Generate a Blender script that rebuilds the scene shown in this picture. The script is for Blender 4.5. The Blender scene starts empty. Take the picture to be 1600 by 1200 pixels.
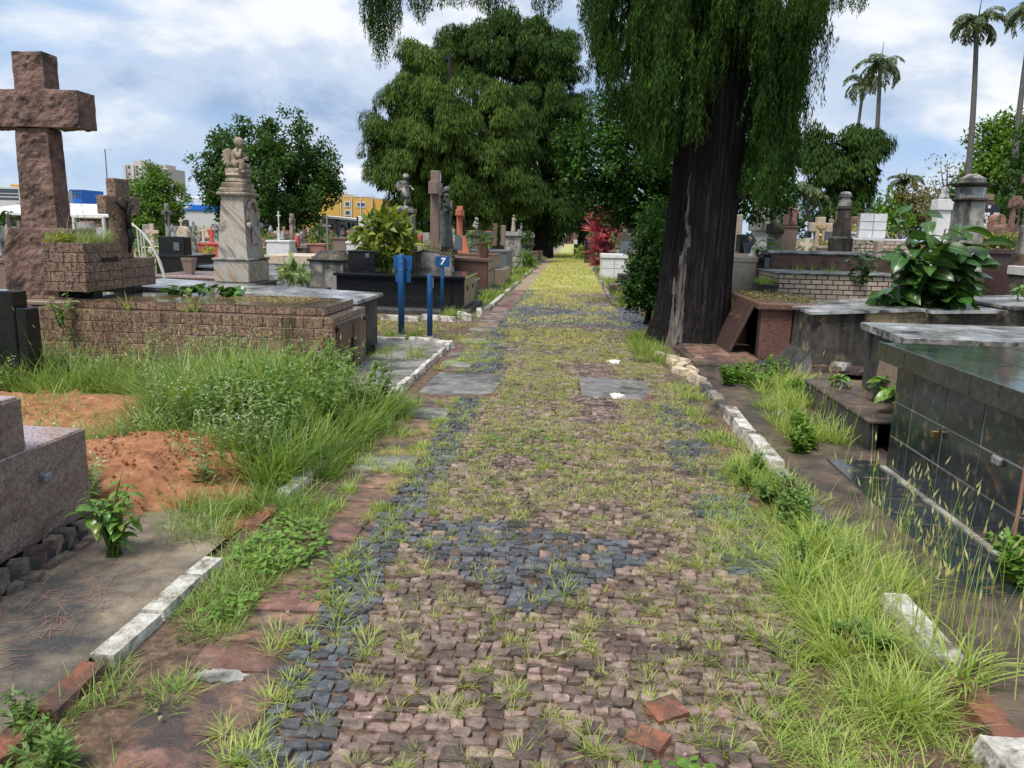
import bpy, bmesh, math, random
import numpy as np
from mathutils import Vector, Matrix, noise as mnoise
from math import sin, cos, pi, radians, sqrt, atan2

SC = bpy.context.scene
COL = SC.collection
rng = np.random.default_rng(7)
random.seed(7)

# ------------------------------------------------------------------ camera
F, PITCH, YAW, ROLL, EYE = 1202.0, radians(11.27), radians(4.25), radians(1.5), 1.6
cd = bpy.data.cameras.new('camera')
cam = bpy.data.objects.new('camera', cd)
COL.objects.link(cam)
cd.sensor_fit = 'HORIZONTAL'
cd.sensor_width = 36.0
cd.lens = 36.0 * F / 1600.0
cd.clip_start, cd.clip_end = 0.05, 6000.0
RM = Matrix.Rotation(YAW, 3, 'Z') @ Matrix.Rotation(pi / 2 - PITCH, 3, 'X') @ Matrix.Rotation(ROLL, 3, 'Z')
cam.matrix_world = Matrix.Translation((0, 0, EYE)) @ RM.to_4x4()
SC.camera = cam

# ------------------------------------------------------------------ sky, sun, exposure
SUN_EL, SUN_AZ = radians(62), radians(215)      # azimuth measured from +Y towards +X
world = bpy.data.worlds.new('World')
SC.world = world
world.use_nodes = True
wn, wl = world.node_tree.nodes, world.node_tree.links
wn.clear()
w_out = wn.new('ShaderNodeOutputWorld')
sky = wn.new('ShaderNodeTexSky')
sky.sky_type = 'NISHITA'
sky.sun_disc = False
sky.sun_elevation = SUN_EL
sky.sun_rotation = SUN_AZ
sky.air_density, sky.dust_density, sky.ozone_density = 1.0, 0.6, 1.6
bg_sky = wn.new('ShaderNodeBackground')
bg_sky.inputs['Strength'].default_value = 0.09
wl.new(sky.outputs[0], bg_sky.inputs['Color'])
tc = wn.new('ShaderNodeTexCoord')
sep = wn.new('ShaderNodeSeparateXYZ')
wl.new(tc.outputs['Generated'], sep.inputs[0])


def wmath(op, a, b=None, clamp=False):
    n = wn.new('ShaderNodeMath')
    n.operation = op
    n.use_clamp = clamp
    for i, s in enumerate((a, b)):
        if s is None:
            continue
        if isinstance(s, (int, float)):
            n.inputs[i].default_value = s
        else:
            wl.new(s, n.inputs[i])
    return n.outputs[0]


zc = wmath('ADD', wmath('MAXIMUM', sep.outputs['Z'], 0.0), 0.42)
comb = wn.new('ShaderNodeCombineXYZ')
wl.new(wmath('DIVIDE', sep.outputs['X'], zc), comb.inputs[0])
wl.new(wmath('DIVIDE', sep.outputs['Y'], zc), comb.inputs[1])


def wnoise(scale, detail, rough, off, dist=0.0):
    mp = wn.new('ShaderNodeMapping')
    mp.inputs['Location'].default_value = off
    wl.new(comb.outputs[0], mp.inputs[0])
    n = wn.new('ShaderNodeTexNoise')
    n.inputs['Scale'].default_value = scale
    n.inputs['Detail'].default_value = detail
    n.inputs['Roughness'].default_value = rough
    n.inputs['Distortion'].default_value = dist
    wl.new(mp.outputs[0], n.inputs['Vector'])
    return n.outputs['Fac']


def wramp(src, stops):
    r = wn.new('ShaderNodeValToRGB')
    e = r.color_ramp.elements
    while len(e) < len(stops):
        e.new(0.5)
    for k, (p, c) in zip(e, stops):
        k.position, k.color = p, (*c, 1)
    r.color_ramp.interpolation = 'EASE'
    wl.new(src, r.inputs[0])
    return r.outputs[0]


cloud_a = wnoise(1.7, 8.0, 0.55, (3.1, 7.7, 0.0), 0.35)
cloud_b = wnoise(2.7, 8.0, 0.56, (11.3, 2.9, 0.0), 0.2)
mask = wramp(cloud_a, [(0.34, (0.06, 0.06, 0.06)), (0.53, (1, 1, 1))])
shade = wramp(cloud_b, [(0.33, (0.36, 0.49, 0.71)), (0.48, (0.60, 0.71, 0.88)), (0.64, (0.96, 0.99, 1.03))])
bg_cl = wn.new('ShaderNodeBackground')
bg_cl.inputs['Strength'].default_value = 0.55
wl.new(shade, bg_cl.inputs['Color'])
# clear patches are veiled by thin cloud, so they stay pale blue
veil = wn.new('ShaderNodeBackground')
veil.inputs['Color'].default_value = (0.38, 0.58, 0.88, 1)
veil.inputs['Strength'].default_value = 0.54
mx0 = wn.new('ShaderNodeMixShader')
mx0.inputs[0].default_value = 0.85
wl.new(bg_sky.outputs[0], mx0.inputs[1])
wl.new(veil.outputs[0], mx0.inputs[2])
mx = wn.new('ShaderNodeMixShader')
wl.new(mask, mx.inputs[0])
wl.new(mx0.outputs[0], mx.inputs[1])
wl.new(bg_cl.outputs[0], mx.inputs[2])
wl.new(mx.outputs[0], w_out.inputs['Surface'])

sl = bpy.data.lights.new('sun', 'SUN')
sl.energy = 2.5
sl.angle = radians(22)
sl.color = (1.0, 0.95, 0.87)
sun = bpy.data.objects.new('sun', sl)
COL.objects.link(sun)
sd = Vector((sin(SUN_AZ) * cos(SUN_EL), cos(SUN_AZ) * cos(SUN_EL), sin(SUN_EL)))
sun.rotation_euler = sd.to_track_quat('Z', 'Y').to_euler()
sun.location = (0, 0, 40)

SC.view_settings.view_transform = 'Standard'
SC.view_settings.look = 'None'
SC.view_settings.gamma = 1.0
SC.view_settings.exposure = 0.88
SC.view_settings.use_curve_mapping = False
SC.cycles.max_bounces = 6
SC.cycles.diffuse_bounces = 3
SC.cycles.glossy_bounces = 3
SC.cycles.transmission_bounces = 3
SC.cycles.transparent_max_bounces = 8


# ------------------------------------------------------------------ measuring: a pixel of the photograph -> a point of the place
def ray(x, y):
    return RM @ Vector(((x - 800) / F, (600 - y) / F, -1.0))


def P(x, y, z=0.0):
    d = ray(x, y)
    t = (z - EYE) / d.z
    return (d.x * t, d.y * t)


def W(x, y, Y):
    d = ray(x, y)
    t = Y / d.y
    return (d.x * t, EYE + d.z * t)


# ------------------------------------------------------------------ mesh helpers
class MB:
    def __init__(s):
        s.v, s.f = [], []

    def add(s, v, f):
        o = len(s.v)
        s.v.extend([tuple(p) for p in v])
        s.f.extend([tuple(i + o for i in q) for q in f])
        return s

    def box(s, x0, x1, y0, y1, z0, z1, b=0.006):
        """box with chamfered edges"""
        if x1 < x0: x0, x1 = x1, x0
        if y1 < y0: y0, y1 = y1, y0
        if z1 < z0: z0, z1 = z1, z0
        b = min(b, (x1 - x0) * .3, (y1 - y0) * .3, (z1 - z0) * .3)
        if b <= 0:
            v = [(x, y, z) for x in (x0, x1) for y in (y0, y1) for z in (z0, z1)]
            return s.add(v, [(0, 1, 3, 2), (4, 6, 7, 5), (0, 4, 5, 1), (2, 3, 7, 6), (0, 2, 6, 4), (1, 5, 7, 3)])
        lo, hi = (x0, y0, z0), (x1, y1, z1)
        v, idx = [], {}
        for i in range(8):
            g = ((i >> 2) & 1, (i >> 1) & 1, i & 1)
            for a in range(3):
                p = [(hi[k] - (b if k != a else 0)) if g[k] else (lo[k] + (b if k != a else 0)) for k in range(3)]
                idx[(g, a)] = len(v)
                v.append(p)
        f = []
        for a in range(3):
            o1, o2 = [k for k in range(3) if k != a]
            for sgn in (0, 1):
                q = []
                for (u, w) in ((0, 0), (1, 0), (1, 1), (0, 1)):
                    g = [0, 0, 0]
                    g[a], g[o1], g[o2] = sgn, u, w
                    q.append(idx[(tuple(g), a)])
                f.append(q)
            for u in (0, 1):
                for w in (0, 1):
                    g0, g1 = [0, 0, 0], [0, 0, 0]
                    g0[o1] = g1[o1] = u
                    g0[o2] = g1[o2] = w
                    g1[a] = 1
                    f.append([idx[(tuple(g0), o1)], idx[(tuple(g1), o1)], idx[(tuple(g1), o2)], idx[(tuple(g0), o2)]])
        for i in range(8):
            g = ((i >> 2) & 1, (i >> 1) & 1, i & 1)
            f.append([idx[(g, 0)], idx[(g, 1)], idx[(g, 2)]])
        c = Vector(((x0 + x1) / 2, (y0 + y1) / 2, (z0 + z1) / 2))
        out = []
        for q in f:
            a, bb, d = (Vector(v[q[k]]) for k in (0, 1, 2))
            n = (bb - a).cross(d - a)
            m = sum((Vector(v[k]) for k in q), Vector()) / len(q)
            out.append(q[::-1] if n.dot(m - c) < 0 else q)
        return s.add(v, out)

    def hexa(s, bot, top):
        """frustum between two loops of equal length"""
        n = len(bot)
        v = list(bot) + list(top)
        f = [tuple(range(n))[::-1], tuple(range(n, 2 * n))]
        for i in range(n):
            j = (i + 1) % n
            f.append((i, j, n + j, n + i))
        return s.add(v, f)

    def frus(s, cx, cy, z0, z1, a0, b0, a1, b1):
        r = lambda a, b, z: [(cx - a, cy - b, z), (cx + a, cy - b, z), (cx + a, cy + b, z), (cx - a, cy + b, z)]
        return s.hexa(r(a0, b0, z0), r(a1, b1, z1))

    def lathe(s, cx, cy, prof, n=16, sx=1.0, sy=1.0, ph=0.0):
        v, f = [], []
        for (r, z) in prof:
            for k in range(n):
                a = 2 * pi * k / n + ph
                v.append((cx + r * sx * cos(a), cy + r * sy * sin(a), z))
        for i in range(len(prof) - 1):
            for k in range(n):
                k2 = (k + 1) % n
                f.append((i * n + k, i * n + k2, (i + 1) * n + k2, (i + 1) * n + k))
        f.append(tuple(range(n))[::-1])
        f.append(tuple(range((len(prof) - 1) * n, len(prof) * n)))
        return s.add(v, f)

    def tube(s, pts, rad, n=8, cap=True):
        pts = [Vector(p) for p in pts]
        if not hasattr(rad, '__len__'):
            rad = [rad] * len(pts)
        v, f = [], []
        up = Vector((0, 0, 1))
        for i, p in enumerate(pts):
            t = (pts[min(i + 1, len(pts) - 1)] - pts[max(i - 1, 0)]).normalized()
            a = t.cross(up if abs(t.z) < .95 else Vector((1, 0, 0))).normalized()
            b = t.cross(a)
            for k in range(n):
                g = 2 * pi * k / n
                v.append(p + (a * cos(g) + b * sin(g)) * rad[i])
        for i in range(len(pts) - 1):
            for k in range(n):
                k2 = (k + 1) % n
                f.append((i * n + k, (i + 1) * n + k, (i + 1) * n + k2, i * n + k2))
        if cap:
            f.append(tuple(range(n)))
            f.append(tuple(range((len(pts) - 1) * n, len(pts) * n))[::-1])
        return s.add(v, f)

    def prism(s, poly, axis, a0, a1):
        """polygon extruded along an axis: axis 'y' takes (x,z) points, 'x' takes (y,z), 'z' takes (x,y)"""
        mk = {'y': lambda p, a: (p[0], a, p[1]), 'x': lambda p, a: (a, p[0], p[1]), 'z': lambda p, a: (p[0], p[1], a)}[axis]
        return s.hexa([mk(p, a0) for p in poly], [mk(p, a1) for p in poly])

    def rough(s, x0, x1, y0, y1, z0, z1, amp=.02, step=.06, fr=9.0, taper=(1, 1), fn=None):
        """rock-faced block: a box of many cells pushed in and out by noise"""
        L = (x1 - x0, y1 - y0, z1 - z0)
        n = [max(2, min(30, int(round(l / step)))) for l in L]
        vid, v, f = {}, [], []

        def vert(i, j, k):
            key = (i, j, k)
            if key not in vid:
                u = (i / n[0], j / n[1], k / n[2])
                tx, ty = 1 + (taper[0] - 1) * u[2], 1 + (taper[1] - 1) * u[2]
                p = Vector((x0 + L[0] * (.5 + (u[0] - .5) * tx), y0 + L[1] * (.5 + (u[1] - .5) * ty), z0 + L[2] * u[2]))
                if fn: p = fn(p)
                c = [abs(2 * t - 1) for t in u]
                edge = sum(1 for t in c if t > .999)
                q = Vector(p) * fr
                d = mnoise.fractal(q, 1.0, 2.0, 3) + .5 * mnoise.noise(q * 2.7)
                nr = Vector([(1 if u[t] > .5 else -1) if c[t] > .999 else 0 for t in range(3)]).normalized()
                a = amp * (1.0 if edge == 1 else (.25 if edge == 2 else .1))
                p = p + nr * (d * a - (0 if edge == 1 else amp * .25))
                vid[key] = len(v)
                v.append(p)
            return vid[key]
        for a in range(3):
            o1, o2 = [t for t in range(3) if t != a]
            for sgn in (0, n[a]):
                for i in range(n[o1]):
                    for j in range(n[o2]):
                        q = []
                        for (di, dj) in ((0, 0), (1, 0), (1, 1), (0, 1)):
                            g = [0, 0, 0]
                            g[a], g[o1], g[o2] = sgn, i + di, j + dj
                            q.append(vert(*g))
                        if (sgn > 0) == (a == 1): q = q[::-1]
                        f.append(q)
        return s.add(v, f)

    def xf(s, m):
        s.v = [tuple(m @ Vector(p)) for p in s.v]
        return s


def origin(o):
    v = Vector((0, 0, 0))
    while o is not None:
        v = v + o.location
        o = o.parent
    return v


def tag(o, label=None, cat=None, group=None, kind=None):
    if label: o['label'] = label
    if cat: o['category'] = cat
    if group: o['group'] = group
    if kind: o['kind'] = kind
    return o


def thing(name, label, cat, loc=(0, 0, 0), group=None, rot=0.0):
    o = bpy.data.objects.new(name, None)
    COL.objects.link(o)
    o.empty_display_size = .1
    o.location = loc
    o.rotation_euler = (0, 0, rot)
    return tag(o, label, cat, group)


def link(name, me, mat, parent=None, smooth=False):
    if mat is not None and not len(me.materials):
        me.materials.append(mat)
    o = bpy.data.objects.new(name, me)
    COL.objects.link(o)
    if parent is not None:
        o.parent = parent
    if smooth and len(me.polygons):
        me.polygons.foreach_set('use_smooth', [True] * len(me.polygons))
    return o


def part(name, mb, mat, parent=None, smooth=False, local=False):
    """link a mesh written in world coordinates as a part; local=True when written about the parent's own origin"""
    me = bpy.data.meshes.new(name)
    v = mb.v
    if parent is not None and not local:
        o = origin(parent)
        v = [(p[0] - o.x, p[1] - o.y, p[2] - o.z) for p in v]
    me.from_pydata(v, [], mb.f)
    me.update()
    return link(name, me, mat, parent, smooth)


def solo(name, mb, mat, label, cat, group=None, smooth=False, at=None):
    """a thing that is a single mesh, its origin at its base"""
    v = np.array(mb.v)
    if at is None:
        at = ((v[:, 0].min() + v[:, 0].max()) / 2, (v[:, 1].min() + v[:, 1].max()) / 2, v[:, 2].min())
    me = bpy.data.meshes.new(name)
    me.from_pydata((v - np.array(at)).tolist(), [], mb.f)
    me.update()
    o = link(name, me, mat, None, smooth)
    o.location = at
    return tag(o, label, cat, group)


def npmesh(name, V, quads=None, tris=None):
    """big meshes straight from arrays"""
    me = bpy.data.meshes.new(name)
    V = np.asarray(V, dtype=np.float32).reshape(-1, 3)
    q = np.zeros((0, 4), np.int32) if quads is None else np.asarray(quads, np.int32).reshape(-1, 4)
    t = np.zeros((0, 3), np.int32) if tris is None else np.asarray(tris, np.int32).reshape(-1, 3)
    me.vertices.add(len(V))
    me.vertices.foreach_set('co', V.ravel())
    li = np.concatenate([q.ravel(), t.ravel()]).astype(np.int32)
    me.loops.add(len(li))
    me.loops.foreach_set('vertex_index', li)
    ls = np.concatenate([np.arange(len(q)) * 4, len(q) * 4 + np.arange(len(t)) * 3]).astype(np.int32)
    me.polygons.add(len(q) + len(t))
    me.polygons.foreach_set('loop_start', ls)
    me.polygons.foreach_set('loop_total', np.concatenate([np.full(len(q), 4), np.full(len(t), 3)]).astype(np.int32))
    me.update(calc_edges=True)
    me.validate()
    return me


def join_np(parts):
    """parts: list of (V, quads, tris)"""
    Vs, Q, T, o = [], [], [], 0
    for V, q, t in parts:
        V = np.asarray(V).reshape(-1, 3)
        Vs.append(V)
        if q is not None and len(q): Q.append(np.asarray(q) + o)
        if t is not None and len(t): T.append(np.asarray(t) + o)
        o += len(V)
    return np.concatenate(Vs), (np.concatenate(Q) if Q else None), (np.concatenate(T) if T else None)


def blades(R, h, w, az, lean, curve, seg=3):
    """grass blades: R (n,3) roots; arrays of length, width, heading, first lean and extra curve"""
    n = len(R)
    h, w, az, lean, curve = (np.broadcast_to(np.asarray(a, float), (n,)) for a in (h, w, az, lean, curve))
    pos = np.array(R, float)
    sa = az + rng.uniform(.9, 2.2, n)
    side = np.stack([np.cos(sa), np.sin(sa), np.zeros(n)], 1)
    rows = []
    for k in range(seg + 1):
        t = k / seg
        ww = (w * (1 - .55 * t) * .5)[:, None]
        if k < seg:
            rows.append(pos - side * ww)
            rows.append(pos + side * ww)
            th = lean + curve * (t + .5 / seg)
            d = np.stack([np.cos(az) * np.sin(th), np.sin(az) * np.sin(th), np.cos(th)], 1)
            pos = pos + d * (h / seg)[:, None]
        else:
            rows.append(pos)
    m = 2 * seg + 1
    V = np.stack(rows, 1).reshape(-1, 3)
    b = (np.arange(n) * m)[:, None]
    Q = np.concatenate([b + np.array([[2 * k, 2 * k + 1, 2 * k + 3, 2 * k + 2]]) for k in range(seg - 1)]) if seg > 1 else None
    T = b + np.array([[2 * seg - 2, 2 * seg - 1, 2 * seg]])
    return V, Q, T


def kites(C, D, N, L, Wd, fold=.25):
    """leaf-shaped kites: base point C, direction D, normal N, length, width"""
    n = len(C)
    D = D / (np.linalg.norm(D, axis=1)[:, None] + 1e-9)
    S = np.cross(D, N)
    S = S / (np.linalg.norm(S, axis=1)[:, None] + 1e-9)
    U = np.cross(S, D)
    L = np.broadcast_to(np.asarray(L, float), (n,))[:, None]
    Wd = np.broadcast_to(np.asarray(Wd, float), (n,))[:, None]
    mid = C + D * L * .42
    V = np.stack([C, mid + S * Wd * .5 + U * Wd * fold, C + D * L, mid - S * Wd * .5 + U * Wd * fold], 1).reshape(-1, 3)
    Q = (np.arange(n) * 4)[:, None] + np.array([[0, 1, 2, 3]])
    return V, Q, None


def rdir(n):
    v = rng.normal(size=(n, 3))
    return v / np.linalg.norm(v, axis=1)[:, None]


# ------------------------------------------------------------------ materials
def lin(r, g, b):
    f = lambda c: (c / 255 / 12.92) if c / 255 <= .04045 else ((c / 255 + .055) / 1.055) ** 2.4
    return (f(r), f(g), f(b))


class NT:
    def __init__(s, name):
        s.m = bpy.data.materials.new(name)
        s.m.use_nodes = True
        s.n, s.l = s.m.node_tree.nodes, s.m.node_tree.links
        s.bs = s.n['Principled BSDF']
        s.geo = s.n.new('ShaderNodeNewGeometry')
        s.pos = s.geo.outputs['Position']

    def vec(s, stretch=(1, 1, 1), off=(0, 0, 0), src=None):
        if tuple(stretch) == (1, 1, 1) and tuple(off) == (0, 0, 0): return src or s.pos
        mp = s.n.new('ShaderNodeMapping')
        mp.inputs['Scale'].default_value = stretch
        mp.inputs['Location'].default_value = off
        s.l.new(src or s.pos, mp.inputs[0])
        return mp.outputs[0]

    def noise(s, scale, detail=5, rough=.6, stretch=(1, 1, 1), off=(0, 0, 0), dist=0):
        n = s.n.new('ShaderNodeTexNoise')
        n.inputs['Scale'].default_value = scale
        n.inputs['Detail'].default_value = detail
        n.inputs['Roughness'].default_value = rough
        n.inputs['Distortion'].default_value = dist
        s.l.new(s.vec(stretch, off), n.inputs['Vector'])
        return n.outputs['Fac']

    def vor(s, scale, feat='F1', stretch=(1, 1, 1), out='Distance'):
        n = s.n.new('ShaderNodeTexVoronoi')
        n.feature = feat
        n.inputs['Scale'].default_value = scale
        s.l.new(s.vec(stretch), n.inputs['Vector'])
        return n.outputs[out]

    def ramp(s, src, stops, interp='LINEAR'):
        r = s.n.new('ShaderNodeValToRGB')
        e = r.color_ramp.elements
        while len(e) < len(stops): e.new(.5)
        for k, (p, c) in zip(e, stops):
            k.position = p
            k.color = (c, c, c, 1) if isinstance(c, (int, float)) else (*c, 1)
        r.color_ramp.interpolation = interp
        s.l.new(src, r.inputs[0])
        return r.outputs[0]

    def mix(s, fac, a, b, mode='MIX'):
        m = s.n.new('ShaderNodeMix')
        m.data_type = 'RGBA'
        m.blend_type = mode
        for k, x in ((0, fac), (6, a), (7, b)):
            if isinstance(x, (int, float)): m.inputs[k].default_value = x
            elif isinstance(x, (tuple, list)): m.inputs[k].default_value = (*x[:3], 1)
            else: s.l.new(x, m.inputs[k])
        return m.outputs[2]

    def math(s, op, a, b=0.0, clamp=False):
        m = s.n.new('ShaderNodeMath')
        m.operation = op
        m.use_clamp = clamp
        for k, x in ((0, a), (1, b)):
            if isinstance(x, (int, float)): m.inputs[k].default_value = x
            else: s.l.new(x, m.inputs[k])
        return m.outputs[0]

    def vary(s, col, amt, src=None, hue=0.0):
        """shift brightness (and hue) by the object's or the island's random number"""
        if src is None:
            oi = s.n.new('ShaderNodeObjectInfo')
            src = s.math('FRACT', s.math('ADD', oi.outputs['Random'], s.geo.outputs['Random Per Island']))
        h = s.n.new('ShaderNodeHueSaturation')
        mr = s.n.new('ShaderNodeMapRange')
        mr.inputs['To Min'].default_value = 1 - amt
        mr.inputs['To Max'].default_value = 1 + amt
        s.l.new(src, mr.inputs[0])
        s.l.new(mr.outputs[0], h.inputs['Value'])
        if hue:
            m2 = s.n.new('ShaderNodeMapRange')
            m2.inputs['To Min'].default_value = .5 - hue
            m2.inputs['To Max'].default_value = .5 + hue
            s.l.new(s.math('FRACT', s.math('MULTIPLY', src, 7.31)), m2.inputs[0])
            s.l.new(m2.outputs[0], h.inputs['Hue'])
        s.l.new(col, h.inputs['Color'])
        return h.outputs[0]

    def bump(s, h, strength=.3, dist=.02, prev=None):
        b = s.n.new('ShaderNodeBump')
        b.inputs['Strength'].default_value = strength
        b.inputs['Distance'].default_value = dist
        s.l.new(h, b.inputs['Height'])
        if prev is not None: s.l.new(prev, b.inputs['Normal'])
        s.l.new(b.outputs[0], s.bs.inputs['Normal'])
        return b.outputs[0]

    def done(s, col=None, rough=None, spec=None, metal=None):
        for k, x in (('Base Color', col), ('Roughness', rough), ('Specular IOR Level', spec), ('Metallic', metal)):
            if x is None: continue
            if isinstance(x, (int, float)): s.bs.inputs[k].default_value = x
            elif isinstance(x, (tuple, list)): s.bs.inputs[k].default_value = (*x[:3], 1)
            else: s.l.new(x, s.bs.inputs[k])
        return s.m


def stone(name, c1, c2, scale=6, rough=.8, bump=.25, bscale=40, speck=None, stain=None, streak=None, var=0, hue=0, stretch=(1, 1, 1), spec=.5, wet=None, bdist=.012):
    """weathered stone, cement, tile: two tones, specks (colour, scale, share), stains (colour, scale, threshold), run-down streaks"""
    t = NT(name)
    n = t.noise(scale, 6, .62, stretch)
    col = t.ramp(n, [(.32, c1), (.68, c2)])
    if speck:
        sc_, sh = speck[1], speck[2]
        col = t.mix(t.ramp(t.noise(sc_, 2, .5, off=(3, 1, 7)), [(1 - sh - .04, 0.0), (1 - sh + .04, 1.0)]), col, speck[0])
    if var: col = t.vary(col, var, None, hue)
    if stain:
        col = t.mix(t.ramp(t.noise(stain[1], 7, .68, off=(9, 4, 2)), [(stain[2] - .07, 0.0), (stain[2] + .09, 1.0)]), col, stain[0])
    if streak:
        col = t.mix(t.ramp(t.noise(streak[1], 6, .65, (1, 1, .13), (1, 8, 3)), [(streak[2] - .06, 0.0), (streak[2] + .1, 1.0)]), col, streak[0])
    r = rough
    if wet is not None:
        r = t.ramp(t.noise(2.2, 4, .6, off=(5, 5, 0)), [(.38, wet), (.66, rough)])
    t.bump(t.noise(bscale, 6, .7), bump, bdist)
    return t.done(col, r, spec)


def leafmat(name, cols, rough=.5, trans=.25, spec=.4, gloss_vein=False):
    """foliage coloured leaf by leaf"""
    t = NT(name)
    k = len(cols)
    col = t.ramp(t.geo.outputs['Random Per Island'], [((i + .0) / max(1, k - 1), c) for i, c in enumerate(cols)])
    col = t.mix(t.ramp(t.noise(1.1, 3, .6), [(.35, 0.0), (.7, .35)]), col, tuple(min(1, x * 1.5) for x in cols[-1]))
    t.done(col, rough, spec)
    tr = t.n.new('ShaderNodeBsdfTranslucent')
    t.l.new(t.mix(1.0, col, (1.5, 1.5, .6), 'MULTIPLY'), tr.inputs[0])
    ms = t.n.new('ShaderNodeMixShader')
    ms.inputs[0].default_value = trans
    t.l.new(t.bs.outputs[0], ms.inputs[1])
    t.l.new(tr.outputs[0], ms.inputs[2])
    t.l.new(ms.outputs[0], t.n['Material Output'].inputs['Surface'])
    return t.m


def plain(name, c, rough=.5, metal=0, spec=.5, var=.12):
    t = NT(name)
    col = t.mix(t.ramp(t.noise(9, 5, .65), [(.35, 0.0), (.75, 1.0)]), c, tuple(x * (1 - var * 2) for x in c))
    return t.done(col, rough, spec, metal)


M = {}
M['sett'] = stone('brown_sett', (.092, .063, .050), (.30, .212, .170), 26, .6, .7, 60, speck=((.42, .325, .275), 50, .26), var=.55, hue=.015, stain=((.06, .042, .034), 3.0, .58), wet=.26, bdist=.015)
M['basalt'] = stone('basalt_sett', (.042, .046, .053), (.125, .132, .145), 30, .45, .6, 60, var=.45, speck=((.15, .155, .165), 60, .2), stain=((.085, .064, .05), 2.5, .60), wet=.13, bdist=.015)
M['slab_red'] = stone('red_gutter_slab', (.15, .070, .048), (.33, .19, .135), 8, .6, .8, 40, stain=((.075, .055, .05), 4.2, .50), var=.35, hue=.02, wet=.36, speck=((.42, .30, .24), 70, .2), bdist=.025)
M['concrete'] = stone('grey_concrete', (.17, .16, .15), (.36, .34, .32), 7, .62, .6, 60, stain=((.075, .070, .068), 3.2, .52), wet=.12, speck=((.40, .38, .35), 110, .22), bdist=.02)
M['wet_concrete'] = stone('wet_sheened_concrete', (.13, .125, .12), (.30, .285, .27), 7, .40, .3, 60, stain=((.07, .066, .064), 3.2, .54), wet=.03, bdist=.008)
M['pavement'] = stone('dark_weathered_pavement', (.20, .155, .11), (.38, .31, .22), 7, .74, .9, 70, speck=((.50, .45, .37), 130, .2), stain=((.066, .062, .060), 1.35, .53), bdist=.02)
M['pave_brown'] = stone('brown_wet_pavement', (.075, .052, .040), (.19, .135, .10), 7, .55, .8, 50, stain=((.045, .038, .034), 2.2, .52), wet=.3, speck=((.24, .19, .15), 110, .2), bdist=.02)
M['white_kerb'] = stone('white_painted_kerb', (.44, .41, .36), (.74, .71, .65), 14, .8, .9, 35, stain=((.14, .105, .075), 8.0, .54), bdist=.02)
M['red_kerb'] = stone('red_brick', (.21, .075, .043), (.38, .155, .09), 14, .75, .9, 40, stain=((.10, .060, .045), 7.0, .50), var=.2, bdist=.02, wet=.4)
M['yellow_brick'] = stone('broken_cream_brick', (.42, .33, .22), (.58, .48, .34), 14, .8, .4, 40, stain=((.17, .12, .085), 8.0, .58), var=.15)
M['tile_brown'] = stone('mottled_brown_tile', (.085, .050, .038), (.38, .245, .17), 30, .30, .03, 30, speck=((.050, .030, .022), 40, .40), var=.1, streak=((.065, .044, .032), 4, .60))
M['tile_green'] = stone('dark_marbled_tile', (.006, .012, .014), (.034, .050, .052), 13, .12, .05, 20, speck=((.115, .080, .052), 13, .40), var=.25, stain=((.020, .024, .026), 9, .52))
M['rim_green'] = stone('dark_rim_tile', (.016, .019, .019), (.050, .052, .048), 22, .18, .06, 30, speck=((.10, .078, .058), 30, .30), var=.2)
M['grout'] = stone('pale_grout', (.26, .24, .20), (.42, .38, .33), 12, .9, .2, 50)
M['grout_dark'] = stone('dark_grout', (.028, .020, .016), (.060, .044, .034), 12, .9, .2, 50)
M['tiletop'] = stone('wet_tiled_top', (.10, .068, .045), (.22, .155, .10), 14, .12, .03, 20, stain=((.06, .045, .035), 2.5, .55), wet=.02)
M['greentop'] = stone('wet_green_tile', (.016, .030, .026), (.045, .062, .052), 7, .10, .04, 12, stain=((.07, .052, .045), 3.0, .60), wet=.03)
M['granite_pink'] = stone('pink_granite', (.20, .135, .115), (.42, .31, .27), 40, .5, .8, 70, speck=((.050, .038, .034), 95, .36), stain=((.13, .080, .060), 2.4, .60), bdist=.025)
M['granite_top'] = stone('polished_pink_granite', (.30, .215, .20), (.46, .37, .35), 40, .2, .05, 40, speck=((.06, .045, .042), 75, .38), wet=.08)
M['granite_red'] = stone('rough_red_granite', (.17, .095, .074), (.36, .22, .178), 12, .85, 1.0, 24, stain=((.065, .040, .032), 2.6, .54), speck=((.36, .25, .205), 45, .24), bdist=.06)
M['granite_brown'] = stone('polished_brown_granite', (.115, .060, .045), (.215, .120, .092), 34, .3, .05, 40, speck=((.035, .020, .016), 65, .40))
M['granite_tan'] = stone('tan_speckled_granite', (.17, .115, .090), (.27, .195, .155), 26, .38, .05, 40, speck=((.07, .045, .036), 70, .34))
M['granite_black'] = stone('black_polished_granite', (.0065, .0075, .010), (.016, .018, .022), 20, .12, .03, 20, spec=.55)
M['granite_grey'] = stone('blue_grey_granite', (.085, .098, .115), (.15, .165, .19), 24, .4, .05, 40, speck=((.045, .05, .06), 60, .35))
M['granite_dark'] = stone('dark_brown_granite', (.055, .033, .030), (.105, .066, .060), 26, .28, .05, 40, speck=((.022, .015, .014), 60, .38))
M['cement_black'] = stone('blackened_cement', (.026, .024, .022), (.115, .098, .075), 6, .9, .7, 40, stain=((.46, .34, .20), 2.0, .60), streak=((.014, .013, .013), 3.5, .55), bdist=.02)
M['cement_dark'] = stone('dark_cement', (.018, .020, .022), (.070, .068, .064), 8, .8, .6, 40, stain=((.11, .085, .062), 3, .60), wet=.45, bdist=.02)
M['cement_grey'] = stone('stained_grey_cement', (.21, .20, .18), (.40, .38, .34), 6, .88, .4, 40, stain=((.055, .053, .050), 3.2, .56), streak=((.045, .043, .040), 4.5, .56))
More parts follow.
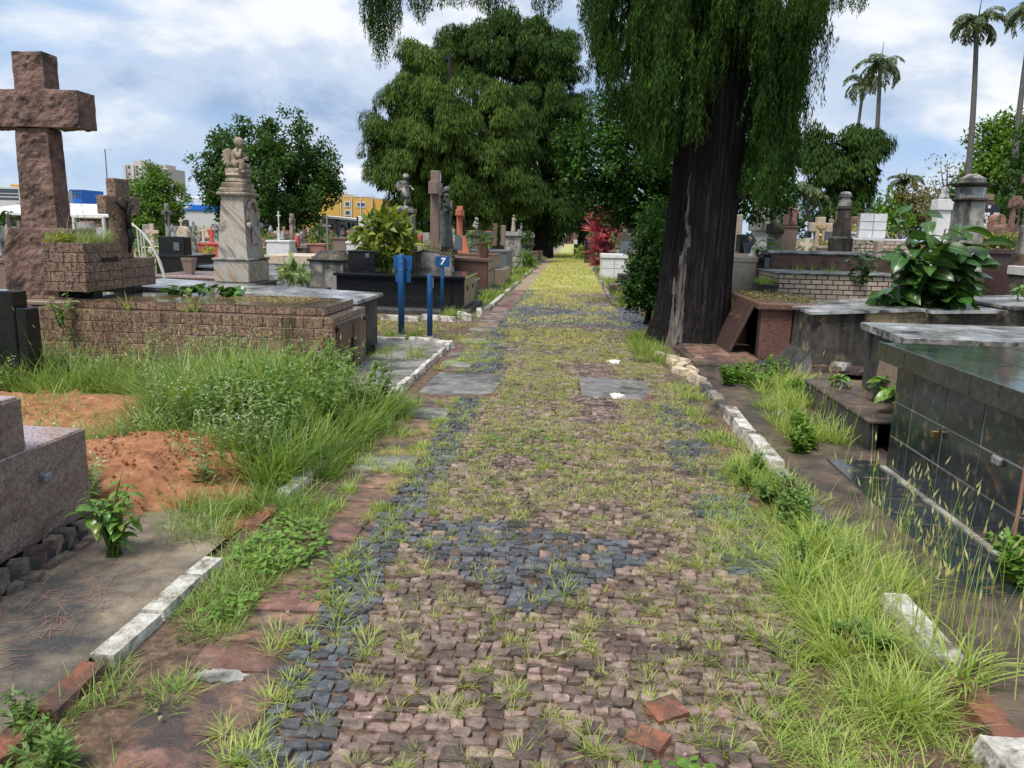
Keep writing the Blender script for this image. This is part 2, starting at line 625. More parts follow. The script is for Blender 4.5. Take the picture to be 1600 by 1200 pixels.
M['marble_white'] = stone('weathered_white_marble', (.24, .245, .25), (.50, .50, .50), 4, .34, .15, 30, stain=((.05, .05, .052), 3.0, .53), wet=.05)
M['marble_edge'] = stone('dirty_marble_edge', (.12, .115, .105), (.40, .38, .35), 14, .7, .4, 40, stain=((.03, .03, .03), 9, .50))
M['marble_vein'] = stone('veined_cream_marble', (.50, .46, .38), (.36, .28, .19), 5.5, .6, .15, 40, stretch=(1.0, 1.0, 2.6), stain=((.045, .042, .038), 3.0, .67), streak=((.14, .12, .095), 6, .60))


def veined(name):
    t = NT(name)
    mp = t.n.new('ShaderNodeMapping')
    mp.inputs['Rotation'].default_value = (radians(38), radians(-40), radians(20))
    t.l.new(t.pos, mp.inputs[0])
    m2 = t.n.new('ShaderNodeMapping')
    m2.inputs['Scale'].default_value = (.7, .7, 6)
    t.l.new(mp.outputs[0], m2.inputs[0])
    n = t.n.new('ShaderNodeTexNoise')
    n.inputs['Scale'].default_value = 2.6
    n.inputs['Detail'].default_value = 7
    n.inputs['Distortion'].default_value = .6
    t.l.new(m2.outputs[0], n.inputs['Vector'])
    col = t.ramp(n.outputs['Fac'], [(.34, (.17, .155, .135)), (.46, (.36, .325, .27)), (.54, (.42, .385, .325)), (.62, (.31, .215, .125)), (.72, (.38, .32, .24))])
    col = t.mix(t.ramp(t.noise(3.2, 7, .7), [(.58, 0.0), (.70, 1.0)]), col, (.06, .057, .052))
    col = t.mix(t.ramp(t.noise(6, 6, .65, (1, 1, .13)), [(.58, 0.0), (.72, .8)]), col, (.10, .088, .072))
    t.bump(t.noise(40, 5, .65), .2, .01)
    return t.done(col, .6)


M['marble_vein'] = veined('veined_cream_marble')
M['statue'] = stone('weathered_statue_stone', (.22, .175, .13), (.42, .345, .26), 9, .9, .4, 40, stain=((.07, .058, .046), 5, .56))
M['statue_grey'] = stone('grey_statue_stone', (.20, .19, .18), (.46, .44, .41), 9, .9, .4, 40, stain=((.05, .048, .045), 6, .52))
M['statue_dark'] = stone('dark_bronze_statue', (.065, .068, .066), (.15, .15, .14), 9, .7, .3, 40)
M['brick_beige'] = stone('beige_face_brick', (.52, .39, .29), (.68, .54, .42), 20, .6, .2, 60, stain=((.22, .16, .11), 6, .66), var=.12)
M['cream_tile'] = stone('cream_tile', (.46, .36, .26), (.60, .50, .38), 12, .45, .1, 30, stain=((.22, .16, .11), 5, .64))
M['white_tile'] = stone('white_tile', (.60, .60, .60), (.74, .74, .74), 8, .3, .05, 30, stain=((.36, .34, .31), 3, .64), var=.05)
M['wall_brown'] = stone('mossy_brown_render', (.12, .068, .050), (.22, .135, .10), 5, .9, .4, 30, stain=((.07, .055, .042), 3.5, .56))
M['paint_red'] = stone('faded_red_paint', (.38, .060, .040), (.52, .12, .08), 8, .7, .2, 40, stain=((.17, .045, .035), 5, .62))
M['paint_orange'] = stone('orange_red_granite', (.42, .105, .055), (.52, .17, .09), 10, .6, .1, 40)
M['door_brown'] = stone('rusty_brown_metal_door', (.085, .038, .032), (.135, .066, .055), 7, .42, .12, 50, stain=((.055, .028, .022), 3.5, .57), streak=((.17, .085, .05), 6, .66))
M['metal_dark'] = plain('dark_metal', (.04, .035, .03), .5, .6)
M['brass'] = plain('tarnished_brass', (.28, .20, .10), .4, .9)
M['gold'] = plain('gilt_bronze', (.60, .42, .12), .35, .9)
M['metal_white'] = plain('white_painted_metal', (.72, .69, .62), .5)
M['post_blue'] = stone('glossy_blue_paint', (.004, .062, .19), (.008, .092, .25), 5, .3, .04, 30, stain=((.05, .06, .075), 9, .70))
M['letter_white'] = plain('white_lettering', (.80, .82, .84), .5)
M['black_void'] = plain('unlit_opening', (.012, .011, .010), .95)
M['terracotta'] = stone('terracotta_pot', (.26, .115, .085), (.36, .18, .135), 10, .6, .1, 40)
M['patch_white'] = stone('mottled_white', (.62, .60, .56), (.80, .78, .74), 14, .9, .4, 40, stain=((.40, .37, .33), 9, .6))
M['water'] = plain('shallow_rain_water', (.035, .032, .030), .03, 0, .8, .1)


def bark_mat():
    t = NT('dark_fibrous_bark')
    n = t.noise(24, 8, .74, (1, 1, .05), dist=.25)
    col = t.ramp(n, [(.36, (.0025, .002, .0025)), (.50, (.0095, .0075, .0075)), (.64, (.058, .046, .040))])
    col = t.mix(t.ramp(t.noise(5, 4, .6, (1, 1, .09), (4, 2, 0)), [(.60, 0.0), (.72, .5)]), col, (.10, .08, .07))
    pl_ = t.noise(9, 6, .7, (1, 1, .22), (7, 3, 1), .5)
    col = t.mix(t.ramp(pl_, [(.44, 0.0), (.56, .75)]), col, (.006, .005, .005))
    t.bump(pl_, .8, .06, t.bump(n, .9, .05))
    return t.done(col, .85, .3)


M['bark_dark'] = bark_mat()
M['deadwood'] = stone('pale_dead_wood', (.07, .054, .046), (.29, .24, .205), 30, .8, .9, 50, stretch=(1, 1, .06), streak=((.03, .024, .02), 16, .52), bdist=.03)
M['bark'] = stone('brown_bark', (.040, .030, .024), (.12, .095, .075), 20, .9, .7, 40, stretch=(1, 1, .12))
M['palm_bark'] = stone('grey_palm_bark', (.075, .068, .066), (.15, .14, .135), 6, .9, .3, 20, stretch=(1, 1, 3))


def soil_mat(name, a, b, c):
    t = NT(name)
    n = t.noise(9, 8, .7)
    col = t.ramp(n, [(.3, a), (.55, b), (.75, c)])
    t.bump(t.noise(30, 8, .7), .9, .03)
    return t.done(col, .95, .2)


M['soil_red'] = soil_mat('turned_red_soil', (.20, .082, .038), (.40, .185, .095), (.54, .31, .18))


def ground_mat():
    """ground of the graveyard: trodden earth, sand and thin grass"""
    t = NT('graveyard_earth')
    col = t.ramp(t.noise(1.3, 8, .68), [(.30, (.115, .078, .055)), (.50, (.20, .15, .105)), (.68, (.30, .245, .185))])
    gr = t.ramp(t.noise(.5, 8, .7, off=(2, 7, 0)), [(.43, 0.0), (.56, 1.0)])
    gcol = t.ramp(t.noise(14, 5, .7), [(.3, (.045, .075, .020)), (.7, (.125, .165, .045))])
    col = t.mix(gr, col, gcol)
    t.bump(t.noise(22, 8, .7), .8, .03)
    return t.done(col, .95, .2)


def road_mat():
    """earth that fills the joints; far off, the setts and the yellow grass between them"""
    t = NT('road_bed_earth')
    d = t.ramp(t.noise(16, 8, .75), [(.36, (.050, .032, .024)), (.5, (.12, .076, .052)), (.66, (.25, .16, .11))])
    v = t.vor(9.5, 'F1', (1, .8, 1), 'Color')
    e = t.vor(9.5, 'DISTANCE_TO_EDGE', (1, .8, 1))
    st = t.mix(t.ramp(v, [(.2, 0.0), (.8, 1.0)]), (.12, .088, .078), (.25, .19, .165))
    far = t.mix(t.ramp(e, [(.03, 0.0), (.09, 1.0)]), (.09, .07, .05), st)
    g = t.ramp(t.noise(2.6, 7, .72, off=(1, 2, 0)), [(.30, 0.0), (.46, .92)])
    gc = t.ramp(t.noise(18, 4, .7), [(.3, (.24, .25, .065)), (.7, (.50, .48, .18))])
    far = t.mix(g, far, gc)
    sp = t.n.new('ShaderNodeSeparateXYZ')
    t.l.new(t.pos, sp.inputs[0])
    mr = t.n.new('ShaderNodeMapRange')
    mr.inputs['From Min'].default_value = 13
    mr.inputs['From Max'].default_value = 22
    t.l.new(sp.outputs['Y'], mr.inputs[0])
    side = t.math('ADD', t.ramp(t.math('MULTIPLY', sp.outputs['X'], -1.0), [(.0, 0.0), (1.0, 0.0)]), t.math('GREATER_THAN', t.math('ABSOLUTE', t.math('ADD', sp.outputs['X'], .19)), 1.03))
    pink = t.ramp(t.noise(7, 6, .7), [(.3, (.17, .11, .085)), (.7, (.36, .26, .21))])
    far = t.mix(t.math('MULTIPLY', side, .85), far, pink)
    col = t.mix(mr.outputs[0], d, far)
    t.bump(t.noise(40, 8, .7), .7, .02)
    return t.done(col, .85, .3)


M['ground'] = ground_mat()
M['road'] = road_mat()

M['grass_y'] = leafmat('yellow_green_path_grass', [(.12, .19, .032), (.24, .32, .060), (.38, .42, .12), (.38, .33, .17)], .6, .35)
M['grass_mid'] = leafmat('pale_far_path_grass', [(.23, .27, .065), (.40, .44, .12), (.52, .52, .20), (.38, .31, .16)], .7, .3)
M['grass_g'] = leafmat('fresh_green_grass', [(.050, .110, .018), (.115, .21, .036), (.20, .31, .062), (.29, .36, .11)], .5, .35)
M['grass_l'] = leafmat('bright_verge_grass', [(.10, .19, .026), (.20, .32, .046), (.30, .42, .078), (.42, .45, .16)], .5, .38)
M['grass_far'] = leafmat('bright_far_grass', [(.10, .17, .025), (.18, .26, .045), (.25, .30, .07)], .6, .3)  # bright green of the distant verges
M['straw'] = leafmat('dry_grass', [(.26, .20, .10), (.38, .31, .18), (.20, .15, .08)], .7, .25)
M['seed'] = leafmat('grass_seed_heads', [(.36, .40, .13), (.50, .50, .22), (.55, .48, .26)], .7, .35)
M['weed'] = leafmat('weed_leaves', [(.050, .115, .024), (.11, .20, .042), (.18, .27, .07)], .5, .3)
M['weed_light'] = leafmat('grey_green_weed', [(.12, .19, .060), (.19, .27, .095), (.28, .34, .15)], .6, .3)
M['petal'] = plain('white_petals', (.72, .74, .70), .7)
M['clover'] = leafmat('bright_creeper_leaves', [(.060, .135, .020), (.115, .22, .034), (.17, .28, .05)], .45, .3)
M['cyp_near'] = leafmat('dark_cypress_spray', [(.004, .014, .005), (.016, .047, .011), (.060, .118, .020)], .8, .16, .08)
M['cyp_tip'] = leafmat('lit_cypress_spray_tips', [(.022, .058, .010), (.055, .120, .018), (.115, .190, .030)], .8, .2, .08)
M['cyp_front'] = leafmat('olive_cypress_spray', [(.008, .022, .004), (.031, .066, .013), (.100, .152, .028)], .8, .12, .08)
M['cyp_back'] = leafmat('deep_green_cypress_spray', [(.005, .015, .004), (.018, .044, .009), (.056, .100, .020)], .8, .12, .08)
M['tree_dark'] = leafmat('dark_glossy_leaves', [(.005, .018, .005), (.020, .058, .010), (.062, .15, .018)], .55, .2, .2)
M['tree_mid'] = leafmat('mid_green_leaves', [(.012, .036, .008), (.034, .082, .016), (.070, .135, .028)], .6, .25, .2)
M['tree_light'] = leafmat('light_green_leaves', [(.028, .075, .010), (.075, .165, .020), (.14, .24, .034)], .6, .28, .2)
M['tree_olive'] = leafmat('olive_leaves', [(.06, .075, .025), (.12, .13, .045), (.20, .15, .06)], .6, .25)
M['tree_grey'] = leafmat('thin_grey_leaves', [(.10, .12, .09), (.17, .19, .14), (.22, .22, .18)], .7, .2)
M['leafy_yellow'] = leafmat('yellow_green_shrub_leaves', [(.020, .060, .010), (.06, .13, .018), (.15, .21, .03), (.28, .30, .06)], .45, .28, .3)
M['palm'] = leafmat('palm_leaflets', [(.040, .075, .030), (.075, .120, .050), (.15, .17, .085)], .5, .2)
M['hedge'] = leafmat('yellow_green_shrub', [(.12, .17, .030), (.22, .27, .05), (.32, .33, .08)], .5, .25)
M['big_leaf'] = None
M['red_leaf'] = leafmat('crimson_cordyline_leaves', [(.08, .008, .022), (.27, .014, .075), (.50, .045, .16), (.66, .28, .36)], .45, .25)


def bigleaf_mat(name, a, b, vein):
    """large glossy leaf with a paler midrib and side veins; the mesh carries uv"""
    t = NT(name)
    uv = t.n.new('ShaderNodeUVMap')
    sp = t.n.new('ShaderNodeSeparateXYZ')
    t.l.new(uv.outputs[0], sp.inputs[0])
    u = t.math('ABSOLUTE', t.math('SUBTRACT', sp.outputs['X'], .5))
    rib = t.ramp(u, [(.0, 1.0), (.045, 0.0)])
    w = t.math('FRACT', t.math('MULTIPLY', t.math('SUBTRACT', sp.outputs['Y'], t.math('MULTIPLY', u, .7)), 9.0))
    side = t.ramp(w, [(.0, .5), (.10, 0.0), (.92, 0.0), (1.0, .5)])
    col = t.mix(t.noise(6, 4, .6), a, b)
    col = t.vary(col, .32, None, .02)
    col = t.mix(t.math('MAXIMUM', rib, t.math('MULTIPLY', side, .6)), col, vein)
    t.done(col, .28, .5)
    tr = t.n.new('ShaderNodeBsdfTranslucent')
    t.l.new(t.mix(1.0, col, (1.5, 1.6, .5), 'MULTIPLY'), tr.inputs[0])
    ms = t.n.new('ShaderNodeMixShader')
    ms.inputs[0].default_value = .22
    t.l.new(t.bs.outputs[0], ms.inputs[1])
    t.l.new(tr.outputs[0], ms.inputs[2])
    t.l.new(ms.outputs[0], t.n['Material Output'].inputs['Surface'])
    return t.m


M['big_leaf'] = bigleaf_mat('rubber_plant_leaf', (.020, .060, .014), (.055, .13, .026), (.18, .28, .09))
M['leaf_light'] = bigleaf_mat('light_green_leaf', (.075, .165, .024), (.16, .28, .045), (.28, .38, .12))
M['roof_white'] = plain('white_sheet_roof', (.66, .68, .70), .5, 0, .5, .05)
M['wall_white'] = plain('white_far_wall', (.58, .58, .57), .8, 0, .3, .08)
M['wall_yellow'] = plain('ochre_yellow_wall', (.62, .37, .085), .8, 0, .3, .06)
M['wall_tower'] = plain('pale_tower_wall', (.50, .44, .40), .8, 0, .3, .06)
M['wall_blue'] = plain('saturated_blue_band', (.010, .15, .60), .6, 0, .4, .03)
M['wall_grey'] = plain('grey_far_wall', (.15, .16, .165), .8, 0, .3, .1)
M['glass_far'] = plain('dark_window_glass', (.05, .065, .085), .15, 0, .6, .1)
M['roof_tile'] = plain('brown_tile_roof', (.22, .12, .08), .8)
M['pole_grey'] = plain('galvanised_pole', (.24, .25, .27), .5, .3)


# ------------------------------------------------------------------ ground, road, pavements, kerbs
def sheet(name, poly, z, mat, kind='structure', parent=None, n=1):
    me = bpy.data.meshes.new(name)
    me.from_pydata([(x, y, z) for x, y in poly], [], [tuple(range(len(poly)))])
    o = link(name, me, mat, parent)
    if kind: o['kind'] = kind
    return o


def interp(x, pts):
    return float(np.interp(x, [p[0] for p in pts], [p[1] for p in pts]))


XL, XR = -1.65, 1.44
sheet('ground', [(-1500, -300), (1500, -300), (1500, 3000), (-1500, 3000)], -.03, M['ground'])
road = sheet('road', [(XL - .05, -2), (XR + .05, -2), (XR + .05, 112), (XL - .05, 112)], 0.0, M['road'])
lane = sheet('side_lane', [(-45, 10.55), (XL - .054, 10.55), (XL - .054, 13.6), (-45, 13.3)], -.006, M['road'])

GX = [(0, -.90), (2, -.94), (3.3, -1.05), (5.2, -.99), (7.5, -1.08), (10.4, -1.22), (14, -1.22), (30, -1.2)]


def zone(x, y):
    g = interp(y, GX)
    nz = mnoise.noise(Vector((x * 2.2, y * 2.2, 3.3)))
    if -1.43 < x < -.70 + .05 * nz and 7.22 < y < 8.42: return None
    if .10 < x < .86 + .1 * nz and 7.45 < y < 8.5: return None
    if x < g: return None
    if y > 10.5 and x > 1.0: return 'basalt' if 13 < y < 17 else None
    if x > 1.12 + .06 * nz: return None
    if y < 2.9 and x > .62 + .12 * nz + (y - 2) * .3: return None
    if x < g + .23 + .05 * nz: return 'basalt'
    if 1.05 * abs(x + .14) + 2.99 + .10 * nz < y < 3.90 + .30 * nz - .25 * max(0, x) and x < .42 and random.random() < .93: return 'basalt'
    if .78 + .14 * nz < x and 3.5 < y < 7.2 and random.random() < .85 and nz < .3: return 'basalt'
    if 13.2 + .5 * nz < y < 17.5 + nz and nz > -.35: return 'basalt'
    if 8.6 < y < 10.6 and x < g + .38: return 'basalt'
    return 'sett'


def sett_shape(x0, x1, y0, y1, top, seed):
    r = random.Random(seed)
    g = r.uniform(.0015, .0045)
    j = min(x1 - x0, y1 - y0) * .20
    J = lambda: r.uniform(-j, j)
    cs = [(x0 + g + J(), y0 + g + J()), (x1 - g + J(), y0 + g + J()), (x1 - g + J(), y1 - g + J()), (x0 + g + J(), y1 - g + J())]
    ring = []
    for k in range(4):
        a, b = cs[k], cs[(k + 1) % 4]
        t = r.uniform(.04, .20)
        u = r.uniform(.80, .96)
        for q in (t, u):
            ring.append((a[0] + (b[0] - a[0]) * q, a[1] + (b[1] - a[1]) * q))
    mx, my = (x0 + x1) / 2, (y0 + y1) / 2
    tx, ty = r.uniform(-.10, .10), r.uniform(-.13, .13)
    ins = r.uniform(.89, .96)
    v, n = [], 8
    for (x, y) in ring: v.append((x, y, -.03))
    for (x, y) in ring: v.append((x, y, top - .005 + tx * (x - mx) + ty * (y - my) + r.uniform(-.003, .002)))
    for (x, y) in ring:
        x2, y2 = mx + (x - mx) * ins, my + (y - my) * ins
        v.append((x2, y2, top + tx * (x2 - mx) + ty * (y2 - my) + r.uniform(-.003, .003)))
    f = []
    for lv in (0, 1):
        for k in range(n):
            k2 = (k + 1) % n
            f.append((lv * n + k, lv * n + k2, (lv + 1) * n + k2, (lv + 1) * n + k))
    v.append((mx, my, top + r.uniform(-.001, .004)))
    for k in range(n):
        f.append((2 * n + k, 2 * n + (k + 1) % n, 3 * n))
    return v, f


def in_frame(p, m=10):
    q = RM.transposed() @ (Vector(p) - Vector((0, 0, EYE)))
    if q.z > -.1: return False
    x, y = 800 - F * q.x / q.z, 600 + F * q.y / q.z
    return -m < x < 1600 + m and -m < y < 1200 + m


setts = []
y, row = 1.55, 0
while y < 21.5:
    hgt = random.uniform(.036, .062) * (1 if y < 9 else 1.5)
    x = -1.32 + random.uniform(0, .08)
    while x < 1.32:
        w = random.uniform(.040, .088) * (1 if y < 9 else 1.5)
        mx, my = x + w / 2, y + hgt / 2
        wob = .06 * sin(mx * 2.1 + y * .35) + .07 * mnoise.noise(Vector((mx * 1.6, y * 1.1, 8))) + random.uniform(-.011, .011)
        k = zone(mx, my + wob)
        if k and random.random() > (.045 if k == 'sett' else .03):
            top = .014 + .007 * mnoise.noise(Vector((mx * 2, my * 2, 1))) + random.uniform(-.005, .005)
            setts.append((x, x + w, y + wob, y + wob + hgt, top, k, random.random()))
        x += w
    y += hgt
    row += 1
setts.sort(key=lambda s: s[0] ** 2 + s[2] ** 2)
near = [s for s in setts if in_frame(((s[0] + s[1]) / 2, (s[2] + s[3]) / 2, 0))][:290]
nearset = set(id(s) for s in near)
for s in near:
    v, f = sett_shape(*s[:5], s[6])
    cx, cy = (s[0] + s[1]) / 2, (s[2] + s[3]) / 2
    me = bpy.data.meshes.new('paving_stone')
    me.from_pydata([(p[0] - cx, p[1] - cy, p[2]) for p in v], [], f)
    o = link('paving_stone', me, M['sett' if s[5] == 'sett' else 'basalt'], road)
    o.location = (cx, cy, 0)
rv, rf, rm = [], [], []
for s in setts:
    if id(s) in nearset: continue
    v, f = sett_shape(*s[:5], s[6])
    o = len(rv)
    rv += v
    rf += [tuple(i + o for i in q) for q in f]
    rm += [0 if s[5] == 'sett' else 1] * len(f)
me = bpy.data.meshes.new('paving_stones')
me.from_pydata(rv, [], rf)
me.materials.append(M['sett'])
me.materials.append(M['basalt'])
me.polygons.foreach_set('material_index', rm)
o = link('sett_paving', me, None, road)
o['kind'] = 'stuff'


def flat_slab(name, x0, x1, y0, y1, top, mat, parent, seed, bot=-.03, jit=.02):
    r = random.Random(seed)
    n, m = 5, 4
    mb = MB()
    J = lambda: r.uniform(-jit, jit)
    c = [(x0 + J(), y0 + J()), (x1 + J(), y0 + J()), (x1 + J(), y1 + J()), (x0 + J(), y1 + J())]
    tx, ty = r.uniform(-.03, .03), r.uniform(-.03, .03)
    v, f = [], []
    for i in range(n + 1):
        for k in range(m + 1):
            u, w = i / n, k / m
            px = (c[0][0] * (1 - u) + c[1][0] * u) * (1 - w) + (c[3][0] * (1 - u) + c[2][0] * u) * w
            py = (c[0][1] * (1 - u) + c[1][1] * u) * (1 - w) + (c[3][1] * (1 - u) + c[2][1] * u) * w
            e = (i in (0, n)) or (k in (0, m))
            px += r.uniform(-.006, .006)
            py += r.uniform(-.006, .006)
            z = top + tx * (px - (x0 + x1) / 2) + ty * (py - (y0 + y1) / 2) + .006 * mnoise.noise(Vector((px * 6, py * 6, seed))) - (.006 if e else 0)
            v.append((px, py, z))
    for i in range(n):
        for k in range(m):
            a = i * (m + 1) + k
            f.append((a, a + m + 1, a + m + 2, a + 1))
    loop = [i * (m + 1) for i in range(n + 1)] + [n * (m + 1) + k for k in range(1, m + 1)] + [i * (m + 1) + m for i in range(n - 1, -1, -1)] + [k for k in range(m - 1, 0, -1)]
    b0 = len(v)
    for q in loop: v.append((v[q][0], v[q][1], bot))
    L = len(loop)
    for k in range(L):
        f.append((loop[k], b0 + k, b0 + (k + 1) % L, loop[(k + 1) % L]))
    mb.add(v, f)
    return part(name, mb, mat, parent)


y, q = 1.5, 0
while y < 21:
    L = random.uniform(.20, .42)
    g = interp(y, GX)
    if not 7.05 < y + L / 2 < 8.4:
        x0 = g - random.uniform(.34, .46) + (.02 if y > 4 else 0)
        m = M['slab_red'] if random.random() < (2 if y < 4.4 else .8) else M['concrete']
        flat_slab('gutter_slab', x0, g - .012, y, y + L - .014, .012 + random.uniform(-.008, .006), m, road, q)
    y += L
    q += 1
y = 3.9
while y < 13:
    L = random.uniform(.35, .75)
    if random.random() < .85:
        flat_slab('gutter_slab', 1.14 + random.uniform(-.03, .05), 1.40, y, y + L - .02, .006 + random.uniform(-.006, .006), M['slab_red'] if random.random() < .6 else M['pave_brown'], road, 100 + q)
    y += L
    q += 1
flat_slab('concrete_patch', -1.44, -.72, 7.24, 8.40, .013, M['wet_concrete'], road, 201, jit=.05)
flat_slab('concrete_patch', .12, .86, 7.47, 8.48, .014, M['wet_concrete'], road, 202, jit=.04)
flat_slab('concrete_patch', .85, 1.42, 7.7, 9.4, .004, M['pave_brown'], road, 203, jit=.05)
flat_slab('concrete_patch', .70, 1.36, 1.75, 2.35, -.004, M['pavement'], road, 204, jit=.06)
# two loose red brick pieces and a third flat one near the bottom edge
for (px, py, ang, sx, sy, dz) in ((1040, 1118, .5, .062, .05, .03), (1012, 1160, -.55, .062, .045, .02), (1128, 1116, .2, .06, .045, .006)):
    x, y = P(px, py)
    mb = MB().rough(-sx, sx, -sy, sy, -.03, dz, .005, .022, 14)
    o = part('loose_brick', mb, M['red_kerb'], road, local=True)
    o.location, o.rotation_euler = (x, y, .004), (.08, -.05, ang)
for (px, py, s_) in ((960, 567, .10), (964, 621, .085)):  # two thin irregular white patches lying on the paving
    x, y = P(px, py)
    mb = MB()
    pts = [(cos(a) * s_ * random.uniform(.5, 1.2), sin(a) * s_ * 1.3 * random.uniform(.5, 1.2)) for a in np.linspace(0, 2 * pi, 19)[:-1]]
    mb.hexa([(x + a, y + b, .006) for a, b in pts], [(x + a * .9, y + b * .9, .0225 + random.uniform(0, .004)) for a, b in pts])
    part('pale_patch', mb, M['patch_white'], road)
x, y = P(345, 1062)
pts = [(x + cos(a) * .10 * random.uniform(.7, 1.1), y + sin(a) * .055 * random.uniform(.6, 1.1)) for a in np.linspace(0, 2 * pi, 23)[:-1]]
part('pale_patch', MB().hexa([(a, b, .006) for a, b in pts], [(a, b, .0185) for a, b in pts]), M['cement_grey'], road)
# pavements
LP = sheet('left_pavement', [(-2.9, .3), (XL - .05, .3), (XL - .05, 3.55), (-2.0, 3.95), (-2.9, 3.95)], .03, M['pavement'])
LP2 = bpy.data.objects.new('left_pavement', None)
mb = MB().prism([(-2.42, 6.9), (XL - .06, 6.7), (XL - .06, 10.3), (-1.95, 10.62), (-2.75, 10.52), (-2.42, 9.4)], 'z', -.03, .055)
part('left_pavement', mb, M['concrete'])['kind'] = 'structure'
bpy.data.objects.remove(LP2)
mb = MB().prism([(XR + .06, 1.6), (3.6, 1.6), (3.6, 3.3), (2.4, 3.38), (2.4, 8.1), (3.2, 9.2), (3.2, 10.2), (XR + .06, 9.2)], 'z', -.03, .05)
right_pav = part('right_pavement', mb, M['pave_brown'])
right_pav['kind'] = 'structure'

# kerbs
kerb = thing('kerb', 'low kerb of broken white painted stones along both sides of the path', 'kerb', (XL, 2, 0))
kerb['kind'] = 'structure'


def kerbstone(x0, x1, y0, y1, h, mat, rot=0, tip=0):
    mb = MB().rough(x0, x1, y0, y1, -.05, h, .008 if y1 - y0 > .7 else (.012 if y1 < 4 else .018), .035, 11, (.82, .95))
    if rot or tip:
        c = Vector(((x0 + x1) / 2, (y0 + y1) / 2, 0))
        mb.xf(Matrix.Translation(c) @ Matrix.Rotation(rot, 4, 'Z') @ Matrix.Rotation(tip, 4, 'Y') @ Matrix.Translation(-c))
    return part('kerb_stone', mb, mat, kerb)


for (y0, y1, h, m) in ((1.35, 1.72, .045, 'red_kerb'), (1.80, 2.06, .05, 'red_kerb'), (2.10, 2.40, .045, 'red_kerb'), (2.43, 2.76, .045, 'white_kerb'), (2.765, 3.10, .048, 'white_kerb'), (3.12, 3.32, .042, 'white_kerb'),
                       (3.75, 4.1, .03, 'red_kerb'), (4.2, 4.9, .05, 'white_kerb'), (5.0, 5.7, .05, 'white_kerb'), (6.3, 6.68, .09, 'white_kerb')):
    kerbstone(XL - .06, XL + .055, y0, y1, h, M[m], random.uniform(-.05, .05))
for y0 in np.arange(6.8, 10.2, .56):
    kerbstone(XL - .05, XL + .03, y0, y0 + random.uniform(.42, .545), random.uniform(.065, .085), M['white_kerb'], random.uniform(-.02, .02))
for (x, y, r) in ((-1.78, 10.47, .9), (-2.05, 10.66, 1.3), (-2.55, 10.60, 1.65)):
    kerbstone(x - .055, x + .055, y - .24, y + .24, .085, M['white_kerb'], r)
for (y0, y1, h, m) in ((2.20, 2.66, .06, 'red_kerb'), (2.70, 3.24, .10, 'white_kerb'), (3.3, 3.9, .08, 'concrete'), (4.0, 4.6, .07, 'concrete'), (4.65, 5.15, .07, 'concrete'),
                       (5.18, 5.95, .10, 'white_kerb'), (5.98, 6.9, .10, 'white_kerb'), (6.94, 7.6, .075, 'pavement'), (7.64, 8.25, .07, 'concrete')):
    kerbstone(XR - .05, XR + .075, y0, y1, h, M[m], random.uniform(-.03, .03))
for k, (x, y, r, t) in enumerate(((1.42, 8.45, .3, .1), (1.40, 8.75, -.2, .25), (1.30, 8.95, .4, -.1), (1.43, 9.05, .1, .3), (1.36, 9.3, -.5, .1), (1.28, 9.55, .2, 0), (1.30, 9.85, .7, .2), (1.18, 10.1, .2, .1), (1.44, 9.62, .9, .2))):
    kerbstone(x - .06, x + .06, y - .12, y + .12, .09, M['yellow_brick'], r, t)
for k, (x, y, r) in enumerate(((-5.2, 13.15, 1.57), (-4.45, 13.16, 1.57), (-3.7, 13.18, 1.55), (-2.98, 13.30, 1.4), (-2.35, 13.55, 1.1), (-1.95, 14.1, .45), (-1.78, 14.85, .15))):
    kerbstone(x - .055, x + .055, y - .36, y + .36, .085, M['white_kerb'], r)
for y0 in np.arange(15.3, 34, .92):
    if random.random() < .8: kerbstone(XL - .10, XL + .02, y0, y0 + .9, .07, M['white_kerb'] if random.random() < .55 else M['concrete'])
    if random.random() < .8: kerbstone(*((XR - .05, XR + .08) if y0 < 17 else (.88, 1.0)), y0, y0 + .9, .07, M['slab_red'] if random.random() < .5 else M['concrete'])
mb = MB().box(XL - .10, XL, 34, 108, -.05, .06).box(.88, .98, 34, 108, -.05, .06)
part('distant_kerb', mb, M['concrete'], kerb)


x, y = P(1590, 1190, .05)
mb = MB().rough(x - .10, x + .30, y - .3, y + .10, -.02, .085, .02, .04, 10, (.9, .9))
part('kerb_stone', mb, M['white_kerb'], kerb)


# soil heap of a fresh grave
def heap(name, cx, cy, rx, ry, h, mat, label, cat, n=60):
    v, f = [], []
    for i in range(n + 1):
        for k in range(n + 1):
            u, w = 2 * i / n - 1, 2 * k / n - 1
            r = sqrt(u * u + w * w)
            x, y = rx * u, ry * w
            z = h * max(0, 1 - r * r) ** .8
            nz = mnoise.fractal(Vector((cx + x, cy + y, 0)) * 5, 1, 2, 5)
            z += (.045 * nz + .03 * abs(mnoise.noise(Vector((x * 17, y * 17, 2)))) + .012 * mnoise.noise(Vector((x * 40, y * 40, 5)))) * min(1, max(0, 1.15 - r) * 3) - .02
            v.append((x, y, z))
    for i in range(n):
        for k in range(n):
            a = i * (n + 1) + k
            f.append((a, a + n + 1, a + n + 2, a + 1))
    me = bpy.data.meshes.new(name)
    me.from_pydata(v, [], f)
    o = link(name, me, mat, None, True)
    o.location = (cx, cy, 0)
    return tag(o, label, cat)


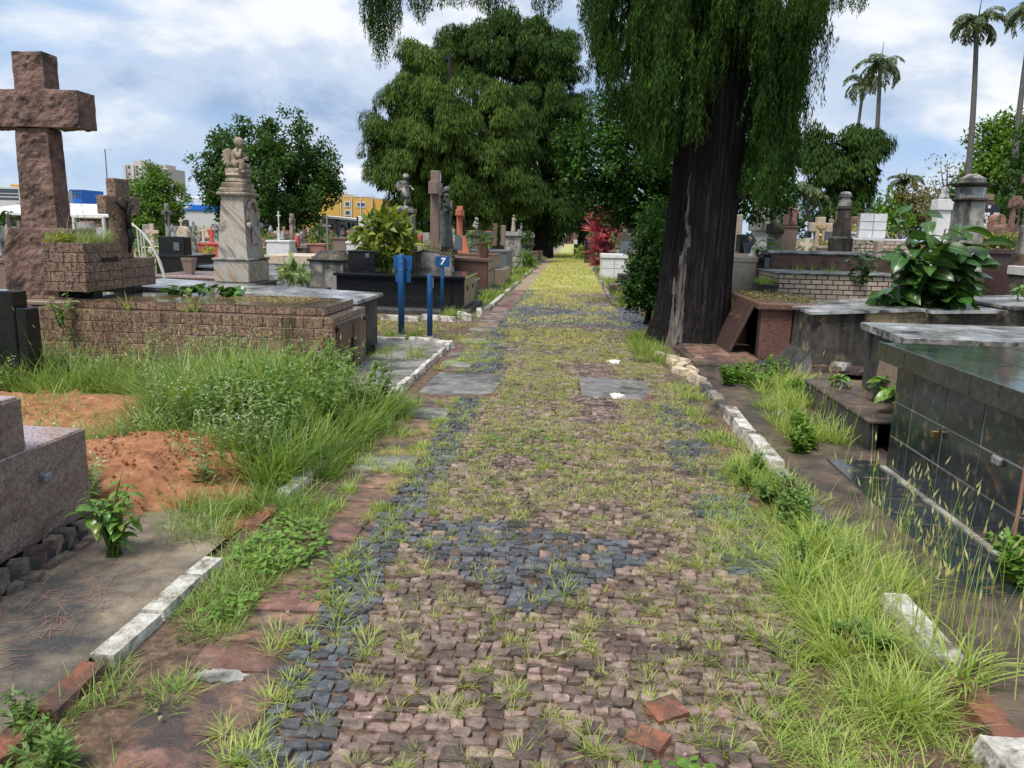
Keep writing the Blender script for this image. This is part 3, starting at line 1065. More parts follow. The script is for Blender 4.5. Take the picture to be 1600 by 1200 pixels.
heap('soil_mound', -2.66, 4.5, .84, .86, .23, M['soil_red'], 'heap of turned orange-red soil beside the pink granite block, weeds growing round it', 'soil mound')
heap('soil_mound', -4.1, 6.05, 1.6, .62, .12, M['soil_red'], 'low strip of bare orange soil in the grass before the brown tiled tomb', 'soil mound')
mb = MB()
for k in range(420):
    a, r = random.uniform(0, 2 * pi), sqrt(random.random()) * 1.02
    x, y = -2.66 + .80 * r * cos(a), 4.5 + .82 * r * sin(a)
    z = .23 * max(0, 1 - r * r) ** .8
    s_ = random.uniform(.005, .02) * (1.8 if r > .85 and k % 7 == 0 else 1)
    p = [Vector(d) * s_ * random.uniform(.6, 1.2) + Vector((x, y, z + .012)) for d in ((1, 0, 0), (0, 1, 0), (-1, 0, 0), (0, -1, 0), (0, 0, 1), (0, 0, -1))]
    mb.add(p, [(0, 1, 4), (1, 2, 4), (2, 3, 4), (3, 0, 4), (1, 0, 5), (2, 1, 5), (3, 2, 5), (0, 3, 5)])
part('soil_clods', mb, M['soil_red'])['kind'] = 'stuff'
o = sheet('bare_soil', [(-3.2, 3.3), (-1.75, 3.5), (-1.7, 4.6), (-1.72, 5.6), (-3.0, 6.4), (-5.5, 6.7), (-5.5, 5.4), (-3.4, 5.2)], -.022, M['soil_red'])


# ------------------------------------------------------------------ building pieces
_tm = {}


def tile_mesh(sx, sy, sz, mat, name='tile', b=.0022):
    k = (round(sx, 3), round(sy, 3), round(sz, 3), mat.name, name)
    if k not in _tm:
        mb = MB().box(-sx / 2, sx / 2, -sy / 2, sy / 2, -sz / 2, sz / 2, b)
        me = bpy.data.meshes.new(name)
        me.from_pydata(mb.v, [], mb.f)
        me.materials.append(mat)
        _tm[k] = me
    return _tm[k]


def tiles(parent, axis, sgn, const, u0, u1, v0, v1, tw, th, mat, name='tile', gap=.0075, bond=.5, proud=.004, skip=0.0, thick=.02):
    """courses of single tiles or bricks laid on a face of a core; axis = the face's normal"""
    o0 = origin(parent)
    rows = max(1, int(round((v1 - v0) / th)))
    rh = (v1 - v0) / rows
    for r in range(rows):
        off = (r % 2) * bond * tw
        u = u0 - off
        while u < u1 - .005:
            a, b = max(u, u0), min(u + tw, u1)
            u += tw
            if b - a < .025 or random.random() < skip: continue
            w = b - a - gap
            c, cv = (a + b) / 2, v0 + (r + .5) * rh
            if axis == 'y':
                me = tile_mesh(w, thick, rh - gap, mat, name)
                loc = (c, const + sgn * (proud - thick / 2), cv)
            elif axis == 'x':
                me = tile_mesh(thick, w, rh - gap, mat, name)
                loc = (const + sgn * (proud - thick / 2), c, cv)
            else:
                me = tile_mesh(w, rh - gap, thick, mat, name)
                loc = (c, cv, const + sgn * (proud - thick / 2))
            o = bpy.data.objects.new(name, me)
            COL.objects.link(o)
            o.parent = parent
            j = random.uniform(-.0015, .0015)
            o.location = (loc[0] - o0.x + (j if axis == 'x' else 0), loc[1] - o0.y + (j if axis == 'y' else 0), loc[2] - o0.z + (j if axis == 'z' else 0))


def crucifix(parent, c, s, axis, mat):
    """small figure with outstretched arms fixed to a cross; axis = the way it faces ('x' or '-y')"""
    x, y, z = c
    mb = MB()
    if axis == 'x':
        T = lambda u, v, w: (x + w * s, y + u * s, z + v * s)
    else:
        T = lambda u, v, w: (x + u * s, y - w * s, z + v * s)
    mb.tube([T(0, .36, .06), T(0, .2, .10), T(.01, 0, .08), T(.02, -.2, .09)], [.035 * s, .085 * s, .065 * s, .07 * s], 8)
    mb.tube([T(.02, -.2, .09), T(.03, -.42, .15), T(0, -.78, .06)], [.07 * s, .055 * s, .03 * s], 8)
    mb.tube([T(-.02, -.2, .09), T(-.03, -.44, .13), T(0, -.78, .06)], [.06 * s, .05 * s, .03 * s], 8)
    for q in (-1, 1):
        mb.tube([T(.06 * q, .26, .08), T(.24 * q, .33, .08), T(.42 * q, .47, .04)], [.04 * s, .03 * s, .02 * s], 6)
    mb.lathe(*T(.02, 0, .12)[:2], [(.0 * s, z + .34 * s), (.055 * s, z + .38 * s), (.062 * s, z + .44 * s), (.03 * s, z + .50 * s)], 8)
    return part('crucifix', mb, mat, parent, True)


def cross_mb(cx, cy, z0, h, w, t, d, arm=.68, along='x', ah=None):
    """upright and cross arm, butted together"""
    ah = ah or t
    za = z0 + h * arm
    mb = MB()
    bx = (lambda u0, u1, a, b, dd: mb.box(cx + u0, cx + u1, cy - dd, cy + dd, a, b, .012)) if along == 'x' else (lambda u0, u1, a, b, dd: mb.box(cx - dd, cx + dd, cy + u0, cy + u1, a, b, .012))
    bx(-t / 2, t / 2, z0, z0 + h, d / 2)
    bx(-w / 2, -t / 2, za - ah / 2, za + ah / 2, d / 2 - .003)
    bx(t / 2, w / 2, za - ah / 2, za + ah / 2, d / 2 - .003)
    return mb


def grave_cross(name, label, cx, cy, z0, h, w, t, d, mat, arm=.68, along='x', fig=None, group=None, base=None):
    c = thing(name, label, 'cross', (cx, cy, z0 - (base[2] if base else 0)), group)
    if base:
        part('base', MB().box(cx - base[0], cx + base[0], cy - base[1], cy + base[1], z0 - base[2], z0, .01), mat, c)
    part('shaft', MB().box(cx - t / 2 if along == 'x' else cx - d / 2, cx + t / 2 if along == 'x' else cx + d / 2, cy - d / 2 if along == 'x' else cy - t / 2, cy + d / 2 if along == 'x' else cy + t / 2, z0, z0 + h, .01), mat, c)
    za = z0 + h * arm
    for s in (-1, 1):
        u0, u1 = sorted((s * t / 2, s * w / 2))
        k = d / 2 - .003
        if along == 'x': mb = MB().box(cx + u0, cx + u1, cy - k, cy + k, za - t / 2, za + t / 2, .01)
        else: mb = MB().box(cx - k, cx + k, cy + u0, cy + u1, za - t / 2, za + t / 2, .01)
        part('arm', mb, mat, c)
    if fig:
        if along == 'x': crucifix(c, (cx, cy - d / 2, z0 + h * .62), h * .36, '-y', fig)
        else: crucifix(c, (cx + d / 2, cy, z0 + h * .62), h * .36, 'x', fig)
    return c


def box_tomb(label, x0, x1, y0, y1, h, mat, lidmat=None, lid=.05, over=.03, step=0, z0=-.03, name='tomb', group=None, b=.008):
    t = thing(name, label, 'tomb', ((x0 + x1) / 2, (y0 + y1) / 2, z0), group)
    if step:
        part('base_step', MB().box(x0 - step, x1 + step, y0 - step, y1 + step, z0, z0 + .12, .01), mat, t)
    part('body', MB().box(x0, x1, y0, y1, z0 + (.12 if step else 0), h - lid, b), mat, t)
    part('lid', MB().box(x0 - over, x1 + over, y0 - over, y1 + over, h - lid, h, b), lidmat or mat, t)
    return t


def pot(label, cx, cy, z0, h, r0, r1, mat, n=4, name='planter_pot', group=None, rim=True):
    t = thing(name, label, 'flower pot', (cx, cy, z0), group)
    ph = pi / 4 if n == 4 else 0
    part('body', MB().lathe(cx, cy, [(r0, z0), (r1, z0 + h * .86)], n, ph=ph), mat, t)
    part('rim', MB().lathe(cx, cy, [(r1 * 1.08, z0 + h * .86), (r1 * 1.1, z0 + h), (r1 * .88, z0 + h), (r1 * .86, z0 + h * .9)], n, ph=ph), mat, t)
    return t


# ------------------------------------------------------------------ left: pink granite block in the corner
t = thing('granite_tomb', 'big pink granite block tomb with rough sides in the bottom left corner', 'tomb', (-3.1, 2.2, 0))
part('plinth', MB().rough(-4.2, -2.36, .6, 3.70, -.03, .085, .012, .06, 13), M['cement_dark'], t)
for yy in np.arange(1.5, 3.72, .115):
    for (xx, dz) in ((-2.40, .085), (-2.345, .02)):
        a, b, c_ = random.uniform(.035, .055), random.uniform(.04, .062), random.uniform(.028, .045)
        mb = MB().rough(-a, a, -b, b, -c_, c_, .012, .03, 20, (.8, .8)).xf(Matrix.Translation((xx + random.uniform(-.01, .01), yy + random.uniform(-.02, .02), dz)) @ Matrix.Rotation(random.uniform(-.5, .5), 4, 'Z'))
        part('stone', mb, M['pavement'] if random.random() < .6 else M['sett'], t)
part('body', MB().rough(-4.1, -2.45, .6, 3.63, .105, .55, .013, .05, 16), M['granite_pink'], t)
part('top', MB().box(-4.09, -2.462, .62, 3.618, .535, .558, .004), M['granite_top'], t)
part('upper_block', MB().rough(-4.1, -2.462, .8, 3.22, .559, .80, .018, .05, 12), M['granite_pink'], t)
part('upper_top', MB().box(-4.08, -2.475, .82, 3.205, .795, .812, .004), M['granite_top'], t)
part('bracket', MB().box(-2.455, -2.43, 3.26, 3.29, .395, .42, .004).box(-2.43, -2.405, 3.25, 3.30, .39, .43, .006), M['pole_grey'], t)

# ------------------------------------------------------------------ left: brown tiled tomb
x0, x1, y0, y1 = -5.62, -2.41, 7.63, 8.86
tt = thing('tiled_tomb', 'low tomb faced with mottled brown tiles, wet top, brown metal doors at its end', 'tomb', (-4, 8.2, -.03))
part('core', MB().box(x0, x1, y0, y1, -.03, .675, .004), M['grout_dark'], tt)
tiles(tt, 'y', -1, y0, x0, x1 + .004, .0, .68, .215, .113, M['tile_brown'])
tiles(tt, 'x', 1, x1, y0, 7.70, .0, .68, .10, .113, M['tile_brown'], bond=0)
tiles(tt, 'x', 1, x1, 7.70, y1, .615, .68, .115, .065, M['tile_brown'], bond=0)
tiles(tt, 'x', 1, x1, 8.80, y1, .0, .61, .10, .113, M['tile_brown'], bond=0)
part('ledge_top', MB().box(x0, x1, y0 + .004, y1, .675, .684, .002), M['tiletop'], tt)
part('upper_core', MB().box(-5.2, -2.535, 7.755, 8.80, .684, .764, .003), M['grout_dark'], tt)
tiles(tt, 'y', -1, 7.755, -5.2, -2.53, .686, .769, .215, .083, M['tile_brown'])
tiles(tt, 'x', 1, -2.535, 7.755, 8.80, .686, .769, .118, .083, M['tile_brown'], bond=0)
part('wet_top', MB().box(-5.2, -2.53, 7.75, 8.80, .764, .776, .002), M['tiletop'], tt)
for (a, b) in ((7.735, 8.262), (8.268, 8.785)):
    d = part('door', MB().box(x1 - .02, x1 + .012, a, b, .02, .595, .004), M['door_brown'], tt)
    part('panel', MB().box(x1 + .012, x1 + .02, a + .05, b - .05, .34, .555, .003).box(x1 + .012, x1 + .02, a + .05, b - .05, .06, .30, .003), M['door_brown'], d)
    part('hinge', MB().box(x1 + .012, x1 + .03, (a if a < 8 else b) - .02, (a if a < 8 else b) + .02, .53, .57, .003), M['metal_dark'], d)
part('handle', MB().box(x1 + .012, x1 + .03, 8.245, 8.285, .29, .40, .004).tube([(x1 + .03, 8.265, .38), (x1 + .05, 8.27, .36), (x1 + .045, 8.275, .31), (x1 + .028, 8.27, .30)], .009, 6), M['metal_dark'], tt)
part('door_frame', MB().box(x1 - .01, x1 + .016, 7.71, 8.80, .597, .614, .003), M['cement_grey'], tt)

# planter with cross on top of it
pl = thing('tiled_planter', 'tall brown tiled planter box standing on small feet on the tiled tomb', 'planter', (-5.28, 8.3, .776))
X = -5.05
part('core', MB().box(X - .46, X, 7.70, 8.36, .852, 1.35, .004), M['grout_dark'], pl)
part('low_core', MB().box(X - .46, X, 8.362, 9.05, .852, 1.17, .004), M['grout_dark'], pl)
tiles(pl, 'y', -1, 7.70, X - .46, X + .004, .852, 1.36, .155, .102, M['tile_brown'])
tiles(pl, 'x', 1, X, 7.70, 8.36, .852, 1.36, .165, .102, M['tile_brown'])
tiles(pl, 'x', 1, X, 8.363, 9.05, .852, 1.175, .165, .108, M['tile_brown'])
part('soil', MB().box(X - .42, X - .03, 7.74, 8.33, 1.34, 1.352, .003), M['soil_red'], pl)
for yy in (7.84, 8.62):
    part('foot', MB().box(X - .42, X - .02, yy, yy + .16, .776, .852, .004), M['granite_black'], pl)
part('plaque', MB().box(X + .004, X + .018, 8.0, 8.28, 1.155, 1.205, .004), M['granite_black'], pl)
gc = thing('tiled_cross', 'brown tiled cross with a dark crucifix rising from the planter box', 'cross', (X - .1, 8.6, 1.17))
cxx = X - .10
part('shaft', MB().box(cxx - .055, cxx + .055, 8.42, 8.70, 1.17, 2.06, .006), M['tile_brown'], gc)
part('arm', MB().box(cxx - .052, cxx + .052, 8.22, 8.419, 1.665, 1.865, .006), M['tile_brown'], gc)
part('arm', MB().box(cxx - .052, cxx + .052, 8.701, 8.90, 1.665, 1.865, .006), M['tile_brown'], gc)
crucifix(gc, (cxx + .055, 8.56, 1.60), .46, 'x', M['metal_dark'])

# ------------------------------------------------------------------ left: big rough granite cross
bc = thing('stone_cross', 'huge rough hewn reddish granite cross on a stone base at the left edge', 'cross', (-6.7, 9.5, -.03))
YC = 9.36


def shoulder(p):
    t_ = (p.z - 1.12) / .34
    if t_ > 0: p.x = -6.70 + (p.x + 6.70) * (1 - .24 * t_ * t_) if p.x < -6.7 else p.x
    return p


part('plinth', MB().rough(-7.35, -5.72, YC - .42, YC + .9, -.03, .54, .03, .06, 7), M['granite_red'], bc)
part('plinth_top', MB().box(-7.30, -5.76, YC - .36, YC + .85, .545, .60, .012), M['granite_tan'], bc)
part('base', MB().rough(-7.13, -6.26, YC - .12, YC + .46, .60, 1.47, .03, .05, 7, fn=shoulder), M['granite_red'], bc)
part('shaft', MB().rough(-6.94, -6.46, YC, YC + .30, 1.47, 2.69, .026, .045, 7, (.88, .95)), M['granite_red'], bc)
part('arm', MB().rough(-7.42, -6.04, YC - .035, YC + .33, 2.69, 3.13, .026, .045, 7), M['granite_red'], bc)
part('head', MB().rough(-6.87, -6.47, YC + .01, YC + .30, 3.13, 3.57, .026, .045, 7), M['granite_red'], bc)

# ------------------------------------------------------------------ left: black stepped stone at the picture's edge
t = thing('black_tomb', 'black stepped granite headstone cut by the left edge of the view', 'tomb', (-5.3, 6.9, -.03))
(ax, az), (bx_, bz) = W(18, 455, 6.75), W(38, 482, 6.75)
part('headstone', MB().box(ax - .9, ax, 6.75, 6.95, -.03, az, .01), M['granite_black'], t)
part('step', MB().box(ax + .001, bx_, 6.76, 6.95, -.03, bz, .01), M['granite_black'], t)

# ------------------------------------------------------------------ left: marble pedestal with a seated child, tilted slab
st = thing('slab_tomb', 'dark tomb under a tilted wet marble slab behind the tiled tomb', 'tomb', (-3.7, 9.8, -.03))
part('body', MB().hexa([(-5.6, 9.05, -.03), (-2.62, 9.05, -.03), (-2.62, 10.25, -.03), (-5.6, 10.25, -.03)], [(-5.6, 9.05, .79), (-2.62, 9.05, .69), (-2.62, 10.25, .69), (-5.6, 10.25, .79)]), M['cement_dark'], st)
part('slab', MB().hexa([(-5.65, 9.02, .792), (-2.55, 9.02, .688), (-2.55, 10.3, .688), (-5.65, 10.3, .792)], [(-5.65, 9.02, .832), (-2.55, 9.02, .728), (-2.55, 10.3, .728), (-5.65, 10.3, .832)]), M['marble_white'], st)

cx, cy = -4.67, 10.68
pd = thing('marble_pedestal', 'tall tapering veined marble pedestal with an arched niche and cornice', 'pedestal', (cx, cy, .0))
part('foundation', MB().box(cx - .32, cx + .32, 10.305, cy + .46, -.03, .80, .01), M['cement_dark'], pd)
part('base', MB().box(cx - .25, cx + .25, cy - .36, cy + .36, .80, 1.10, .012), M['marble_vein'], pd)
part('base_moulding', MB().box(cx - .265, cx + .265, cy - .38, cy + .38, 1.10, 1.13, .01), M['cement_grey'], pd)
part('shaft', MB().hexa([(cx - .21, cy - .30, 1.13), (cx + .21, cy - .30, 1.13), (cx + .21, cy + .30, 1.13), (cx - .21, cy + .30, 1.13)], [(cx - .165, cy - .21, 1.97), (cx + .14, cy - .21, 1.97), (cx + .14, cy + .22, 1.97), (cx - .165, cy + .22, 1.97)]), M['marble_vein'], pd)
mb = MB()
pts = [(cx + .172, cy + .02 + .18 * cos(a), 1.68 + .23 * sin(a)) for a in np.linspace(-.25, pi + .25, 15)]
mb.tube(pts, .028, 8)
part('niche_arch', mb, M['marble_vein'], pd, True)
mb = MB().lathe(cx + .20, cy - .18, [(.02, 1.53), (.04, 1.55), (.04, 1.60), (.02, 1.62)], 10).lathe(cx + .20, cy + .21, [(.02, 1.53), (.04, 1.55), (.04, 1.60), (.02, 1.62)], 10)
part('scroll', mb, M['marble_vein'], pd, True)
part('plaque', MB().box(cx + .195, cx + .225, cy - .10, cy + .14, 1.32, 1.56, .012), M['marble_vein'], pd)
part('cornice', MB().box(cx - .215, cx + .19, cy - .26, cy + .27, 1.97, 2.02, .016).box(cx - .185, cx + .16, cy - .22, cy + .23, 2.02, 2.08, .012).box(cx - .165, cx + .14, cy - .19, cy + .20, 2.08, 2.15, .01), M['statue'], pd)
part('upper_base', MB().lathe(cx - .012, cy + .02, [(.15, 2.15), (.175, 2.17), (.16, 2.20), (.145, 2.22), (.17, 2.25), (.155, 2.28)], 20), M['statue'], pd)

# ------------------------------------------------------------------ blue posts
def blue_post(cx, cy, h, r, label, extra=None):
    t = thing('blue_post', label, 'post', (cx, cy, .0))
    part('pole', MB().lathe(cx, cy, [(r, -.03), (r, h - .004), (r * .92, h)], 20), M['post_blue'], t, True)
    part('footing', MB().rough(cx - r * 2, cx + r * 2, cy - r * 2, cy + r * 2, -.03, .018 + .05 * (cy < 12), .012, .03, 14), M['concrete'], t)
    for z_ in (.90, 1.02):
        if h > 1 or z_ < .95: part('bolt', MB().lathe(0, 0, [(.011, 0), (.011, .008), (.006, .010)], 6).xf(Matrix.Translation((cx + .015, cy - r - .001, h - .1 - (1.02 - z_))) @ Matrix.Rotation(pi / 2, 4, 'X')), M['pole_grey'], t)
    return t


bp = blue_post(-2.46, 11.02, 1.225, .047, 'tall blue post carrying two angled blank blue plates at its top')
part('plate', MB().box(-.135, .135, -.012, .012, -.105, .105, .003).xf(Matrix.Translation((-2.45, 11.085, 1.10)) @ Matrix.Rotation(.10, 4, 'Z')), M['post_blue'], bp)
part('plate', MB().box(-.115, .115, -.012, .012, -.105, .105, .003).xf(Matrix.Translation((-2.445, 11.082, .93)) @ Matrix.Rotation(-.12, 4, 'Z')), M['post_blue'], bp)
bp = blue_post(-2.035, 10.99, .955, .040, 'short bare blue post on the pavement corner')
part('clip', MB().box(-1.995, -1.985, 10.97, 11.01, .76, .90, .002), M['pole_grey'], bp)
bp = blue_post(-2.435, 14.42, .93, .033, 'blue post with the small number seven sign, farthest of the three')
part('sign_plate', MB().box(-2.565, -2.29, 14.375, 14.392, .905, 1.10, .004), M['post_blue'], bp)


def text_part(body, size, loc, mat, parent, depth=.0015):
    cu = bpy.data.curves.new('lettering', 'FONT')
    cu.body = body
    cu.size = size
    cu.align_x, cu.align_y = 'CENTER', 'CENTER'
    cu.extrude = depth
    cu.offset = .008
    cu.shear = .18
    tmp = bpy.data.objects.new('lettering', cu)
    COL.objects.link(tmp)
    dg = bpy.context.evaluated_depsgraph_get()
    me = bpy.data.meshes.new_from_object(tmp.evaluated_get(dg))
    bpy.data.objects.remove(tmp)
    o = link('lettering', me, mat, parent)
    o0 = origin(parent)
    o.location = Vector(loc) - o0
    o.rotation_euler = (pi / 2, 0, 0)
    return o


text_part('7', .165, (-2.43, 14.372, 1.0), M['letter_white'], bp, .003)

# ------------------------------------------------------------------ left across the lane: black polished tomb
t = thing('black_granite_tomb', 'long polished black granite tomb with a two door end facing the path', 'tomb', (-3.4, 15.9, -.03))
part('platform', MB().box(-5.2, -1.98, 14.55, 17.1, -.03, .06, .01), M['cement_dark'], t)
part('body', MB().box(-4.65, -2.12, 15.0, 16.75, .06, .645, .006), M['granite_black'], t)
part('lid', MB().box(-4.70, -2.075, 14.95, 16.80, .645, .70, .008), M['granite_black'], t)
for (a, b) in ((15.06, 15.86), (15.88, 16.68)):
    d = part('end_panel', MB().box(-2.12, -2.10, a, b, .08, .63, .004), M['granite_tan'], t)
    part('pull', MB().box(-2.10, -2.085, (a + b) / 2 - .07, (a + b) / 2 + .07, .40, .48, .003), M['metal_dark'], d)
pt = thing('black_planter', 'square black granite planter with an oval photo on the black tomb', 'planter', (-4.2, 15.5, .70))
part('body', MB().box(-4.47, -3.93, 15.22, 15.8, .70, 1.10, .006), M['granite_black'], pt)
part('rim', MB().box(-4.49, -3.91, 15.20, 15.82, 1.10, 1.135, .006), M['granite_black'], pt)
part('photo_plate', MB().box(-4.12, -4.04, 15.205, 15.219, 1.0, 1.08, .004), M['granite_grey'], pt)
t = thing('grey_tomb', 'square grey tomb with a black sloping cap left of the black planter', 'tomb', (-5.4, 16.0, -.03))
(a, za), (b, zb) = W(484, 440, 15.8), W(536, 408, 15.8)
part('body', MB().box(a, b, 15.8, 16.7, -.03, zb - .02, .008), M['cement_grey'], t)
part('cornice', MB().box(a - .04, b + .04, 15.76, 16.74, zb - .02, zb + .02, .008), M['granite_black'], t)
part('cap', MB().frus((a + b) / 2, 16.25, zb + .02, zb + .20, (b - a) / 2 - .02, .42, (b - a) / 2 - .17, .26), M['cement_black'], t)
part('book', MB().box(a + .08, b - .20, 15.28, 15.62, .30, .36, .01), M['cement_dark'], t)
part('front_slab', MB().box(a - .35, b + .05, 14.95, 15.78, -.03, .30, .01), M['cement_dark'], t)

# brown granite tombs along the left of the path
t = thing('brown_granite_tomb', 'brown speckled granite tomb with tan doors beside the path behind the black one', 'tomb', (-3.5, 20.5, -.03))
part('platform', MB().box(-5.4, -1.95, 19.6, 22.1, -.03, .09, .01), M['cement_dark'], t)
part('body', MB().box(-4.75, -2.2, 19.9, 21.5, .09, .80, .006), M['granite_brown'], t)
part('lid', MB().box(-4.80, -2.16, 19.85, 21.55, .80, .875, .008), M['granite_brown'], t)
for (a, b) in ((19.95, 20.68), (20.70, 21.45)):
    d = part('end_panel', MB().box(-2.2, -2.18, a, b, .11, .78, .004), M['granite_tan'], t)
    part('pull', MB().box(-2.18, -2.165, (a + b) / 2 - .07, (a + b) / 2 + .07, .50, .60, .003), M['metal_dark'], d)
pot('brown hexagonal granite pot with a green plant on the brown tomb', W(755, 395, 20.6)[0], 20.6, .875, .42, .13, .19, M['granite_brown'], 6)
t = box_tomb('reddish granite tomb with a low front step behind the brown granite tomb', -5.2, -2.25, 22.3, 23.9, .92, M['granite_tan'], M['granite_brown'], .07)
part('front_block', MB().box(-2.24, -1.95, 22.3, 24.2, -.03, .50, .01), M['granite_tan'], t)
t = box_tomb('blue grey granite tomb on the left verge beyond the reddish one', -4.4, -2.25, 26.6, 28.6, .92, M['granite_grey'], M['granite_grey'], .06)
pot('square blue grey granite vase on the blue grey tomb', -3.0, 27.3, .92, .62, .14, .20, M['granite_grey'], 4)
t = box_tomb('light topped low stone tomb with a curved back slab behind the black tomb', -4.0, -2.3, 17.3, 18.9, .45, M['cement_grey'], M['marble_white'], .05)
t = thing('curved_headstone', 'pale grey headstone with a low curved top above the black tomb', 'headstone', (-3.6, 17.3, -.03))
pts = [W(x, y, 17.2) for x, y in ((648, 432), (648, 399), (662, 394), (680, 396), (698, 400), (705, 404), (705, 432))]
part('slab', MB().prism(pts, 'y', 17.2, 17.34), M['cement_grey'], t)
part('coping', MB().tube([(p[0], 17.27, p[1] + .02) for p in pts[1:-1]], .045, 8), M['cement_black'], t)
for k in range(2):
    solo('leaning_board', MB().box(-.04, .04, -.02, .02, 0, .62, .004).xf(Matrix.Translation((-2.75 + .12 * k, 17.45, .42)) @ Matrix.Rotation(-.35, 4, 'Y')), M['white_tile'],
         ['narrow white board leaning behind the number seven sign, the left one', 'narrow white board leaning behind the number seven sign, the right one'][k], 'board')

# ------------------------------------------------------------------ right: dark green tiled tomb
gt = thing('green_tiled_tomb', 'dark green marbled tile tomb with a glossy wet tiled top at the right edge', 'tomb', (3.0, 4.6, 0))
GXL, GY0, GY1, GXR = 2.215, 3.74, 5.30, 3.95
part('core', MB().box(GXL, GXR, GY0, GY1, .05, .775, .003), M['grout'], gt)
tiles(gt, 'x', -1, GXL, GY0, GY1, .055, .77, .425, .24, M['tile_green'], bond=0, gap=.010)
tiles(gt, 'y', -1, GY0, GXL, GXR, .055, .77, .425, .24, M['tile_green'], bond=0, gap=.010)
tiles(gt, 'y', 1, GY1, GXL, GXR, .055, .77, .425, .24, M['tile_green'], bond=0, gap=.010)
part('rim_core', MB().box(GXL - .045, GXR + .03, GY0 - .045, GY1 + .26, .776, .888, .003), M['grout_dark'], gt)
tiles(gt, 'x', -1, GXL - .045, GY0 - .05, GY1 + .26, .776, .905, .285, .129, M['rim_green'], 'rim_tile', bond=0, gap=.005)
tiles(gt, 'y', -1, GY0 - .045, GXL - .045, GXR, .776, .905, .285, .129, M['rim_green'], 'rim_tile', bond=0, gap=.005)
part('top_bed', MB().box(GXL - .035, GXR + .02, GY0 - .035, GY1 + .25, .888, .893, .001), M['grout'], gt)
tiles(gt, 'z', 1, .893, GXL - .035, GXR + .02, GY0 - .03, GY1 + .25, .42, .42, M['greentop'], 'top_tile', bond=0, gap=.016, proud=.006, thick=.012)
part('edge_strip', MB().box(GXL - .02, GXL - .006, GY0 - .020, GY0 - .006, .055, .775, .002), M['terracotta'], gt)
part('fixing', MB().box(GXL - .05, GXL - .006, 4.60, 4.64, .455, .50, .005), M['brass'], gt)
part('fixing', MB().box(GXL - .03, GXL - .006, 3.92, 4.0, .49, .535, .008), M['statue_grey'], gt)
part('foot_mortar', MB().rough(GXL - .045, GXL - .004, 3.76, 5.3, .045, .075, .006, .05, 12), M['cement_grey'], gt)
ft = thing('tiled_floor_border', 'strip of dark marbled floor tiles beside the green tiled tomb', 'floor border', (2.0, 4.4, .05))
part('bed', MB().box(1.86, 2.20, 3.36, 5.46, .0, .056, .003), M['grout_dark'], ft)
tiles(ft, 'z', 1, .056, 1.86, 2.20, 3.37, 5.45, .34, .43, M['tile_green'], 'floor_tile', bond=0, gap=.006, proud=.006, thick=.012)

# ------------------------------------------------------------------ right: low black box, marble slab tomb behind
t = thing('low_black_plinth', 'low black cement box with an open dark end below the marble slab tomb', 'plinth', (2.44, 6.6, .02))
part('side_wall', MB().box(2.255, 2.33, 5.78, 7.42, .02, .255, .008), M['cement_dark'], t)
part('top', MB().box(2.245, 2.66, 5.76, 7.44, .255, .285, .008), M['pave_brown'], t)
part('back_wall', MB().box(2.58, 2.65, 5.9, 7.42, .02, .254, .008), M['cement_dark'], t)
part('end_wall', MB().box(2.331, 2.579, 7.3, 7.42, .02, .254, .008), M['cement_dark'], t)
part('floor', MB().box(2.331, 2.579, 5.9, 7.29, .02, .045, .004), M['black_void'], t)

t = thing('marble_slab_tomb', 'black sided tomb under a thick wet white marble slab behind the green tiles', 'tomb', (3.9, 6.6, .0))
part('body', MB().box(2.66, 5.2, 6.2, 7.05, .0, .80, .01), M['cement_dark'], t)
mb = MB().hexa([(2.575, 6.12, .805), (5.3, 6.02, .815), (5.3, 7.16, .825), (2.60, 7.12, .815)], [(2.575, 6.12, .862), (5.3, 6.02, .872), (5.3, 7.16, .882), (2.60, 7.12, .872)])
part('slab_edge', mb, M['marble_edge'], t)
mb = MB().hexa([(2.583, 6.13, .8625), (5.29, 6.03, .8725), (5.29, 7.15, .8825), (2.607, 7.11, .8725)], [(2.586, 6.133, .866), (5.29, 6.033, .876), (5.29, 7.147, .886), (2.61, 7.107, .876)])
part('slab_top', mb, M['marble_white'], t)
part('corner_post', MB().box(2.645, 2.70, 6.98, 7.06, .28, .79, .01), M['cement_dark'], t)
o = solo('stone_plaque', MB().box(-.012, .012, -.22, .22, -.14, .14, .004).xf(Matrix.Translation((2.62, 6.42, .56)) @ Matrix.Rotation(.10, 4, 'Y')), M['granite_tan'], 'loose grey brown stone plaque leaning on the black side under the marble slab', 'plaque')

# ------------------------------------------------------------------ right: blackened cement tomb with broken slab
t = thing('cement_tomb', 'blackened cement tomb with rounded corner and cracked pale slab, rubber plant on it', 'tomb', (4.8, 10.0, .0))
arc = [(2.86 + .14 - .14 * cos(a), 9.33 + .14 - .14 * sin(a)) for a in np.linspace(0, pi / 2, 6)]
loop = arc + [(6.6, 9.40), (6.6, 10.75), (2.86, 10.75)]
part('body', MB().hexa([(x, y, .05) for x, y in loop], [(x, y, .715 + (x - 2.86) * .055) for x, y in loop]), M['cement_black'], t)
mb = MB()
for (xa, xb, dz, tilt) in ((2.80, 4.12, 0, 0), (4.16, 5.0, -.02, -.02), (5.06, 6.9, .0, .0)):
    za, zb = .722 + (xa - 2.8) * .057 + dz, .722 + (xb - 2.8) * .057 + dz + tilt
    m = MB().hexa([(xa, 9.25, za), (xb, 9.31, zb), (xb + .05, 10.82, zb), (xa + .02, 10.84, za)], [(xa, 9.25, za + .032), (xb, 9.31, zb + .032), (xb + .05, 10.82, zb + .032), (xa + .02, 10.84, za + .032)])
    part('slab_piece', m, M['marble_white'], t)
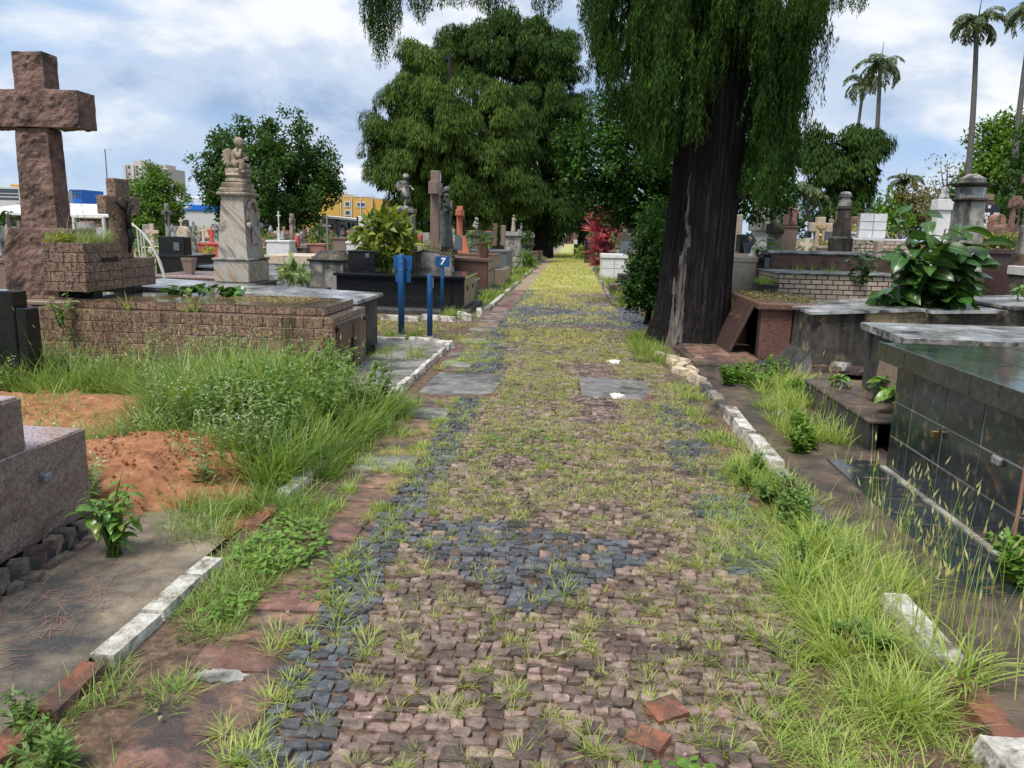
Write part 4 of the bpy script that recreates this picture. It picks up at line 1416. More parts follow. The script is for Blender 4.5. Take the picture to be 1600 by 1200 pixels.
bw = thing('brick_stump', 'rough red brick end wall showing under the cracked slab', 'wall', (6.4, 9.3, .3))
part('core', MB().box(5.55, 6.75, 9.36, 9.6, .3, .84, .005), M['soil_red'], bw)
tiles(bw, 'y', -1, 9.36, 5.55, 6.75, .3, .85, .27, .12, M['red_kerb'], 'brick', gap=.014, proud=.02, thick=.06)
part('footing', MB().rough(2.74, 3.9, 9.20, 9.32, .03, .13, .03, .05, 9), M['slab_red'], t)
part('footing_flare', MB().hexa([(2.62, 9.15, .04), (2.86, 9.15, .04), (2.86, 10.7, .04), (2.62, 10.7, .04)], [(2.85, 9.3, .26), (2.86, 9.3, .26), (2.86, 10.7, .26), (2.85, 10.7, .26)]), M['cement_dark'], t)
for k, (px, py, z, s_) in enumerate(((1195, 572, .07, .13), (1245, 590, .07, .10), (1312, 572, .12, .11))):
    x, y = P(px, py, z)
    solo('broken_stone', MB().rough(-s_, s_, -s_ * .7, s_ * .7, 0, s_ * .8, .02, .05, 9, (.8, .8)).xf(Matrix.Translation((x, y, z - .04)) @ Matrix.Rotation(k * 1.1, 4, 'Z')), [M['cement_dark'], M['red_kerb'], M['cement_grey']][k],
         ['dark broken block lying at the foot of the brown granite box', 'reddish broken stone before the blackened cement tomb', 'pale broken lump on the footing of the cement tomb'][k], 'stone')

# ------------------------------------------------------------------ right: brown granite box with its door leaning off
t = thing('granite_box_tomb', 'brown speckled granite box tomb beside the big trunk, its opening uncovered', 'tomb', (2.8, 11.1, .0))
part('body', MB().box(2.45, 2.84, 10.12, 10.3, .04, .69, .006).box(2.45, 2.84, 11.55, 11.95, .04, .69, .006).box(2.62, 2.84, 10.301, 11.549, .04, .69, .004), M['granite_brown'], t)
part('lid', MB().box(2.385, 3.3, 10.05, 12.02, .69, .775, .012), M['granite_brown'], t)
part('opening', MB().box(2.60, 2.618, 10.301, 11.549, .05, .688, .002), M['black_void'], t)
part('frame', MB().box(2.44, 2.452, 10.14, 10.27, .05, .68, .003), M['granite_dark'], t)
lean = Matrix.Translation((2.11, 10.85, .055)) @ Matrix.Rotation(.40, 4, 'Y')
d = thing('loose_door', 'brown granite door panel leaning off the open box tomb, with two rings', 'door', (2.11, 10.85, .05))
part('panel', MB().box(-.018, .018, -.52, .50, 0, .73, .006).xf(lean), M['granite_dark'], d)
for yy in (-.1, .28):
    mb = MB().tube([(-.03, yy + .045 * cos(a), .50 + .05 * sin(a)) for a in np.linspace(0, 2 * pi, 13)], .008, 6).xf(lean)
    part('ring', mb, M['brass'], d)
tp = thing('red_tile_paving', 'lifted brown tile paving at the foot of the trunk', 'paving', (1.9, 10.2, .05))
part('bed', MB().prism([(1.46, 10.9), (1.55, 9.35), (2.1, 9.15), (2.42, 9.9), (2.42, 11.2), (1.9, 11.3)], 'z', .0, .07), M['pave_brown'], tp)
tiles(tp, 'z', 1, .07, 1.58, 2.38, 9.5, 11.1, .26, .27, M['slab_red'], 'tile', gap=.012, proud=.012, thick=.03, skip=.12)

# ------------------------------------------------------------------ right middle distance
bt = thing('brick_tomb', 'beige face brick tomb with dark joints right of the trunk', 'tomb', (4.3, 13.6, .0))
part('core', MB().box(3.36, 5.4, 13.0, 14.3, .0, 1.02, .004), M['grout_dark'], bt)
tiles(bt, 'y', -1, 13.0, 3.36, 5.4, .55, 1.02, .175, .078, M['brick_beige'], 'brick', gap=.016, proud=.012, skip=.015)
tiles(bt, 'x', -1, 3.36, 13.0, 14.3, .55, 1.02, .175, .078, M['brick_beige'], 'brick', gap=.016, proud=.012)
part('cap', MB().box(3.31, 5.45, 12.95, 14.35, 1.02, 1.045, .006), M['cement_grey'], bt)
t = thing('brown_wall', 'brown rendered tomb wall with a grey rounded coping behind the beige bricks', 'wall', (4.6, 14.7, .0))
part('body', MB().box(3.56, 6.0, 14.45, 15.0, .0, 1.30, .008), M['wall_brown'], t)
mb = MB().tube([(3.52, 14.72, 1.32), (4.4, 14.72, 1.345), (5.2, 14.72, 1.355), (6.05, 14.72, 1.37)], [.30, .30, .30, .30], 10)
mb.v = [(x, y, 1.33 + (z - 1.34) * .16) for x, y, z in mb.v]
part('coping', mb, M['cement_grey'], t)
part('end_pillar', MB().box(3.43, 3.558, 14.40, 15.05, .0, 1.30, .008), M['granite_black'], t)
part('name_plate', MB().box(3.45, 3.54, 14.385, 14.398, 1.06, 1.24, .004), M['granite_grey'], t)
t = box_tomb('cream tiled low tomb between the trunk and the beige brick tomb', 2.75, 3.36, 14.6, 15.6, 1.24, M['cream_tile'], M['cream_tile'], .1, .02)
t = box_tomb('small dark box grave with grass on its top beside the beige brick tomb', 3.02, 3.30, 12.7, 13.3, .86, M['cement_dark'], M['cement_dark'], .04, .01)
# dark obelisk shaped pedestal
ox, oz = W(1312, 392, 16.6)
ob = thing('dark_obelisk', 'dark stained tapering pedestal with a domed urn top behind the brown wall', 'pedestal', (ox, 16.6, .8))
zz = lambda py: W(1312, py, 16.6)[1]
part('base', MB().box(ox - .19, ox + .19, 16.41, 16.79, .7, zz(372), .012), M['cement_black'], ob)
part('base_cap', MB().box(ox - .17, ox + .17, 16.43, 16.77, zz(372), zz(370), .004), M['cement_grey'], ob)
part('shaft', MB().frus(ox, 16.6, zz(370), zz(328), .145, .145, .11, .11), M['cement_black'], ob)
part('moulding', MB().lathe(ox, 16.6, [(.14, zz(328)), (.18, zz(326)), (.155, zz(323)), (.12, zz(322))], 4, ph=pi / 4), M['cement_black'], ob)
part('neck', MB().lathe(ox, 16.6, [(.155, zz(322)), (.12, zz(312)), (.10, zz(309)), (.155, zz(307)), (.155, zz(306))], 4, ph=pi / 4), M['cement_grey'], ob)
part('urn', MB().lathe(ox, 16.6, [(.10, zz(306)), (.115, zz(303)), (.085, zz(300)), (.03, zz(299))], 14), M['marble_white'], ob, True)
# tall grey pedestal behind the rubber plant
tx = W(1504, 430, 13.2)[0]
zz = lambda py: W(1504, py, 13.2)[1]
tp2 = thing('tall_pedestal', 'tall weathered grey octagonal pedestal with a wide dark cap behind the rubber plant', 'pedestal', (tx, 13.3, 0))
part('plinth', MB().box(tx - .27, tx + .27, 13.03, 13.57, 0, zz(425), .012), M['cement_black'], tp2)
part('base', MB().box(tx - .23, tx + .23, 13.07, 13.53, zz(425), zz(418), .012), M['cement_grey'], tp2)
part('shaft', MB().frus(tx, 13.3, zz(418), zz(315), .21, .21, .165, .165), M['cement_grey'], tp2)
part('band', MB().lathe(tx, 13.3, [(0.224, zz(315)), (0.264, zz(312)), (0.256, zz(310)), (0.232, zz(309))], 8, ph=pi / 8), M['cement_black'], tp2)
part('die', MB().lathe(tx, 13.3, [(0.220, zz(309)), (0.216, zz(292))], 8, ph=pi / 8), M['marble_white'], tp2)
part('cap', MB().lathe(tx, 13.3, [(0.232, zz(292)), (0.320, zz(288)), (0.328, zz(286)), (0.216, zz(284))], 8, ph=pi / 8), M['cement_black'], tp2)
part('crown', MB().lathe(tx, 13.3, [(0.192, zz(284)), (0.192, zz(278)), (0.120, zz(274)), (0.080, zz(271))], 8, ph=pi / 8), M['cement_grey'], tp2)
# dark granite planter with clipped yellow green plants
x0, z0 = W(1527, 388, 14.2)
x1 = W(1585, 388, 14.2)[0]
yb = x0 / W(1490, 388, 1.0)[0]
gp = thing('granite_planter', 'dark brown granite planter full of yellow green shrubs at the right', 'planter', ((x0 + x1) / 2, 14.5, 0))
part('body', MB().box(x0, x1 - .02, 14.2, yb, 0, z0 - .09, .008), M['granite_dark'], gp)
part('rim', MB().box(x0 - .04, x1 + .02, 14.16, yb + .04, z0 - .09, z0, .008), M['granite_dark'], gp)
part('pilaster', MB().box(x0 - .012, x0 - .001, 14.25, 14.32, 0, z0 - .09, .004), M['granite_dark'], gp)
xx = W(1581, 392, 13.2)[0]
t = box_tomb('blackened tomb with a white lid at the far right edge', xx, xx + 1.4, 12.2, 13.2, W(1592, 418, 12.2)[1], M['cement_black'], M['white_tile'], .14, .02)
t = solo('concrete_headstone', MB().box(W(1586, 392, 13.1)[0], xx + .9, 12.9, 13.1, W(1592, 398, 12.9)[1], W(1592, 351, 12.9)[1], .02), M['cement_grey'], 'plain pale concrete headstone standing on the white lid at the far right edge', 'headstone')


# ------------------------------------------------------------------ statues
def skin_figure(name, verts, edges, radii, levels=2, root=0):
    me = bpy.data.meshes.new(name)
    me.from_pydata(verts, edges, [])
    o = bpy.data.objects.new(name, me)
    COL.objects.link(o)
    sm = o.modifiers.new('skin', 'SKIN')
    sm.use_smooth_shade = True
    for i, r in enumerate(radii):
        me.skin_vertices[0].data[i].radius = (r, r) if not hasattr(r, '__len__') else r
        me.skin_vertices[0].data[i].use_root = i == root
    ss = o.modifiers.new('sub', 'SUBSURF')
    ss.levels = ss.render_levels = levels
    dg = bpy.context.evaluated_depsgraph_get()
    out = bpy.data.meshes.new_from_object(o.evaluated_get(dg))
    bpy.data.objects.remove(o)
    return out


def figure(name, J, E, mat, parent, scale=1.0, rot=0.0, loc=(0, 0, 0), levels=2, root='pelvis'):
    names = list(J)
    me = skin_figure(name, [J[n][:3] for n in names], [(names.index(a), names.index(b)) for a, b in E], [J[n][3] for n in names], levels, names.index(root))
    me.transform(Matrix.Translation(Vector(loc)) @ Matrix.Rotation(rot, 4, 'Z') @ Matrix.Scale(scale, 4))
    if parent is not None: me.transform(Matrix.Translation(-origin(parent)))
    me.materials.clear()
    return link(name, me, mat, parent, True)


def head_mb(c, r, face, curl=True):
    """child's head with brow, nose, cheeks and curls; face = unit vector the face looks along"""
    mb = MB()
    v, f = [], []
    n, m = 18, 14
    fx = Vector(face).normalized()
    up = Vector((0, 0, 1))
    sd_ = up.cross(fx).normalized()
    for i in range(m + 1):
        th = pi * i / m
        for k in range(n):
            ph = 2 * pi * k / n
            d = Vector((sin(th) * cos(ph), sin(th) * sin(ph), cos(th)))
            q = fx * d.x + sd_ * d.y + up * d.z
            rr = 1.0
            if d.z < 0: rr -= .10 * (-d.z) * (1 - max(0, d.x))
            rr += .17 * math.exp(-((d.y / .16) ** 2 + ((d.z + .12) / .20) ** 2)) * (d.x > 0)          # nose
            rr -= .11 * math.exp(-(((abs(d.y) - .36) / .17) ** 2 + ((d.z - .08) / .12) ** 2)) * (d.x > 0)   # eye sockets
            rr -= .06 * math.exp(-((d.y / .22) ** 2 + ((d.z + .42) / .05) ** 2)) * (d.x > 0)           # mouth
            if curl and (d.x < .35 or d.z > .45):
                rr += .10 + .07 * mnoise.noise(q * 5)
            v.append(Vector(c) + q * (r * rr))
    for i in range(m):
        for k in range(n):
            k2 = (k + 1) % n
            f.append((i * n + k, (i + 1) * n + k, (i + 1) * n + k2, i * n + k2))
    return mb.add(v, f)


def wing_mb(base, out, up, size):
    """folded feathered wing: three overlapping rows of feathers"""
    b, o_, u = Vector(base), Vector(out).normalized(), Vector(up).normalized()
    nrm = o_.cross(u).normalized()
    mb = MB()
    for row, (ln, cnt, th) in enumerate(((1.0, 7, 0), (.68, 6, .012), (.40, 5, .024))):
        for k in range(cnt):
            a = -1.62 + 1.35 * k / (cnt - 1)
            d = (o_ * cos(a) + u * sin(a)).normalized()
            s = nrm.cross(d)
            L = size * ln * (.62 + .38 * sin(pi * k / (cnt - 1)))
            w = size * .20
            c0 = b + u * size * .45 * k / cnt + o_ * size * .12 * k / cnt + nrm * th
            v = []
            for (t, ww) in ((0, .5), (.4, 1), (.8, .8), (1, .12)):
                for sg in (-1, 1):
                    for q in (-1, 1):
                        v.append(c0 + d * L * t + s * w * .5 * ww * sg + nrm * .012 * q)
            f = []
            for i in range(3):
                a0, b0 = i * 4, i * 4 + 4
                f += [(a0, a0 + 2, b0 + 2, b0), (a0 + 1, b0 + 1, b0 + 3, a0 + 3), (a0, b0, b0 + 1, a0 + 1), (a0 + 2, a0 + 3, b0 + 3, b0 + 2)]
            f += [(0, 1, 3, 2), (12, 14, 15, 13)]
            mb.add(v, f)
    return mb


# seated child angel, chin on hand, on the marble pedestal: local frame, +x faces the path side, seat at z 0
AZ = 2.28
LX, LY = -4.682, 10.70
ang = thing('seated_child_angel', 'stone child angel seated on the tall marble pedestal, chin resting on its hand', 'statue', (LX, LY, AZ))
J = dict(pelvis=(-.03, 0, .13, .085), belly=(-.02, 0, .21, .082), chest=(.0, 0, .31, .080), neck=(.025, 0, .385, .036), head=(.035, 0, .42, .040),
         hipL=(.03, -.06, .12, .070), kneeL=(.17, -.08, .19, .050), calfL=(.165, -.08, .10, .046), footL=(.15, -.08, .02, .034), toeL=(.22, -.085, .012, .026),
         hipR=(.02, .06, .11, .070), kneeR=(.17, .07, .12, .050), calfR=(.10, .09, .06, .045), footR=(.02, .10, .03, .034), toeR=(-.04, .10, .02, .025),
         shL=(.01, -.075, .335, .044), elL=(.13, -.095, .235, .033), wrL=(.105, -.045, .345, .024), haL=(.10, -.02, .375, .026),
         shR=(.01, .075, .335, .044), elR=(.12, .085, .235, .033), wrR=(.15, -.01, .215, .024), haR=(.155, -.045, .22, .025))
E_ = [('pelvis', 'belly'), ('belly', 'chest'), ('chest', 'neck'), ('neck', 'head'), ('pelvis', 'hipL'), ('hipL', 'kneeL'), ('kneeL', 'calfL'), ('calfL', 'footL'), ('footL', 'toeL'), ('pelvis', 'hipR'), ('hipR', 'kneeR'), ('kneeR', 'calfR'), ('calfR', 'footR'), ('footR', 'toeR'),
      ('chest', 'shL'), ('shL', 'elL'), ('elL', 'wrL'), ('wrL', 'haL'), ('chest', 'shR'), ('shR', 'elR'), ('elR', 'wrR'), ('wrR', 'haR')]
S, ROT = .86, -.35
figure('body', J, E_, M['statue'], ang, S, ROT, (LX, LY, AZ))
RMz = Matrix.Rotation(ROT, 4, 'Z')
TX = Matrix.Translation((LX, LY, AZ)) @ RMz @ Matrix.Scale(S, 4)
part('head', head_mb((.055, -.005, .475), .078, (1, -.15, -.2)).xf(TX), M['statue'], ang, True)
part('wing', wing_mb((-.06, .05, .28), (-1, .45, 0), (0, 0, 1), .24).xf(TX), M['statue'], ang)
part('wing', wing_mb((-.06, -.05, .28), (-1, -.25, 0), (0, 0, 1), .24).xf(TX), M['statue'], ang)
mb = MB().rough(-.15, .16, -.14, .14, -.01, .075, .02, .04, 12).xf(TX)
part('rock_seat', mb, M['statue'], ang)




def standing_angel(label, X_, Y_, z0, h, rot, mat, wings=True):
    t = thing('child_angel_statue', label, 'statue', (X_, Y_, z0))
    J = dict(pelvis=(0, 0, .50, .085), belly=(.01, 0, .58, .080), chest=(-.01, 0, .70, .085), neck=(0, 0, .79, .038), head=(.01, 0, .83, .045),
             hL=(.02, -.055, .46, .075), kL=(.05, -.06, .27, .055), aL=(.0, -.055, .08, .038), tL=(.08, -.06, .03, .03),
             hR=(.0, .055, .46, .075), kR=(.09, .06, .28, .055), aR=(-.03, .06, .12, .038), tR=(.03, .07, .05, .03),
             sL=(0, -.095, .72, .045), eL=(.09, -.13, .60, .036), wL=(.17, -.06, .62, .026), haL=(.20, -.03, .62, .03),
             sR=(0, .095, .72, .045), eR=(.10, .13, .62, .036), wR=(.20, .07, .55, .026), haR=(.24, .05, .53, .03))
    E2 = [('pelvis', 'belly'), ('belly', 'chest'), ('chest', 'neck'), ('neck', 'head'), ('pelvis', 'hL'), ('hL', 'kL'), ('kL', 'aL'), ('aL', 'tL'), ('pelvis', 'hR'), ('hR', 'kR'), ('kR', 'aR'), ('aR', 'tR'), ('chest', 'sL'), ('sL', 'eL'), ('eL', 'wL'), ('wL', 'haL'), ('chest', 'sR'), ('sR', 'eR'), ('eR', 'wR'), ('wR', 'haR')]
    figure('body', J, E2, mat, t, h, rot, (X_, Y_, z0))
    tx_ = Matrix.Translation((X_, Y_, z0)) @ Matrix.Rotation(rot, 4, 'Z') @ Matrix.Scale(h, 4)
    part('head', head_mb((.02, 0, .90), .092, (1, 0, -.25)).xf(tx_), mat, t, True)
    v = MB().lathe(0, 0, [(.14, .30), (.125, .42), (.11, .56), (.085, .63)], 14, .9, 1.0)
    part('drapery', v.xf(tx_), mat, t, True)
    if wings:
        part('wing', wing_mb((-.07, .05, .68), (-1, .6, 0), (0, 0, 1), .26).xf(tx_), mat, t)
        part('wing', wing_mb((-.07, -.05, .68), (-1, -.5, 0), (0, 0, 1), .26).xf(tx_), mat, t)
    part('base', MB().rough(-.15, .17, -.14, .14, -.02, .06, .02, .05, 9).xf(tx_), mat, t)
    return t


def robed(label, X_, Y_, z0, h, rot, mat, arms='down', wide=1.0):
    """standing robed figure: folded skirt, torso, arms, veiled head"""
    t = thing('robed_statue', label, 'statue', (X_, Y_, z0))
    tx_ = Matrix.Translation((X_, Y_, z0)) @ Matrix.Rotation(rot, 4, 'Z') @ Matrix.Diagonal((h * wide, h * wide, h, 1))
    v, f = [], []
    prof = [(.165, 0), (.155, .06), (.14, .20), (.125, .36), (.118, .48), (.098, .58), (.118, .70), (.115, .76), (.05, .82)]
    n = 28
    for (r, z) in prof:
        for k in range(n):
            a = 2 * pi * k / n
            rr = r * (1 + (.09 * sin(a * 7 + z * 3) * max(0, 1 - z / .6)))
            v.append((rr * cos(a) * .85, rr * sin(a), z))
    for i in range(len(prof) - 1):
        for k in range(n):
            f.append((i * n + k, i * n + (k + 1) % n, (i + 1) * n + (k + 1) % n, (i + 1) * n + k))
    f.append(tuple(range(n))[::-1])
    f.append(tuple(range((len(prof) - 1) * n, len(prof) * n)))
    part('robe', MB().add(v, f).xf(tx_), mat, t, True)
    mb = MB()
    for q in (-1, 1):
        if arms == 'up': pts = [(0, .10 * q, .76), (.05, .15 * q, .84), (.07, .10 * q, .98)]
        elif arms == 'pray': pts = [(0, .10 * q, .75), (.10, .12 * q, .62), (.17, .02 * q, .70)]
        else: pts = [(0, .11 * q, .75), (.03, .15 * q, .60), (.08, .11 * q, .48)]
        mb.tube(pts, [.045, .038, .026], 8)
        mb.lathe(pts[-1][0], pts[-1][1], [(.01, pts[-1][2] - .03), (.026, pts[-1][2]), (.01, pts[-1][2] + .035)], 8)
    part('arms', mb.xf(tx_), mat, t, True)
    part('head', head_mb((.015, 0, .90), .062, (1, 0, -.1)).xf(tx_), mat, t, True)
    return t


def pedestal(label, X_, Y_, z0, z1, w, mat, name='pedestal', capm=None, d=None):
    t = thing(name, label, 'pedestal', (X_, Y_, z0))
    d = d or w
    H = z1 - z0
    part('plinth', MB().box(X_ - w * .62, X_ + w * .62, Y_ - d * .62, Y_ + d * .62, z0, z0 + H * .25, .012), mat, t)
    part('shaft', MB().frus(X_, Y_, z0 + H * .25, z0 + H * .88, w * .5, d * .5, w * .42, d * .42), mat, t)
    part('cap', MB().box(X_ - w * .56, X_ + w * .56, Y_ - d * .56, Y_ + d * .56, z0 + H * .88, z1, .012), capm or mat, t)
    return t


# standing child angel with its dark planter pedestal
Y_ = 17.6
x_, zb = W(634, 326, Y_)
zg = W(634, 398, Y_)[1]
zm = W(634, 372, Y_)[1]
t = thing('statue_pedestal', 'dark weathered pedestal with pale streaks under the standing child angel', 'pedestal', (x_, Y_, zg - .6))
part('plinth', MB().box(x_ - .26, x_ + .22, Y_ - .2, Y_ + .24, zg - .7, zm, .012), M['cement_black'], t)
part('shaft', MB().box(x_ - .17, x_ + .19, Y_ - .16, Y_ + .18, zm, zb - .10, .012), M['cement_grey'], t)
part('cap', MB().box(x_ - .2, x_ + .22, Y_ - .19, Y_ + .21, zb - .10, zb - .005, .012), M['cement_grey'], t)
standing_angel('weathered child angel standing on a dark pedestal left of the tall brown cross', x_, Y_, zb, (326 - 274) * Y_ / F * 1.02, -.3, M['statue_grey'])

# tall brown cross and the woman lifting a child behind it
Y_ = 19.0
x_, z0 = W(680, 396, Y_)
z1 = W(680, 267, Y_)[1]
c = thing('brown_cross', 'tall plain brown granite cross rising behind the blue posts', 'cross', (x_, Y_, 0))
part('shaft', MB().box(x_ - .105, x_ + .105, Y_ - .12, Y_ + .12, 0, z1, .008), M['granite_tan'], c)
za, zb2 = W(680, 304, Y_)[1], W(680, 285, Y_)[1]
part('arm', MB().box(x_ - .103, x_ + .103, Y_ - .40, Y_ - .1205, za, zb2, .008), M['granite_tan'], c)
part('arm', MB().box(x_ - .103, x_ + .103, Y_ + .1205, Y_ + .40, za, zb2, .008), M['granite_tan'], c)
part('plate', MB().box(x_ + .106, x_ + .116, Y_ - .08, Y_ + .10, W(680, 283, Y_)[1], W(680, 272, Y_)[1], .003), M['white_tile'], c)
Y_ = 19.6
x_, z0 = W(696, 388, Y_)
zt = W(696, 316, Y_)[1]
hh = (zt - z0) * 1.02
robed('dark bronze woman in a long robe lifting a child beside the tall brown cross', x_, Y_, z0, hh, .4, M['statue_dark'], 'up', 1.35)
pedestal('dark base under the bronze woman', x_, Y_, -.03, z0, .5, M['cement_dark'])
x2, zc2 = W(697, 318, Y_)
t = thing('lifted_child_statue', 'small bronze child held up in the raised hands of the robed woman', 'statue', (x2, Y_, zc2))
J = dict(pelvis=(0, 0, .06, .05), chest=(0, 0, .17, .05), neck=(0, 0, .22, .025), lL=(.06, .03, .0, .03), fL=(.05, .04, -.1, .02), lR=(.06, -.03, .0, .03), fR=(.05, -.04, -.1, .02), aL=(-.02, .07, .22, .022), hL=(-.10, .05, .27, .017), aR=(.05, -.07, .19, .022), hR=(.10, -.06, .14, .017))
figure('body', J, [('pelvis', 'chest'), ('chest', 'neck'), ('pelvis', 'lL'), ('lL', 'fL'), ('pelvis', 'lR'), ('lR', 'fR'), ('chest', 'aL'), ('aL', 'hL'), ('chest', 'aR'), ('aR', 'hR')], M['statue_dark'], t, 1.15, 0, (x2, Y_, zc2), 1)
part('head', head_mb((x2 + .02, Y_, zc2 + .33), .085, (1, -.3, 0)), M['statue_dark'], t, True)

# orange red cross with crucifix
Y_ = 23.5
x_, z0 = W(718, 392, Y_)
z1 = W(718, 322, Y_)[1]
c = thing('orange_cross', 'slim orange red granite cross with a dark crucifix left of the path', 'cross', (x_, Y_, 0))
part('shaft', MB().box(x_ - .085, x_ + .085, Y_ - .08, Y_ + .08, .0, z1, .008), M['paint_orange'], c)
for s in (-1, 1):
    u = sorted((Y_ + s * .081, Y_ + s * .36))
    part('arm', MB().box(x_ - .083, x_ + .083, u[0], u[1], W(718, 337, Y_)[1], W(718, 328, Y_)[1], .008), M['paint_orange'], c)
part('foot', MB().frus(x_ + .12, Y_, .6, W(718, 368, Y_)[1], .26, .2, .06, .1), M['paint_orange'], c)
crucifix(c, (x_ + .085, Y_, W(718, 350, Y_)[1]), .50, 'x', M['metal_dark'])

# small seated white child on stained pedestal, and white standing figure
Y_ = 27
x_, z0 = W(741, 360, Y_)
pedestal('stained white pedestal with black blotches under the small crouching child', x_, Y_, -.03, z0, .55, M['marble_edge'], capm=M['cement_black'])
t = thing('crouching_child_statue', 'small white stone child crouching on a stained pedestal left of the path', 'statue', (x_, Y_, z0))
hs = 20 * Y_ / F / .56
figure('body', J := dict(pelvis=(-.03, 0, .13, .095), belly=(0, 0, .21, .09), chest=(.04, 0, .31, .09), neck=(.08, 0, .385, .04), hipL=(.03, -.06, .12, .07), kneeL=(.17, -.08, .21, .05), footL=(.12, -.08, .02, .036), hipR=(.02, .06, .11, .07), kneeR=(.17, .07, .18, .05), footR=(.1, .09, .02, .036), shL=(.05, -.085, .335, .045), elL=(.15, -.095, .235, .033), haL=(.16, -.02, .34, .026), shR=(.05, .085, .335, .045), elR=(.15, .085, .235, .033), haR=(.17, 0, .33, .026)),
       [('pelvis', 'belly'), ('belly', 'chest'), ('chest', 'neck'), ('pelvis', 'hipL'), ('hipL', 'kneeL'), ('kneeL', 'footL'), ('pelvis', 'hipR'), ('hipR', 'kneeR'), ('kneeR', 'footR'), ('chest', 'shL'), ('shL', 'elL'), ('elL', 'haL'), ('chest', 'shR'), ('shR', 'elR'), ('elR', 'haR')], M['statue_grey'], t, hs, -.2, (x_, Y_, z0))
part('head', head_mb((x_ + .10 * hs, Y_, z0 + .47 * hs), .085 * hs, (1, -.2, -.3)), M['statue_grey'], t, True)
Y_ = 36
x_, z0 = W(802, 362, Y_)
pedestal('grey stone pedestal in front of the cypress under the slim pale figure', x_, Y_, -.03, z0, .8, M['cement_grey'])
robed('slim pale stone figure standing before the dark cypress left of the path', x_, Y_, z0, 26 * Y_ / F, .2, M['marble_vein'], 'pray')
x_, z0 = W(808, 362, 35)
standing_angel('little grey child statue right of the slim pale figure', x_ + .15, 35.4, z0, 13 * 35 / F, 0, M['statue_grey'], False)


# ------------------------------------------------------------------ trees
def limb(pts, r0, r1, n=8):
    k = len(pts)
    return MB().tube(pts, [r0 + (r1 - r0) * i / (k - 1) for i in range(k)], n)


def lobes_px(L, Y, flat=1.0):
    out = []
    for (px, py, r, dY) in L:
        x, z = W(px, py, Y + dY)
        rr = r * (Y + dY) / F
        out.append((np.array((x, Y + dY, z)), np.array((rr, rr * flat, rr))))
    return out


def leaf_cloud(lobes, spacing, per, crad, L, Wd, inner=.35, hole=.0, droop=0.0):
    """leaves gathered in clumps over (and some inside) a set of lobes"""
    parts = []
    for (c, r) in lobes:
        n = max(6, int(4 * pi * (r[0] * r[1] + r[0] * r[2] + r[1] * r[2]) / 3 / spacing ** 2))
        d = rdir(n)
        rad = np.where(rng.random(n) < inner, rng.uniform(.35, .8, n), rng.uniform(.82, 1.08, n))
        if hole:
            keep = np.array([mnoise.noise(Vector(q * 2.2 + c)) > -hole for q in d])
            d, rad = d[keep], rad[keep]
        C = c + d * r * rad[:, None]
        m = per
        P0 = np.repeat(C, m, 0) + rdir(len(C) * m) * (crad * rng.random(len(C) * m) ** .5)[:, None]
        out = np.repeat(d, m, 0)
        D = out * .6 + rdir(len(P0)) * .9 + np.array((0, 0, -.25 - droop))
        N = rdir(len(P0)) * .7 + out * .5 + np.array((0, 0, .7))
        s = rng.uniform(.65, 1.3, len(P0))
        parts.append(kites(P0, D, N, L * s, Wd * s))
    return join_np(parts)


def tree(name, label, base, lobes, bark, leaf, spacing, per, crad, L, Wd, r0, group=None, inner=.35, hole=0., fork=.45, cat='tree'):
    t = thing(name, label, cat, base, group)
    b = Vector(base)
    cz = sum(l[0][2] for l in lobes) / len(lobes)
    top = Vector((b.x + .1, b.y, b.z + max(.5, (cz - b.z) * fork)))
    mb = MB().tube([b + Vector((0, 0, -.1)), b.lerp(top, .5) + Vector((r0 * .4, 0, 0)), top], [r0 * 1.25, r0, r0 * .8], 10)
    for (c, r) in lobes:
        e = Vector(c)
        mid = top.lerp(e, .5) + Vector((0, 0, .12 * (e - top).length))
        mb.tube([top, mid, e], [r0 * .55, r0 * .32, r0 * .1], 6)
    part('trunk', mb, bark, t, True)
    V, q, tt_ = leaf_cloud(lobes, spacing, per, crad, L, Wd, inner, hole)
    me = npmesh('crown', V - np.array(base), q, tt_)
    link('crown', me, leaf, t)
    return t


def sprays(P0, O, n, L, Wd, spread=.5):
    """drooping cypress sprays from points P0 with outward directions O"""
    P1 = np.repeat(P0, n, 0)
    O1 = np.repeat(O, n, 0)
    k = len(P1)
    P1 = P1 + rdir(k) * (L * .28)
    D = O1 * rng.uniform(.05, .55, k)[:, None] + rdir(k) * spread * .55 + np.array((0, 0, -1.0))
    N = O1 + rdir(k) * .5
    s = rng.uniform(.55, 1.25, k)
    return kites(P1, D, N, L * s, Wd * s, .12)


